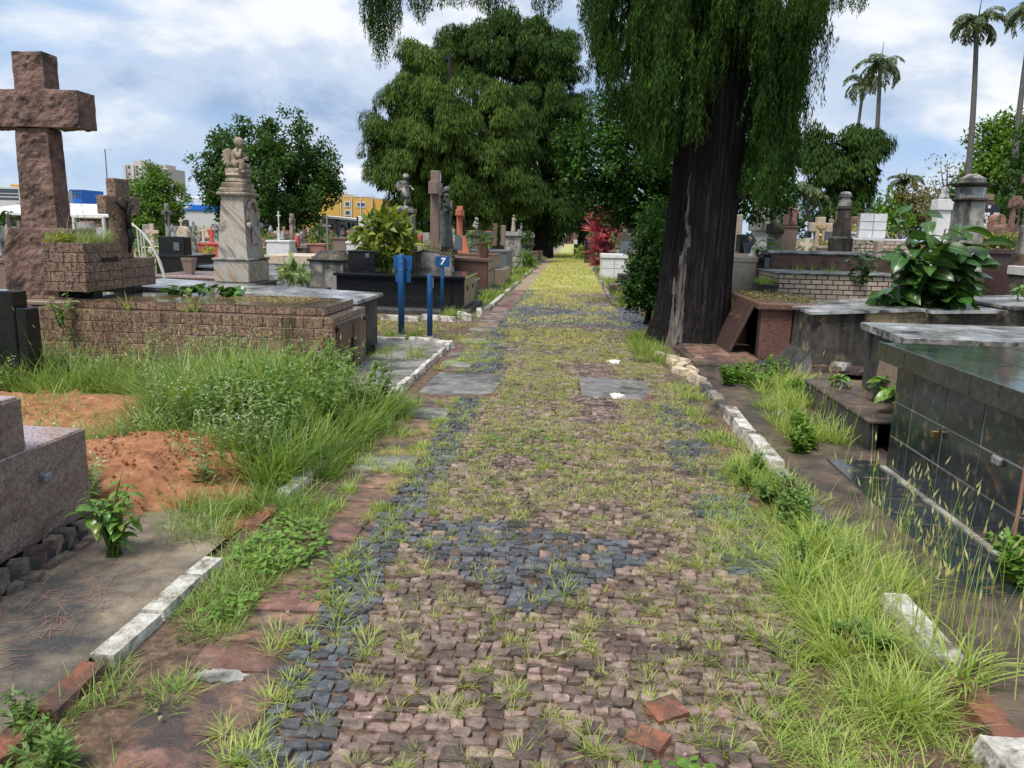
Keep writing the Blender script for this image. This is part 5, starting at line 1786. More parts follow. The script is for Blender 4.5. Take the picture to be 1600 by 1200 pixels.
def weeping(name, label, base, lobes, leaf, spacing, tuft, per, L, Wd, r0, up=.25, bark=None, inner=.25):
    """cypress with a crown of hanging tufts"""
    t = thing(name, label, 'cypress tree', base)
    b = Vector(base)
    top = Vector((b.x, b.y, max(l[0][2] for l in lobes)))
    mb = MB().tube([b + Vector((0, 0, -.1)), b.lerp(top, .15), b.lerp(top, .5), top], [r0 * 1.4, r0, r0 * .7, r0 * .15], 12)
    for (c, r) in lobes:
        e = Vector(c)
        s = Vector((b.x, b.y, max(b.z + .8, min(e.z - .4 * r[2], top.z))))
        mb.tube([s, s.lerp(e, .6) + Vector((0, 0, .2)), e], [r0 * .35, r0 * .2, r0 * .06], 6)
    part('trunk', mb, bark or M['bark_dark'], t, True)
    parts = []
    for (c, r) in lobes:
        n = max(8, int(4 * pi * (r[0] * r[2]) / spacing ** 2))
        d = rdir(n)
        rad = np.where(rng.random(n) < inner, rng.uniform(.4, .8, n), rng.uniform(.85, 1.05, n))
        C = c + d * r * rad[:, None]
        # each tuft: a rounded head from which sprays hang
        m = per
        td = rdir(len(C) * m)
        td[:, 2] = np.abs(td[:, 2]) * 1.3 - .45
        td /= np.linalg.norm(td, axis=1)[:, None]
        q = np.repeat(C, m, 0) + td * np.array((tuft, tuft, tuft * 1.2)) * rng.uniform(.7, 1.0, len(td))[:, None]
        o = td * .7 + np.repeat(d, m, 0) * .6
        parts.append(sprays(q, o, 2, L, Wd))
    V, qd, tr_ = join_np(parts)
    link('crown', npmesh('crown', V - np.array(base), qd, tr_), leaf, t)
    return t


gz = -.03
# the big cypress pair left of the path
b1 = (*W(700, 395, 40)[:1], 40, gz)
weeping('cypress_tree', 'broad olive green weeping cypress left of the path, lighter and nearer than its neighbour', b1,
        lobes_px([(700, 165, 60, 0), (645, 190, 55, 0), (760, 200, 60, 0), (620, 240, 50, 0), (690, 250, 70, -1), (770, 270, 55, 0), (640, 280, 50, 0), (600, 215, 30, 0), (720, 320, 60, 0), (670, 310, 40, 0), (790, 180, 35, 0), (665, 120, 35, 1), (790, 310, 40, 0), (605, 265, 25, 0), (650, 95, 25, 2), (740, 345, 50, 0)], 40),
        M['cyp_front'], 1.2, .60, 300, .26, .046, .45)
b2 = (*W(848, 403, 48.5)[:1], 48.5, gz)
weeping('cypress_tree', 'tall dark cypress with its black trunk at the left edge of the path', b2,
        lobes_px([(800, 80, 45, 0), (760, 95, 40, 0), (840, 95, 45, 0), (870, 110, 35, 0), (720, 90, 35, 2), (800, 140, 55, 0), (860, 160, 50, 0), (840, 220, 60, 0), (880, 230, 35, 0), (830, 280, 60, 0), (880, 290, 40, 0), (850, 330, 50, 0), (800, 320, 50, 0), (890, 330, 30, 0), (700, 110, 35, 2), (740, 60, 22, 0), (790, 48, 18, 0), (840, 52, 16, 0), (885, 78, 18, 0), (905, 170, 22, 0), (780, 350, 30, 0)], 48.5),
        M['cyp_back'], 1.3, .62, 230, .28, .055, .50)
b5 = (*W(1320, 345, 50)[:1], 50, gz)
weeping('cypress_tree', 'small dark cypress with a flat tufted top right of the trunk', b5,
        lobes_px([(1325, 222, 24, 0), (1290, 225, 24, 0), (1355, 222, 26, 0), (1275, 245, 16, 0), (1300, 265, 26, 0), (1330, 275, 34, 0), (1290, 295, 22, 0), (1318, 312, 32, 0), (1350, 245, 24, 0), (1345, 300, 16, 0), (1310, 335, 26, 0)], 50),
        M['cyp_back'], 1.2, .60, 120, .34, .085, .4)

# the near cypress: huge trunk and long hanging strands
TX_, TY_ = 1.80, 11.75
ct = thing('cypress_tree', 'huge old cypress beside the path, dark fibrous trunk and long hanging sprays overhead', 'cypress tree', (TX_, TY_, 0))
v, f, n = [], [], 260
lev = [(-.05, .58), (.08, .535), (.25, .50), (.5, .475), (.9, .455), (1.4, .44), (2.0, .43), (2.7, .42), (3.4, .42), (4.2, .36), (5.2, .30), (7, .22), (10, .12), (13, .04)]
zs = np.concatenate([np.linspace(-.05, 3.6, 60), np.linspace(3.75, 13, 24)])
for z in zs:
    r = interp(z, lev)
    cx_ = TX_ + .035 * min(z, 4) - .06 * math.exp(-z * 2.0)
    for k in range(n):
        a = 2 * pi * k / n
        fl = math.exp(-max(z, 0) * 1.6)
        ridge = .050 * mnoise.noise(Vector((cos(a) * 3.0, sin(a) * 3.0, z * .22))) + .050 * abs(mnoise.noise(Vector((cos(a) * 9, sin(a) * 9, z * .35)))) + .034 * abs(mnoise.noise(Vector((cos(a) * 26, sin(a) * 26, z * .6))))
        but = fl * (.10 * max(0, cos(5 * a + .6)) + .07 * max(0, cos(3 * a + 2.3)))
        rr = r * (1 + ridge * 2.0) + but
        v.append((cx_ + rr * cos(a) * 1.05, TY_ + rr * sin(a), z))
for i in range(len(zs) - 1):
    for k in range(n):
        f.append((i * n + k, i * n + (k + 1) % n, (i + 1) * n + (k + 1) % n, (i + 1) * n + k))
tk = part('trunk', MB().add(v, f), M['bark_dark'], ct, True)
# a pale strip where the bark is gone, low on the left front
tk.data.materials.append(M['deadwood'])
mi = []
for i in range(len(zs) - 1):
    z = (zs[i] + zs[i + 1]) / 2
    for k in range(n):
        a = 2 * pi * (k + .5) / n - 2 * pi
        c_ = -pi / 2 - .50 - .05 * z + .05 * sin(z * 5) + .03 * sin(z * 13)
        w_ = interp(z, [(.0, .20), (.5, .17), (1.0, .13), (1.6, .05), (2.2, .03), (2.6, .0)])
        mi.append(1 if abs(a - c_) < w_ * (1 + .5 * sin(z * 9 + k)) else 0)
tk.data.polygons.foreach_set('material_index', mi)
mb = MB()
BR = []
for k in range(16):
    a = 2 * pi * k / 16 + .2
    z0 = 3.5 + 1.9 * ((k * 7) % 16) / 16
    ln = .75 + .3 * ((k * 5) % 7) / 7
    s = Vector((TX_ + .12 + .25 * cos(a), TY_ + .25 * sin(a), z0))
    e = s + Vector((cos(a) * ln, sin(a) * ln, .45))
    mid = s.lerp(e, .5) + Vector((0, 0, .28))
    BR.append((s, mid, e))
    mb.tube([s, mid, e], [.075, .05, .02], 6)
# long boughs sweeping left and right over the path
for (pts) in ([(TX_, TY_, 5.6), (.3, 11.0, 5.5), (-1.4, 10.4, 5.2), (-2.9, 10.0, 4.62)], [(TX_, TY_, 6.1), (3.0, 11.3, 6.0), (4.0, 11.0, 5.6)], [(TX_, TY_, 6.2), (.6, 10.6, 6.0), (-1.1, 9.9, 5.25)]):
    mb.tube(pts, list(np.linspace(.11, .025, len(pts))), 7)
part('boughs', mb, M['bark_dark'], ct, True)


def strands(roots, lens, leaf_n, L, Wd, sway=.10):
    """pendulous twigs feathered with small leaves"""
    Ps, Ds, Ns, Ls = [], [], [], []
    for p, ln in zip(roots, lens):
        k = max(6, int(leaf_n * ln))
        t = np.linspace(0, 1, k)
        a = rng.uniform(0, 2 * pi)
        sw = sway * rng.uniform(.2, 1.3)
        x = p[0] + cos(a) * sw * np.sin(t * 1.9)
        y = p[1] + sin(a) * sw * np.sin(t * 1.9)
        z = p[2] - ln * t
        C = np.stack([x, y, z], 1) + rng.normal(size=(k, 3)) * .011
        d = rng.normal(size=(k, 3)) * np.array((.27, .27, .12)) + np.array((0, 0, -.9))
        Ps.append(C); Ds.append(d); Ns.append(rdir(k)); Ls.append(np.full(k, 1.0) * (1 - .35 * t))
    P0, D, N, s = np.concatenate(Ps), np.concatenate(Ds), np.concatenate(Ns), np.concatenate(Ls)
    s = s * rng.uniform(.6, 1.25, len(s))
    return kites(P0, D, N, L * s, Wd * s, .1)


# lower edge of the hanging mass as x (metres) -> height
LOW = [(.15, 3.9), (.35, 3.35), (.62, 2.95), (.95, 2.55), (1.25, 2.45), (1.45, 2.75), (1.62, 3.15), (1.8, 3.5), (2.0, 3.85), (2.18, 3.85), (2.30, 3.5), (2.38, 2.15), (2.62, 1.95), (2.90, 2.2), (3.08, 2.7), (3.25, 3.8)]
roots, lens = [], []
tries = bunches = 0
while bunches < 520 and tries < 40000:
    tries += 1
    x = rng.uniform(.02, 3.3)
    y = rng.uniform(10.5, 12.9)
    dx = (x - 1.8) / 1.5
    dy = (y - 11.75) / 1.25
    rr = sqrt(dx * dx + dy * dy)
    if rr > 1.1 or rr < .34: continue
    lo = interp(x, LOW) + (.5 if y > 12 else 0)
    ln = rng.uniform(.40, .95)
    zt = lo + ln + rng.random() ** 1.2 * 2.2
    if mnoise.noise(Vector((x * 2.6, y * 2.0, zt * 1.0))) < -.16: continue
    bunches += 1
    # a bunch of twigs that share one twig end and fan out a little as they hang
    ax = rng.uniform(0, 2 * pi)
    for q in range(int(rng.integers(8, 15))):
        u = rng.random()
        roots.append((x + rng.normal() * .055 + cos(ax) * .11 * u, y + rng.normal() * .055 + sin(ax) * .11 * u, zt - .22 * u + rng.normal() * .05))
        lens.append(ln * rng.uniform(.45, 1.0))
near_parts = [strands(roots, lens, 84, .095, .0145)]
# fringe along the sweeping boughs, seen at the top edge of the picture
fr, fl_ = [], []
for (px0, px1, drop, cnt) in ((566, 624, 118, 95), (640, 674, 42, 40), (676, 700, 16, 16), (700, 745, 14, 26), (745, 762, 22, 16), (757, 778, 50, 26), (775, 800, 14, 14), (832, 874, 34, 34), (1258, 1292, 56, 46), (1292, 1326, 22, 24), (1326, 1356, 24, 22), (1180, 1262, 60, 50), (905, 945, 95, 50)):
    for _ in range(int(cnt * 1.7)):
        px = rng.uniform(px0, px1)
        Yb = 10.1 + rng.uniform(-.25, .35)
        c_ = 1 - abs((px - (px0 + px1) / 2) / ((px1 - px0) / 2)) * .65
        x, z = W(px, drop * c_ * rng.uniform(.55, 1.0), Yb)
        ln = rng.uniform(.35, .6) + max(0, 4.5 - z)
        fr.append((x, Yb, z + ln)); fl_.append(ln)
near_parts.append(strands(fr, fl_, 75, .060, .014, .05))
V, q, t3 = join_np(near_parts)
link('hanging_foliage', npmesh('hanging_foliage', V - np.array((TX_, TY_, 0)), q, t3), M['cyp_near'], ct)
# brighter sprays, sunlight painted into their colour, on the side that faces the sky and the path, and a few dead brown ones
r2, l2, r3, l3 = [], [], [], []
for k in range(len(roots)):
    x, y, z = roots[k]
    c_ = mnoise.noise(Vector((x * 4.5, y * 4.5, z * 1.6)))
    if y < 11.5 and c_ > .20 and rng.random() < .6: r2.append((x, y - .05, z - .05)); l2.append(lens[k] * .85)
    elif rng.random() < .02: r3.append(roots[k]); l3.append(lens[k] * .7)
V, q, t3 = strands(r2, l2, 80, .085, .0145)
link('sunlit_foliage', npmesh('sunlit_foliage', V - np.array((TX_, TY_, 0)), q, t3), M['cyp_tip'], ct)
V, q, t3 = strands(r3, l3, 60, .07, .011)
link('dead_foliage', npmesh('dead_foliage', V - np.array((TX_, TY_, 0)), q, t3), M['bark'], ct)
# upper crown, above the picture, which shades the trunk
up = [(np.array((TX_ + dx, TY_ + dy, z)), np.array((r, r, r))) for dx, dy, z, r in ((0, 0, 7.2, 1.6), (-.9, .6, 6.6, 1.2), (1.0, .4, 6.7, 1.2), (.2, -.7, 6.9, 1.1), (0, 0, 9.4, 1.5), (0, 0, 11.4, 1.1), (-.6, 1.0, 8.2, 1.2), (.8, .8, 8.4, 1.1), (0, 1.2, 5.2, 1.0))]
pp = []
for (c, r) in up:
    d = rdir(int(150 * r[0] ** 2))
    pp.append(sprays(c + d * r * rng.uniform(.5, 1.05, len(d))[:, None], d, 10, .55, .10))
V, q, t3 = join_np(pp)
link('upper_crown', npmesh('upper_crown', V - np.array((TX_, TY_, 0)), q, t3), M['cyp_near'], ct)

# dark broadleaf tree behind the trunk, and the climber bush at its foot
b4 = (W(1062, 470, 17.5)[0], 17.5, gz)
tree('broadleaf_tree', 'dark glossy leaved tree behind the huge cypress trunk, arching over the path', b4,
     lobes_px([(935, 265, 55, 0), (1000, 235, 62, 0), (960, 190, 42, .5), (1015, 300, 55, 0), (900, 225, 32, 0), (905, 285, 30, 0), (1060, 200, 60, 1), (1120, 270, 70, 1.5), (1185, 285, 52, 1), (1220, 245, 34, 1), (1190, 225, 45, 1.5), (960, 315, 34, 0), (1215, 300, 26, .5), (985, 150, 26, .5), (1030, 340, 40, 0), (1060, 290, 60, .8)], 17.5),
     M['bark_dark'], M['tree_dark'], .27, 32, .21, .105, .056, .20, fork=.55, inner=.45, hole=.45)
t = thing('climber_bush', 'dark green small leaved bush hugging the left side of the big trunk', 'bush', (W(1012, 480, 14)[0], 14, gz))
lb = lobes_px([(1015, 450, 28, 0), (1010, 415, 30, 0), (1020, 380, 30, 0), (1000, 462, 22, -.1), (1030, 345, 26, .3), (1028, 430, 24, .3), (995, 440, 18, -.2)], 14)
V, q, t3 = leaf_cloud(lb, .14, 16, .12, .078, .046, .4)
link('foliage', npmesh('foliage', V - np.array(t.location), q, t3), M['tree_dark'], t)
part('stem', MB().tube([(t.location.x, 14, 0), (t.location.x + .1, 14, .8), (t.location.x + .15, 14.1, 1.6)], [.06, .05, .03], 7), M['bark_dark'], t, True)
# tree far down the path on the right, its pale hanging leaves over the red plant
tree('broadleaf_tree', 'dark tree with pale drooping leaf ends right of the far path', (W(905, 392, 52)[0], 52, gz),
     lobes_px([(915, 350, 20, 0), (935, 335, 28, 0), (960, 330, 30, 0), (930, 310, 26, 0), (900, 330, 14, 0), (980, 315, 30, 0)], 52), M['bark_dark'], M['tree_light'], .7, 16, .45, .34, .14, .35)

# left and right background trees
tree('broadleaf_tree', 'big round dark green tree behind the marble angel pedestal', (W(425, 365, 60)[0], 60, gz),
     lobes_px([(345, 270, 42, 0), (390, 235, 44, 0), (445, 225, 45, -1), (490, 255, 36, 0), (515, 270, 28, 0), (420, 285, 60, -2), (470, 300, 50, -1), (370, 310, 42, 0), (330, 295, 26, 0), (410, 205, 24, 0), (350, 240, 30, 1), (505, 300, 28, 0), (430, 330, 45, -1), (380, 335, 26, 0), (480, 335, 28, -1)], 60),
     M['bark'], M['tree_mid'], 1.0, 52, .62, .30, .17, .5, inner=.3, hole=.25)
tree('round_tree', 'small round bright green tree left of the marble pedestal', (W(240, 372, 45)[0], 45, gz),
     lobes_px([(240, 300, 34, 0), (215, 315, 26, 0), (265, 312, 26, 0), (240, 335, 34, -.5), (222, 345, 22, 0), (262, 345, 22, 0), (240, 280, 22, 0)], 45),
     M['bark'], M['tree_light'], .60, 38, .34, .18, .11, .16, inner=.3)
tree('broadleaf_tree', 'light green mango like tree with clumpy crown at the right edge', (W(1560, 345, 60)[0], 60, gz),
     lobes_px([(1545, 235, 34, 0), (1580, 225, 36, 0), (1525, 260, 24, 0), (1560, 270, 40, -1), (1595, 270, 34, 0), (1535, 300, 30, 0), (1580, 310, 34, -1), (1560, 205, 18, 0), (1600, 240, 30, 0), (1625, 250, 40, 0)], 60),
     M['bark'], M['tree_light'], 1.25, 60, .72, .32, .17, .45, inner=.25)
tree('feathery_tree', 'dark feathery tree leaning in at the right edge before the light green one', (W(1615, 350, 38)[0], 38, gz),
     lobes_px([(1600, 290, 26, 0), (1585, 315, 22, 0), (1612, 250, 26, 0), (1600, 335, 22, 0), (1612, 205, 18, 0)], 38),
     M['bark'], M['tree_mid'], .6, 20, .4, .30, .10, .2, inner=.3)
tree('thin_tree', 'sparse grey nearly bare tree left of the tall grey pedestal', (W(1478, 320, 56)[0], 56, gz),
     lobes_px([(1470, 262, 26, 0), (1490, 275, 20, 0), (1455, 280, 16, 0), (1480, 250, 16, 0)], 56),
     M['bark'], M['tree_grey'], 1.3, 9, .55, .24, .12, .18, inner=.5, hole=.1)
for (lab, px, py, r, Y, m) in (('olive bush with rusty shoots left of the thin grey tree', 1430, 315, 26, 48, 'tree_olive'), ('rusty brown topped bush beside the tall grey pedestal', 1462, 318, 20, 46, 'tree_olive'),
                               ('pale green bush behind the white tiled headstone', 1395, 332, 24, 44, 'tree_light'), ('dark low bush under the sparse grey tree', 1490, 305, 16, 50, 'tree_mid')):
    tree('bush', lab, (W(px, py, Y)[0], Y, gz), lobes_px([(px, py, r, 0), (px - r * .7, py + r * .5, r * .7, 0), (px + r * .7, py + r * .5, r * .75, 0)], Y), M['bark'], M[m], .7, 18, .4, .30, .12, .1, fork=.8, cat='bush')
tree('broadleaf_tree', 'hazy green trees beyond the yellow building, behind the child angel', (W(640, 335, 120)[0], 120, gz),
     lobes_px([(620, 332, 16, 0), (640, 326, 18, 0), (655, 330, 16, 0), (605, 335, 12, 0)], 120), M['bark'], M['tree_mid'], 1.8, 16, 1.0, .7, .45, .5)
tree('bush', 'dark green bush mass at the far left edge behind the graves', (W(-6, 350, 40)[0], 40, gz), lobes_px([(-8, 345, 20, 0), (0, 360, 16, 0)], 40), M['bark'], M['tree_mid'], .6, 18, .35, .26, .14, .1, fork=.8, cat='bush')


for k, (lab, px, py, r, Y) in enumerate((('hazy tree line behind the two reddish statues', 1225, 335, 22, 95), ('distant trees behind the white tiled headstone', 1400, 330, 26, 92), ('distant dark trees behind the tall grey pedestal', 1520, 315, 30, 84), ('distant trees at the right edge behind the pink granite cross', 1590, 318, 30, 80),
                                             ('distant low trees left of the faded red grave', 285, 345, 14, 110), ('distant low trees behind the thick brown cross', 470, 348, 16, 105))):
    tree('broadleaf_tree', lab, (W(px, py, Y)[0], Y, gz), lobes_px([(px, py, r, 0), (px - r * 1.2, py + r * .3, r * .8, 0), (px + r * 1.2, py + r * .25, r * .85, 0), (px - r * .5, py + r * .7, r * .8, 0), (px + r * .6, py + r * .7, r * .8, 0)], Y), M['bark'], M['tree_mid'], 1.3, 22, .8, .45, .26, .3, fork=.7)


# royal palms
def palm(label, px_base, py_base, px_top, py_top, Y, flen, nf, r0, seed):
    r = random.Random(seed)
    xb, zb_ = W(px_base, py_base, Y)
    xt, zt = W(px_top, py_top, Y)
    xb = xt + (xb - xt) * (zt / max(.1, zt - zb_))
    t = thing('palm_tree', label, 'palm tree', (xb, Y, gz))
    pts = [(xb + (xt - xb) * k + .25 * sin(k * pi) * (1 if seed % 2 else -1), Y, gz + (zt - gz) * k) for k in np.linspace(0, 1, 10)]
    part('trunk', MB().tube(pts, [r0 * (1.25 - .55 * k) for k in np.linspace(0, 1, 10)], 10), M['palm_bark'], t, True)
    part('crownshaft', MB().tube([(xt, Y, zt - .1), (xt, Y, zt + .9 * flen / 2.5)], [r0 * .8, r0 * .35], 8), M['tree_mid'], t, True)
    part('spear', MB().tube([(xt, Y, zt + .5), (xt + .05, Y, zt + flen * .95)], [.05, .015], 5), M['tree_mid'], t)
    parts = []
    for k in range(nf):
        a = 2 * pi * k / nf + r.uniform(-.2, .2)
        el = r.choice((1.15, .85, .55, .25, -.05))
        L_ = flen * r.uniform(.85, 1.1)
        m = 16
        c, th = np.array((xt, Y, zt + .45)), el
        pos = []
        for i in range(m):
            pos.append(c.copy())
            c = c + np.array((cos(a) * cos(th), sin(a) * cos(th), sin(th))) * (L_ / m)
            th -= .115 + .03 * i / m * 2
        pos = np.array(pos)
        tan = np.gradient(pos, axis=0)
        tan /= np.linalg.norm(tan, axis=1)[:, None]
        sd_ = np.array((-sin(a), cos(a), 0))
        for sg in (-1, 1):
            for rep in range(2):
                D = sd_ * sg * .8 + tan * .6 + np.array((0, 0, -.55)) + rng.normal(size=(m, 3)) * .14
                parts.append(kites(pos + rng.normal(size=(m, 3)) * .03, D, np.tile((0, 0, 1.0), (m, 1)) + rng.normal(size=(m, 3)) * .3, flen * .33 * (1 - .5 * np.abs(np.linspace(-.6, 1, m))), .085))
        parts.append(kites(pos[:-1], np.diff(pos, axis=0), np.tile((0, 0, 1.0), (m - 1, 1)), L_ / m * 1.3, .10))
    V, q, t3 = join_np(parts)
    link('fronds', npmesh('fronds', V - np.array((xb, Y, gz)), q, t3), M['palm'], t)
    return t


palm('tall palm rising behind the small flat topped cypress, the taller of that pair', 1357, 305, 1375, 112, 66, 2.35, 20, .20, 1)
palm('shorter palm of the pair behind the small flat topped cypress', 1335, 300, 1349, 138, 72, 2.2, 18, .16, 2)
palm('tallest palm with a long bare trunk behind the tall grey pedestal', 1506, 268, 1526, 48, 48, 1.75, 22, .17, 3)
palm('palm cut by the upper right corner of the view', 1598, 190, 1612, 28, 48, 1.9, 20, .17, 4)
palm('low young palm peeping between the trunk and the small cypress', 1262, 345, 1256, 318, 42, 1.7, 13, .12, 5)
palm('small spiky palm among the bushes left of the thin grey tree', 1412, 330, 1412, 296, 52, 1.4, 11, .12, 6)


# ------------------------------------------------------------------ far buildings
def window(parent, x0, x1, y, z0, z1):
    f = part('window', MB().box(x0 - .12, x1 + .12, y - .06, y + .02, z0 - .12, z0, .01).box(x0 - .12, x1 + .12, y - .06, y + .02, z1, z1 + .12, .01).box(x0 - .12, x0, y - .06, y + .02, z0, z1, .01).box(x1, x1 + .12, y - .06, y + .02, z0, z1, .01), M['wall_white'], parent)
    part('pane', MB().box(x0, x1, y - .02, y + .01, z0, z1, .002), M['glass_far'], f)


Y = 90
bl = thing('yellow_building', 'ochre yellow apartment block with white edged windows behind the graves', 'building', (W(555, 345, Y)[0], Y + 4, gz))
xs = [W(p, 330, Y)[0] for p in (497, 514, 531, 549, 563, 582, 597)]
zt = [W(555, p, Y)[1] for p in (308, 302)]
part('wall', MB().box(xs[0] - 2, xs[2], Y, Y + 9, gz, zt[1], .02).box(xs[2] + .001, xs[5], Y + .05, Y + 9, gz, zt[0], .02).box(xs[5] + .001, xs[6], Y + .3, Y + 9, gz, zt[0] - .15, .02), M['wall_yellow'], bl)
part('parapet', MB().box(xs[2] + .01, xs[5], Y + .02, Y + 9.02, zt[0], zt[0] + .12, .01).box(xs[5] + .01, xs[6] + .05, Y + .28, Y + 9.02, zt[0] - .15, zt[0] - .03, .01), M['wall_white'], bl)
for p in (532.5, 549.5, 563.5, 581.5):
    x = W(p, 330, Y)[0]
    part('downpipe', MB().box(x - .06, x + .06, Y - .06, Y + .0, gz, zt[0] - .02, .01), M['wall_white'], bl)
for (a, b, c_, d) in ((540, 546, 316.5, 322.5), (540, 546.5, 330, 336), (558.5, 570, 317, 322.5), (586.5, 591, 331, 335)):
    window(bl, W(a, 330, Y)[0], W(b, 330, Y)[0], Y + (.05 if a < 580 else .3), W(555, d, Y)[1], W(555, c_, Y)[1])

Y = 64
sh = thing('white_shed', 'long low white shed with a bright sloping roof in front of the yellow building', 'building', (W(545, 365, Y)[0], Y, gz))
xa, xb = W(496, 350, Y)[0], W(604, 350, Y)[0]
za, zb_ = W(500, 337, Y)[1], W(600, 347, Y)[1]
part('wall', MB().prism([(xa, gz), (xb, gz), (xb, zb_ - .12), (xa, za - .12)], 'y', Y, Y + 6), M['wall_white'], sh)
part('roof', MB().prism([(xa - .3, za - .12), (xb + .2, zb_ - .12), (xb + .2, zb_ + .03), (xa - .3, za + .06)], 'y', Y - .4, Y + 6.3), M['roof_white'], sh)
for (a, b, c_, d, nm) in ((524, 531, 342, 366, 'opening'), (533, 541, 351, 372, 'door'), (543, 548, 348, 357, 'window'), (550, 554, 349, 357, 'window'), (556, 559, 350, 357, 'window')):
    part(nm, MB().box(W(a, 350, Y)[0], W(b, 350, Y)[0], Y - .03, Y + .01, max(gz, W(a, d, Y)[1]), W(a, c_, Y)[1], .01), M['glass_far'] if nm != 'opening' else M['wall_grey'], sh)
part('painted_panel', MB().box(W(506, 350, Y)[0], W(522, 350, Y)[0], Y - .02, Y + .01, W(510, 368, Y)[1], W(510, 350, Y)[1], .005), M['terracotta'], sh)

Y = 75
wh = thing('blue_warehouse', 'white arched roof warehouse with a saturated blue band left of the marble pedestal', 'building', (W(310, 345, Y)[0], Y, gz))
xa, xb = W(262, 330, Y)[0], W(352, 330, Y)[0]
z1, z2, z3 = (W(305, p, Y)[1] for p in (329, 320, 306))
part('wall', MB().box(xa, xb, Y, Y + 14, gz, z1, .02), M['wall_white'], wh)
part('blue_band', MB().box(xa - .1, xb + .1, Y - .12, Y + 14, z1, z2, .02), M['wall_blue'], wh)
part('roof', MB().prism([(xa - .1, z2 + .003), (xb + .1, z2 + .003), (xb - 1.5, z2 + .3), (xa + 2.2, z3), (xa + .6, z3 - .1)], 'y', Y + .2, Y + 14), M['roof_white'], wh)
Y = 58
w2 = thing('white_warehouse', 'white roofed shed with an open dark side far left behind the big cross', 'building', (W(90, 350, Y)[0], Y, gz))
xa, xb = W(-60, 330, Y)[0], W(205, 330, Y)[0]
z1, z2 = W(100, 338, Y)[1], W(100, 317, Y)[1]
part('wall', MB().box(xa, xb, Y + 1.2, Y + 9, gz, z1, .02), M['wall_grey'], w2)
part('roof', MB().prism([(Y, z1), (Y + 9, z2), (Y + 9, z2 + .15), (Y, z1 + .15)], 'x', xa - .3, xb + .3), M['roof_white'], w2)
for k in range(4):
    x = xa + (xb - xa) * (k + .5) / 4
    part('column', MB().box(x - .1, x + .1, Y + .1, Y + .3, gz, z1, .01), M['pole_grey'], w2)
Y = 110
ob_ = thing('office_building', 'glass banded office block with a yellow tower at the far left edge', 'building', (W(10, 320, Y)[0], Y, gz))
xa, xb, xc = W(-70, 320, Y)[0], W(33.5, 320, Y)[0], W(41, 320, Y)[0]
zt = W(20, 292, Y)[1]
part('wall', MB().box(xa, xb, Y, Y + 12, gz, zt, .02), M['wall_white'], ob_)
for (p0, p1) in ((295, 301), (303, 306), (308.5, 312)):
    part('window_band', MB().box(xa, xb - .3, Y - .05, Y + .02, W(10, p1, Y)[1], W(10, p0, Y)[1], .01), M['glass_far'], ob_)
part('yellow_tower', MB().box(xb + .01, xc, Y - .2, Y + 6, gz, W(20, 288, Y)[1], .02), M['wall_yellow'], ob_)
part('yellow_head', MB().box(W(16, 300, Y)[0], xb, Y + .1, Y + 6, zt + .002, W(20, 288, Y)[1], .02), M['wall_yellow'], ob_)
Y = 160
b_ = thing('blue_building', 'small blue glazed building between the big cross and the tiled cross', 'building', (W(120, 300, Y)[0], Y, gz))
xa, xb = W(108, 300, Y)[0], W(126.5, 300, Y)[0]
part('wall', MB().box(xa, xb, Y, Y + 8, gz, W(118, 296, Y)[1], .02), M['wall_blue'], b_)
for k in range(3):
    part('window_band', MB().box(xa + .2, xb - .2, Y - .05, Y + .02, W(118, 309 - 4.5 * k, Y)[1], W(118, 306.5 - 4.5 * k, Y)[1], .01), M['glass_far'], b_)
for i, (p0, p1, pt, lab) in enumerate(((195, 232, 253, 'pale pink apartment tower left of its twin above the round tree'), (238, 264, 259, 'pale pink apartment tower right of its twin above the round tree'))):
    Y = 300 + 6 * i
    tw = thing('apartment_tower', lab, 'building', (W(p0, 300, Y)[0] + 5, Y, gz))
    xa, xb = W(p0, 300, Y)[0], W(p1, 300, Y)[0]
    zt = W(p0 + 20, pt + 4, Y)[1]
    part('wall', MB().box(xa, xb, Y, Y + 14, gz, zt, .05), M['wall_tower'], tw)
    part('roof_block', MB().box(xa + (xb - xa) * .35, xa + (xb - xa) * .75, Y + 2, Y + 10, zt + .003, zt + 1.6, .05), M['wall_tower'], tw)
    for k in range(6):
        x = xa + (xb - xa) * (k + .5) / 6
        if k % 2 == 0: part('bay', MB().box(x - .5, x + .5, Y - .5, Y + .02, gz, zt - .3, .05), M['wall_white'], tw)
        else:
            for j in range(7):
                part('window', MB().box(x - .45, x + .45, Y - .06, Y + .02, zt - 1.6 - 2.6 * j, zt - .6 - 2.6 * j, .02), M['glass_far'], tw)
Y = 85
lp = thing('lamp_post', 'tall thin street lamp with two heads against the blue sky', 'street lamp', (W(167, 345, Y)[0], Y, gz))
xx, z1 = W(164, 233, Y)
part('pole', MB().tube([(xx, Y, gz), (xx, Y, z1)], [.10, .06], 8), M['pole_grey'], lp)
for s in (-1, 1):
    part('lamp_head', MB().hexa([(xx, Y - .15, z1), (xx + s * .62, Y - .15, z1 + .16 - .3 * (s > 0)), (xx + s * .62, Y + .15, z1 + .16 - .3 * (s > 0)), (xx, Y + .15, z1)], [(xx, Y - .15, z1 + .1), (xx + s * .62, Y - .15, z1 + .27 - .3 * (s > 0)), (xx + s * .62, Y + .15, z1 + .27 - .3 * (s > 0)), (xx, Y + .15, z1 + .1)]), M['metal_white'], lp)
Y = 100
lp = thing('lamp_post', 'faint slim pole right of the yellow building', 'street lamp', (W(608, 335, Y)[0], Y, gz))
xx, z1 = W(607.5, 302, Y)
part('pole', MB().tube([(xx, Y, gz), (xx, Y, z1)], [.10, .05], 6), M['pole_grey'], lp)
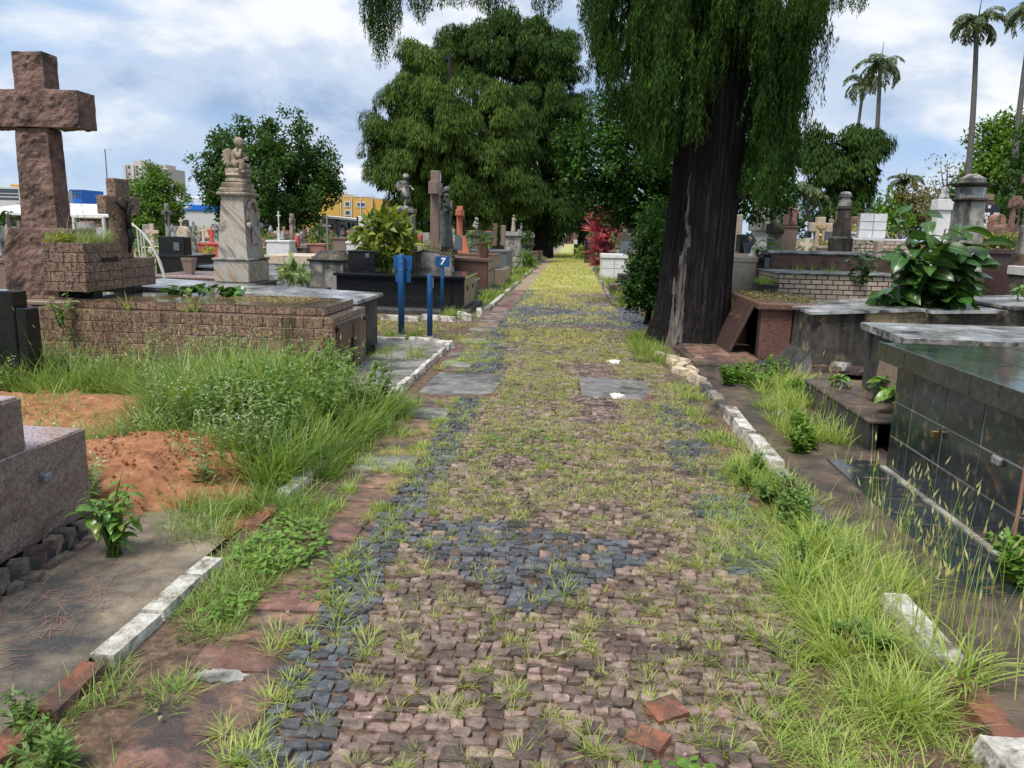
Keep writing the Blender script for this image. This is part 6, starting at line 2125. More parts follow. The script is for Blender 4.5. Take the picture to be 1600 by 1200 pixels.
part('lamp_head', MB().box(xx - .35, xx + .35, Y - .1, Y + .1, z1, z1 + .12, .02), M['pole_grey'], lp)
# wall and houses closing the far end of the path
wl_ = thing('end_wall', 'tan brown wall with a white stretch closing the far end of the path', 'wall', (0, 108, gz))
part('wall', MB().box(W(884, 370, 108)[0], W(990, 370, 108)[0], 108, 108.4, gz, W(900, 357, 108)[1], .02), M['wall_brown'], wl_)
part('white_wall', MB().box(W(780, 370, 108)[0], W(884, 370, 108)[0] - .002, 108, 108.4, gz, W(870, 362, 108)[1], .02), M['wall_white'], wl_)
o = solo('far_building', MB().box(-120, -18, 130, 140, gz, 4.2, .05), M['wall_grey'], 'long low grey building in the distance behind the left graves', 'building')


# ------------------------------------------------------------------ the crowd of graves further off
def bx(label, pl, pr_, pt, Y, mat, lid=None, d=1.2, lidh=.06, name='tomb'):
    x0_, z = W(pl, pt, Y)
    x1_ = W(pr_, pt, Y)[0]
    return box_tomb(label, x0_, x1_, Y, Y + d, z, M[mat], M[lid] if lid else None, lidh, .02, name=name)


def crs(label, px, pt, pb, wpx, tpx, Y, mat, along='x', arm=.68, fig=None, name='grave_cross'):
    x_, z0_ = W(px, pb, Y)
    z1_ = W(px, pt, Y)[1]
    t_ = tpx * Y / F
    return grave_cross(name, label, x_, Y, max(0, z0_), z1_ - max(0, z0_), wpx * Y / F, t_, t_ * .7, M[mat], arm, along, M[fig] if fig else None, base=(t_, t_, max(.02, z0_)))


def slabh(label, pl, pr_, pt, pb, Y, mat, d=.14, name='headstone', cat='headstone', top=0):
    x0_, z1_ = W(pl, pt, Y)
    x1_, z0_ = W(pr_, pb, Y)
    if top:
        n_ = 9
        pts = [(x0_, z0_), (x1_, z0_)] + [((x0_ + x1_) / 2 + (x1_ - x0_) / 2 * cos(a), z1_ - top + top * sin(a)) for a in np.linspace(0, pi, n_)]
        mb = MB().prism(pts, 'y', Y, Y + d)
    else: mb = MB().box(x0_, x1_, Y, Y + d, z0_, z1_, .012)
    return solo(name, mb, M[mat], label, cat)


def ptp(label, px, pt, pb, rpx, Y, mat, n=4, r0=.65):
    x_, z1_ = W(px, pt, Y)
    z0_ = W(px, pb, Y)[1]
    r = rpx * Y / F
    return pot(label, x_, Y, z0_, z1_ - z0_, r * r0, r, M[mat], n)


def shrub(label, px, py, rpx, Y, leaf, L=.14, Wd=.07, zb_px=None, name='shrub', spacing=.22, per=9, sx=1.0):
    x_, z_ = W(px, py, Y)
    r = rpx * Y / F
    zb_ = W(px, zb_px, Y)[1] if zb_px else z_ - r
    t_ = thing(name, label, 'shrub', (x_, Y, zb_))
    V_, q_, tt_ = leaf_cloud([(np.array((x_, Y, z_)), np.array((r * sx, r, r)))], spacing, per, spacing * .6, L, Wd, .4)
    link('foliage', npmesh('foliage', V_ - np.array(t_.location), q_, tt_), M[leaf], t_)
    part('stem', MB().tube([(x_, Y, zb_), (x_, Y, z_)], [.02, .01], 5), M['bark'], t_)
    return t_


# far left cluster
slabh('white marble headstone sliver at the left edge', -12, 3, 353, 400, 16, 'marble_white')
slabh('grey brown square pedestal stone left of the big cross', 2, 21, 354, 400, 22, 'cement_grey', .5)
solo('sloped_stone', MB().prism([W(4, 382, 19), W(30, 382, 19), W(21, 359, 19), W(5, 359, 19)], 'y', 19, 19.3), M['statue'], 'sloping cream stone with a dark cross before it, left of the big cross', 'headstone')
crs('small dark metal cross before the sloping cream stone', 16, 367, 386, 12, 4, 18, 'granite_black')
slabh('thin brown cross shaft behind the sloping cream stone', 8, 12, 334, 356, 21, 'granite_tan')
bx('pink granite box with pale lid left of the big cross base', 2, 26, 384, 17, 'granite_tan', 'granite_top', 1.0)
bx('pinkish stone block at the left edge beside the big cross base', -30, 17, 405, 12.5, 'granite_tan', 'granite_red', 1.0)
slabh('small carved stone peeping out left of the big cross shaft', 34, 42, 341, 362, 20, 'statue_grey')
# white arch trellis and frame
ar = thing('white_arch', 'white painted tubular metal arch curving down behind the tiled tomb', 'garden arch', (W(262, 455, 13.2)[0], 13.2, 0))
pts1 = [W(a, b, 13.1) for a, b in ((196, 345), (207, 350), (221, 362), (235, 381), (247, 405), (256, 432), (261, 462))]
part('arch_tube', MB().tube([(x, 13.1, z) for x, z in pts1], .016, 8), M['metal_white'], ar)
pts2 = [W(a, b, 13.5) for a, b in ((202, 350), (213, 355), (226, 367), (239, 386), (251, 410), (259, 436), (264, 464))]
part('arch_tube', MB().tube([(x, 13.5, z) for x, z in pts2], .016, 8), M['metal_white'], ar)
for k in (1, 3, 5):
    part('rung', MB().tube([(pts1[k][0], 13.1, pts1[k][1]), (pts2[k][0], 13.5, pts2[k][1])], .012, 6), M['metal_white'], ar)
for (a, b0, b1) in ((214, 357, 410), (219, 361, 410), (224, 366, 410)):
    x_, z_ = W(a, b0, 13.3)
    part('upright', MB().tube([(x_, 13.3, z_), (x_ + .02, 13.3, W(a, b1, 13.3)[1])], .013, 6), M['metal_white'], ar)
fr_ = thing('metal_panel_stand', 'white metal frame with a pale panel between the two crosses', 'panel frame', (W(140, 375, 14)[0], 14, .9))
x0_, z1_ = W(113, 337, 14)
x1_, z0_ = W(166, 374, 14)
part('frame', MB().box(x0_, x1_, 13.97, 14.03, z1_ - .04, z1_, .006).box(x1_ - .045, x1_, 13.97, 14.03, .0, z1_ - .041, .006).box(x0_, x0_ + .045, 13.97, 14.03, .0, z1_ - .041, .006), M['metal_white'], fr_)
part('panel', MB().box(x0_ + .05, x1_ - .2, 14.0, 14.02, z0_, z1_ - .12, .004), M['marble_white'], fr_)
# black tomb with cross, pink terrace
bx('pale pink granite terrace step left of the marble pedestal', 236, 336, 429, 14.6, 'granite_tan', 'granite_top', 1.6, .05)
bx('lower pink granite step in front of the terrace', 228, 330, 442, 14.0, 'granite_tan', 'granite_top', .55, .04)
ptp('square brown granite flower pot on the pink terrace', 295, 403, 429, 12, 15.0, 'granite_tan')
bx('black granite tomb with a ledge behind the brown flower pot', 243, 291, 398, 17, 'granite_black', None, 1.4)
bx('low black slab right of the brown flower pot', 288, 336, 414, 17.4, 'granite_black', 'granite_grey', 1.2)
t = slabh('black rounded headstone with a photo plate behind the white arch', 246, 289, 369, 400, 17.5, 'granite_black', .35)
part('photo_plate', MB().box(.06, .2, -.19, -.18, .12, .30, .004), M['granite_grey'], t, local=True)
crs('grey stone cross with a dark figure on the black headstone', 263, 318, 369, 17, 6.5, 17.7, 'cement_grey', 'x', .72, 'metal_dark')
slabh('cream rounded gable headstone left of the marble pedestal', 275, 293, 354, 382, 26, 'cream_tile', .3, top=.25)
crs('small cream cross on the gable headstone', 283, 341, 354, 8, 2.6, 26.2, 'cream_tile')
crs('little grey brown cross behind the red grave', 303, 346, 372, 9, 3, 28, 'statue_grey')
bx('faded red painted grave left of the marble pedestal', 309, 342, 379, 22, 'paint_red', None, 1.4)
crs('short red painted cross on the faded red grave', 331, 358, 380, 10, 6, 22.5, 'paint_red')
shrub('yellow green plant before the faded red grave', 320, 397, 9, 20.5, 'hedge')
shrub('tall pale green weeds beside the black headstone', 226, 385, 16, 16, 'tree_light', .16, .05)
# between pedestal and black tomb
t = bx('long cream ledge tomb with white slabs right of the marble pedestal', 414, 486, 398, 17.5, 'marble_white', 'cream_tile', 1.6, .20)
part('step', MB().box(*[W(p, 398, 17.3)[0] for p in (414, 482)], 17.1, 17.48, gz, W(450, 428, 17.3)[1], .01), M['marble_white'], t)
bx('white planter box full of dry grass right of the pedestal', 416, 452, 375, 22, 'white_tile', None, .6)
crs('slim white ornate cross behind the dry grass planter', 436, 330, 365, 7, 2, 24, 'metal_white', 'x', .8)
crs('thick brown stone cross with a worn figure behind the dry grass planter', 457, 334, 378, 12, 7.5, 23, 'statue', 'y', .75, 'statue')
slabh('red plaque leaning beside the thick brown cross', 460, 467, 368, 386, 22.5, 'paint_red')
robed('small white praying statue right of the thick brown cross', W(471, 381, 23)[0], 23, W(471, 381, 23)[1], 22 * 23 / F, .5, M['marble_white'], 'pray')
pedestal('low base under the small white praying statue', W(471, 381, 23)[0], 23, gz, W(471, 381, 23)[1], .4, M['cement_grey'])
bx('reddish brick planter with a round bush right of the dry grass planter', 478, 507, 380, 23, 'terracotta', None, .6)
shrub('clipped yellow green ball bush in the reddish planter', 487, 376, 6, 23.2, 'hedge', .08, .05, spacing=.1)
shrub('dark leafy bush with white flowers behind the reddish planter', 494, 366, 14, 25, 'tree_mid', .15, .08)
crs('dark rusty cross rising behind the white flowered bush', 503, 343, 378, 15, 4.5, 27, 'wall_brown', 'x', .75)
crs('thin bluish metal cross right of the white flowered bush', 512, 337, 394, 13, 2.6, 20, 'pole_grey', 'x', .72)
bx('brown granite grave block right of the thin bluish cross', 520, 541, 371, 21.5, 'granite_tan', 'granite_brown', .9)
crs('black iron cross above the brown granite grave block', 529, 346, 371, 10, 3.5, 23, 'granite_black')
crs('second black cross close to the black iron one', 540, 352, 371, 9, 3.5, 24, 'metal_dark')
bx('white planter with yellow leaved plants beside the leafy bush', 541, 572, 377, 20.5, 'white_tile', None, .6)
shrub('yellow leaved plants in the white planter', 556, 372, 9, 20.7, 'hedge', .14, .06, sx=1.7)
t = slabh('tall white tiled headstone with a black edged cross left of the leafy bush', 558, 573, 338, 378, 25, 'white_tile', .2)
part('black_edge', MB().box(-.17, -.12, -.12, -.102, 0, .8, .004).box(-.25, .0, -.12, -.102, .42, .50, .004), M['granite_black'], t, local=True)
shrub('bushy white green aglaonema at the foot of the grey tomb', 461, 424, 17, 15.2, 'weed_light', .22, .085, 441, spacing=.2)
# leafy bush beside the angel pedestal: large separate leaves are too small to part here
shrub('big leafy bush with yellow green leaves left of the standing child angel', 605, 376, 40, 16.8, 'leafy_yellow', .25, .11, 428, spacing=.2, per=9)
shrub('lower part of the leafy bush spilling over the black tomb', 608, 410, 28, 16.6, 'leafy_yellow', .22, .09, 428, spacing=.24, per=7)
bx('white stone box at the foot of the angel pedestal', 648, 660, 394, 18.2, 'marble_white', None, .5)
slabh('red pillar behind the angel pedestal', 650, 658, 367, 385, 24, 'paint_red', .3)
shrub('yellow flowers right of the angel pedestal', 664, 386, 8, 19, 'hedge', .10, .06)
shrub('pale grasses behind the curved headstone', 690, 397, 12, 18.2, 'tree_olive', .2, .03, sx=1.8)
slabh('faded red pillar stone left of the far white figure', 758, 767, 361, 384, 28, 'paint_red', .4)
for k, (p0, p1, pt, m, lab) in enumerate(((770, 776, 349, 'wall_brown', 'dark brown slender stone behind the flower pot'), (783, 789, 352, 'granite_tan', 'tan slender stone left of the far white figure'))):
    slabh(lab, p0, p1, pt, 384, 33, m, .3)
shrub('green strap leaved plant beside the crouching child pedestal', 727, 378, 10, 24.5, 'tree_light', .3, .05)
shrub('green strap leaved plant in the brown hexagonal pot', 755, 375, 8, 20.6, 'tree_light', .25, .05, 384)
slabh('blue grey rough stone figure beside the orange cross', 710, 720, 366, 392, 22.4, 'granite_grey', .3, top=.15)
for k, (p0, p1, pt, Y, m, lab) in enumerate(((818, 831, 395, 33, 'granite_dark', 'dark reddish tomb by the left verge, nearest of the row of three'), (829, 838, 393, 37, 'granite_brown', 'brown tomb by the left verge, middle of the row of three'), (836, 846, 392, 41, 'granite_tan', 'tan tomb by the left verge, farthest of the row of three'),
                                              (774, 800, 380, 44, 'wall_brown', 'low brown tomb under the far white figure'), (800, 822, 379, 40, 'cement_grey', 'pale grey tomb right of the far white figure'))):
    bx(lab, p0, p1, pt, Y, m, None, 1.6)
pot('dark stone bowl on the verge tombs by the cypress trunk', W(826, 388, 34)[0], 34, W(826, 391, 34)[1], .28, .12, .26, M['cement_dark'], 14, 'stone_bowl')
shrub('grassy agave beside the blue grey tomb', 822, 402, 9, 30, 'tree_light', .34, .06)
shrub('dark green bush among the graves by the cypress trunk', 822, 376, 9, 38, 'tree_mid', .2, .1)
shrub('light flowering bush beyond the cypress trunk by the path', 866, 375, 8, 60, 'tree_light', .3, .16, spacing=.35)
shrub('bright green bush at the right side of the far path', 905, 393, 7, 45, 'grass_far', .3, .06)
for k in range(6):
    Yk = 52 + 7 * k
    x_ = -3.0 - .35 * (k % 3)
    pedestal('%s grave marker on the left of the far path, %s' % (['white', 'grey', 'cream', 'pale', 'tan', 'brown'][k], ['just past the cypress trunk', 'beside a flowering bush', 'past the flowering bush', 'before the white end wall', 'near the end wall', 'touching the end wall'][k]), x_, Yk, gz, 1.2 + .4 * (k % 2), .7, M[['marble_white', 'cement_grey', 'cream_tile', 'marble_vein', 'granite_tan', 'wall_brown'][k]])
# right of the path, far to near
bx('dark speckled box at the right of the far path', 897, 906, 375, 58, 'granite_black', 'white_tile', 1.5, .3)
bx('dark brown grave right of the path before the red plant', 914, 931, 376, 41, 'granite_dark', None, 1.5)
slabh('thin dark post stone at the corner of the dark brown grave', 914.5, 916.5, 372, 398, 40.8, 'granite_black', .2)
t = thing('white_tiled_tomb', 'white tiled box tomb right of the red leaved plant', 'tomb', (W(962, 435, 27.5)[0], 28, gz))
xa, zt_ = W(941, 397, 27.5)
xb = W(980, 397, 27.5)[0]
part('core', MB().box(xa, xb, 27.5, 29, gz, zt_ - .13, .004), M['grout'], t)
tiles(t, 'y', -1, 27.5, xa, xb, .02, zt_ - .13, .45, .36, M['white_tile'], bond=0, gap=.02, proud=.012)
tiles(t, 'x', -1, xa, 27.5, 29, .02, zt_ - .13, .5, .36, M['white_tile'], bond=0, gap=.02, proud=.012)
part('lid', MB().box(xa - .04, xb + .04, 27.45, 29.05, zt_ - .13, zt_, .01), M['white_tile'], t)
t = thing('stone_steps', 'dark weathered stone steps at the foot of the climber bush', 'steps', (W(968, 458, 21)[0], 21, gz))
xa, z_ = W(952, 443, 21)
part('step', MB().box(xa, xa + 1.1, 20.9, 21.5, gz, z_, .015), M['cement_black'], t)
xa, z_ = W(966, 428, 21.6)
part('step', MB().box(xa, xa + .9, 21.51, 22.1, gz, z_, .015), M['cement_black'], t)
pedestal('dark blotched pedestal behind the white tiled tomb', W(980, 400, 30)[0], 30, W(980, 376, 30)[1] - .3, W(980, 350, 30)[1], .5, M['cement_black'])
solo('sloped_headstone', MB().prism([W(967, 398, 29.6), W(990, 398, 29.6), W(986, 377, 29.6), W(971, 377, 29.6)], 'y', 29.6, 29.9), M['granite_grey'], 'blue grey sloping headstone below the dark blotched pedestal', 'headstone')
shrub('tan and red flowers between the red plant and the blue grey headstone', 962, 372, 8, 31, 'tree_olive', .14, .07)
# right of the trunk
slabh('cream column stone touching the right side of the trunk', 1147, 1157, 335, 392, 17, 'cream_tile', .4)
slabh('black pillar stone right of the cream column', 1157, 1168, 366, 396, 16.4, 'granite_black', .4)
ptp('blue grey urn with white flowers by the beige brick tomb', 1169, 379, 396, 7, 15.2, 'granite_grey', 10)
shrub('white flowers in the blue grey urn', 1169, 374, 6, 15.2, 'tree_grey', .08, .05, spacing=.1)
t = pedestal('pale grey chapel shaped tomb with columns right of the trunk', W(1187, 396, 21)[0], 21, gz, W(1187, 346, 21)[1], .5, M['white_tile'], 'chapel_tomb', M['cement_grey'], .6)
part('dome', MB().lathe(0, 0, [(.32, 0), (.30, .12), (.22, .2), (.2, .26), (.10, .36), (.04, .40), (.05, .44), (.01, .47)], 12).xf(Matrix.Translation((0, 0, W(1187, 346, 21)[1] - gz + .002))), M['cement_grey'], t, True, local=True)
t = pedestal('grey tiered base under the slim white angel', W(1208, 396, 19.5)[0], 19.5, gz, W(1208, 350, 19.5)[1], .32, M['cement_grey'], capm=M['cement_black'])
robed('slim white angel statue on a grey tiered base right of the trunk', W(1210, 350, 19.5)[0], 19.5, W(1210, 350, 19.5)[1], 44 * 19.5 / F, -.6, M['marble_vein'], 'up')
bx('brown granite block under the two reddish statues', 1222, 1247, 353, 20.5, 'granite_tan', 'granite_brown', .5, .05)
robed('reddish statue of a robed woman, left of the pair', W(1228, 353, 20.7)[0], 20.7, W(1228, 353, 20.7)[1], 37 * 20.7 / F, -1.4, M['granite_red'], 'pray')
robed('reddish statue of a robed figure, right of the pair', W(1240, 353, 20.7)[0], 20.7, W(1240, 353, 20.7)[1], 32 * 20.7 / F, -1.7, M['granite_red'], 'down')
crs('cream tiled cross bearing a gilded crucifix behind the brown wall', 1277, 339, 396, 34, 13, 18.5, 'cream_tile', 'x', .72, 'gold')
slabh('small blue photo panel left of the cream cross', 1259, 1268, 361, 372, 18.6, 'granite_grey', .1)
slabh('blue grey flat headstone right of the cream cross', 1280, 1304, 361, 394, 19, 'granite_grey', .2)
bx('small cream planter with yellow flowers before the blue grey headstone', 1281, 1296, 384, 17.6, 'cream_tile', None, .3)
shrub('yellow flowers in the small cream planter', 1288, 381, 6, 17.8, 'hedge', .09, .05, spacing=.1)
robed('small dark brown statue between the cream cross and the dark obelisk', W(1297, 362, 21)[0], 21, W(1297, 362, 21)[1], 24 * 21 / F, -1.2, M['statue'], 'down')
pedestal('low block under the small dark brown statue', W(1297, 362, 21)[0], 21, gz, W(1297, 362, 21)[1], .4, M['cement_grey'])
bx('pink granite cross block right of the dark obelisk', 1330, 1346, 352, 24, 'granite_tan', None, .5)
slabh('pinkish upright stone above the pink granite block', 1336, 1346, 338, 353, 24.1, 'granite_red', .3)
wt = thing('white_tiled_headstone', 'white tiled double headstone with grey joints right of the dark obelisk', 'headstone', (W(1365, 373, 17.4)[0], 17.4, .8))
xa, zt_ = W(1345, 333, 17.4)
xb, zb_ = W(1383, 373, 17.4)
part('core', MB().box(xa, xb, 17.4, 17.55, zb_, zt_, .004), M['cement_grey'], wt)
tiles(wt, 'y', -1, 17.4, xa, xb, zb_, zt_, (xb - xa) / 2 + .002, (zt_ - zb_) / 3, M['white_tile'], bond=0, gap=.014, proud=.010)
tb = bx('cream brick tomb under the white tiled headstone', 1330, 1425, 372, 17.0, 'grout_dark', 'white_tile', .7, .05)
tiles(tb, 'y', -1, 17.0, W(1330, 372, 17)[0], W(1425, 372, 17)[0], .75, W(1370, 376, 17)[1], .2, .085, M['brick_beige'], 'brick', gap=.016, proud=.012)
bx('white box planter left of the white tiled headstone', 1326, 1346, 362, 18.2, 'white_tile', None, .5)
shrub('yellow green plants right of the white tiled headstone', 1392, 360, 8, 17.8, 'hedge', .12, .06, sx=1.6)
shrub('yellow green plants left of the white tiled headstone', 1337, 357, 7, 18.5, 'hedge', .12, .06, sx=1.4)
# behind the tall grey pedestal
t = pedestal('white ornate monument with a rounded top left of the tall grey pedestal', W(1470, 345, 24)[0], 24, .3, W(1470, 312, 24)[1], .42, M['white_tile'], 'white_monument', M['white_tile'])
part('finial', MB().lathe(0, 0, [(.16, 0), (.13, .12), (.09, .2), (.11, .27), (.04, .36), (.01, .40)], 12).xf(Matrix.Translation((0, 0, W(1470, 312, 24)[1] - .3))), M['marble_white'], t, True, local=True)
robed('tiny white bust right of the tall grey pedestal', W(1527, 312, 25)[0], 25, W(1527, 312, 25)[1], 20 * 25 / F, -1.5, M['marble_white'], 'down')
ptp('red granite lantern shaped box right of the tall grey pedestal', 1525, 313, 330, 6, 18.5, 'granite_red', 4, .8)
slabh('rusty brown stem under the red granite lantern', 1521, 1525, 329, 372, 18.6, 'granite_red', .1)
slabh('grey stepped granite headstone behind the checkered one', 1530, 1553, 314, 330, 24, 'granite_dark', .3)
slabh('pink granite cornice on the grey stepped headstone', 1529, 1553, 303, 313, 24, 'granite_tan', .3)
ck = thing('checkered_headstone', 'headstone covered with small scattered white and dark tiles right of the tall pedestal', 'headstone', (W(1545, 370, 19)[0], 19, 1.2))
xa, zt_ = W(1533, 320, 19)
xb, zb_ = W(1556, 372, 19)
part('core', MB().box(xa, xb, 19, 19.15, zb_, zt_, .004), M['granite_black'], ck)
tiles(ck, 'y', -1, 19, xa, xb, zb_, zt_, .075, .085, M['white_tile'], bond=.5, gap=.012, proud=.012, skip=.42)
slabh('pale blue panel with a pitched top left of the checkered headstone', 1522, 1532, 330, 368, 19.6, 'marble_white', .1)
crs('pink granite cross with a dark figure near the right edge', 1580, 306, 372, 20, 11, 17, 'granite_red', 'x', .80, 'metal_dark')
crs('large red granite cross cut by the right edge', 1603, 250, 372, 34, 13, 15.5, 'granite_red', 'x', .76)
slabh('pink stone lump at the foot of the pink granite cross', 1568, 1590, 350, 376, 16.4, 'granite_red', .4, top=.1)
slabh('tan lantern stone beside the green climber at the right', 1556, 1568, 334, 372, 18, 'terracotta', .3, top=.15)
shrub('green climber leaves left of the pink granite cross', 1572, 350, 10, 17.4, 'tree_mid', .14, .08)
slabh('tan stone post of the small monument left of the rubber plant', 1372, 1378, 376, 404, 14.0, 'cream_tile', .2)
# plants belonging to planters
t = thing('planter_shrubs', 'row of yellow green clipped shrubs in the dark granite planter', 'shrub', ((W(1535, 385, 14.5)[0]), 14.5, W(1535, 388, 14.4)[1] - .05))
lb = lobes_px([(p, 381 + (k % 2) * 2, 13, .4 - .05 * k) for k, p in enumerate(range(1496, 1585, 9))], 14.5)
V, q, t3 = leaf_cloud(lb, .09, 9, .06, .06, .035, .3)
link('foliage', npmesh('foliage', V - np.array(t.location), q, t3), M['hedge'], t)
part('stem', MB().tube([(t.location.x, 14.5, t.location.z), (t.location.x, 14.5, t.location.z + .15)], .02, 5), M['bark'], t)
# a thicket of small far graves that cannot be told apart
rg = random.Random(5)
mb = {k: MB() for k in ('marble_white', 'cement_grey', 'granite_tan', 'wall_brown', 'terracotta', 'cream_tile')}
for _ in range(620):
    Yk = rg.uniform(27, 95)
    side = rg.random()
    if side < .62: x_ = rg.uniform(-62 * Yk / 95 - 4, -4.4)
    else: x_ = rg.uniform(4.5, 62 * Yk / 95 + 6)
    m = mb[rg.choice(list(mb))]
    w_, d_, h_ = rg.uniform(.35, .7), rg.uniform(.5, .9), rg.uniform(.35, .75)
    m.box(x_ - w_, x_ + w_, Yk - d_, Yk + d_, gz, h_, .01)
    k = rg.random()
    if k < .4:
        hh = rg.uniform(.5, 1.1)
        m.box(x_ - .07, x_ + .07, Yk - .05, Yk + .05, h_ + .002, h_ + hh, .005).box(x_ - .26, x_ - .071, Yk - .048, Yk + .048, h_ + hh * .62, h_ + hh * .62 + .13, .005).box(x_ + .071, x_ + .26, Yk - .048, Yk + .048, h_ + hh * .62, h_ + hh * .62 + .13, .005)
    elif k < .7: m.box(x_ - w_ * .6, x_ + w_ * .6, Yk + d_ * .4, Yk + d_ * .7, h_ + .002, h_ + rg.uniform(.3, .8), .01)
    elif k < .85: m.lathe(x_, Yk, [(.16, h_ + .002), (.12, h_ + .5), (.18, h_ + .55), (.1, h_ + .75), (.02, h_ + .9)], 8)
me = bpy.data.meshes.new('far_graves')
av, af, am = [], [], []
for i, (k, m) in enumerate(mb.items()):
    o = len(av)
    av += m.v
    af += [tuple(q + o for q in f_) for f_ in m.f]
    am += [i] * len(m.f)
    me.materials.append(M[k])
me.from_pydata(av, [], af)
me.polygons.foreach_set('material_index', am)
link('far_graves', me, None)['kind'] = 'stuff'
n = 900
Yk = rng.uniform(26, 92, n)
sgn = rng.random(n) < .62
X_ = np.where(sgn, -4.2 - rng.random(n) * (Yk * .62), 4.4 + rng.random(n) * (Yk * .62))
C = np.stack([X_, Yk, rng.uniform(.1, 1.0, n)], 1)
C = np.repeat(C, 26, 0) + rdir(n * 26) * (rng.random(n * 26) ** .4 * .38)[:, None]
V, q, t3 = kites(C, rdir(len(C)) + np.array((0, 0, .3)), rdir(len(C)), .20, .09)
o = link('far_flowers', npmesh('far_flowers', V, q, t3), M['tree_light'])
o['kind'] = 'stuff'


# ------------------------------------------------------------------ grass and weeds (nobody could count them)
def inside(poly, x, y):
    p = np.array(poly)
    q = np.roll(p, -1, 0)
    c = np.zeros(len(x), bool)
    for (x0, y0), (x1, y1) in zip(p, q):
        hit = ((y0 > y) != (y1 > y)) & (x < (x1 - x0) * (y - y0) / (y1 - y0 + 1e-12) + x0)
        c ^= hit
    return c


def pts_in(poly, n, thr=-1.0, fr=2.0, seed=0):
    p = np.array(poly)
    lo, hi = p.min(0), p.max(0)
    out = []
    k = 0
    while k < n:
        x = rng.uniform(lo[0], hi[0], n)
        y = rng.uniform(lo[1], hi[1], n)
        ok = inside(poly, x, y)
        x, y = x[ok], y[ok]
        if thr > -1:
            w = np.array([mnoise.noise(Vector((a * fr, b * fr, seed))) > thr + random.uniform(-.12, .12) for a, b in zip(x, y)], bool)
            x, y = x[w], y[w]
        out.append(np.stack([x, y], 1))
        k += len(x)
        if not len(x): break
    return np.concatenate(out)[:n]


def tufts(C, z, per, h, w, lean, curve, spread, seg=3):
    C = np.asarray(C)
    n = len(C) * per
    s = np.repeat(rng.uniform(.65, 1.25, len(C)), per)
    a = rng.uniform(0, 2 * pi, n)
    r = spread * rng.random(n) ** .6
    zz = np.full(n, z) if np.isscalar(z) else np.repeat(z, per)
    R = np.stack([np.repeat(C[:, 0], per) + r * np.cos(a), np.repeat(C[:, 1], per) + r * np.sin(a), zz], 1)
    return blades(R, rng.uniform(h[0], h[1], n) * s, rng.uniform(w[0], w[1], n), a + rng.normal(size=n) * .6, rng.uniform(lean[0], lean[1], n), rng.uniform(curve[0], curve[1], n), seg)


def stuff(name, parts_, mat):
    V, q, t3 = join_np(parts_)
    o = link(name, npmesh(name, V, q, t3), mat)
    o['kind'] = 'stuff'
    return o


def bushy_weed(C, z, h, leaf_n, L, Wd, flowers=True):
    """branching weeds with small leaves and tiny white flower heads"""
    lv, st, fl = [], [], []
    for (x, y) in C:
        hh = h * random.uniform(.6, 1.15)
        for b in range(random.randint(4, 7)):
            a = random.uniform(0, 2 * pi)
            ln = random.uniform(.05, .55)
            t_ = np.linspace(.15, 1, leaf_n)
            pos = np.stack([x + np.cos(a) * np.sin(ln) * hh * t_ + .02 * np.sin(t_ * 6), y + np.sin(a) * np.sin(ln) * hh * t_, z + np.cos(ln) * hh * t_], 1)
            st.append(blades(np.array([[x, y, z]]), hh, .006, a, ln, .03, 3))
            D = rdir(leaf_n) * np.array((1, 1, .4)) + np.array((0, 0, .25))
            lv.append(kites(pos, D, rdir(leaf_n) * .5 + np.array((0, 0, 1.0)), L * (1.2 - .7 * t_), Wd * (1.2 - .6 * t_), .2))
            if flowers:
                k = 3
                q = pos[-1] + rng.normal(size=(k, 3)) * .035
                fl.append(kites(q, rdir(k), rdir(k), .009, .009))
    return lv, st, fl


# yellow green tufts in the joints of the path
PATH = [(-1.18, 1.6), (1.12, 1.6), (1.15, 10), (1.2, 24), (-1.25, 24), (-1.15, 10), (-.95, 3)]
c1 = pts_in([(-1.0, 1.5), (1.0, 1.5), (1.12, 4.2), (-1.12, 4.2)], 560, -.5, 2.6, 4)
c2 = pts_in([(-1.1, 4.0), (1.12, 4.0), (1.15, 11), (-1.15, 11)], 4200, -.3, 1.6, 5)
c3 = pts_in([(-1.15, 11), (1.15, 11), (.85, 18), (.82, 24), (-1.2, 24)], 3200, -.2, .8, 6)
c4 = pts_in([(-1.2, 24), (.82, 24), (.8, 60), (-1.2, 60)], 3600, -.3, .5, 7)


def road_keep(c):
    return np.array([zone(x, y) == 'sett' or random.random() < .5 for x, y in c], bool) & np.array([not (-1.45 < x < -.70 and 7.2 < y < 8.45) and not (.1 < x < .88 and 7.4 < y < 8.5) for x, y in c], bool)


c1, c2, c3 = (c[road_keep(c)] for c in (c1, c2, c3))
stuff('path_grass', [tufts(c1, .004, 44, (.020, .064), (.0022, .0042), (.45, 1.5), (.05, .5), .024),
                     tufts(c2, .004, 26, (.020, .060), (.0034, .006), (.5, 1.45), (.1, .6), .034),
                     ], M['grass_y'])
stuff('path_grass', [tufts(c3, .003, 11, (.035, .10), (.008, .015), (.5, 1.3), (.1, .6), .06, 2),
                     tufts(c4, .003, 7, (.05, .13), (.016, .03), (.4, 1.2), (.1, .5), .08, 2)], M['grass_mid'])
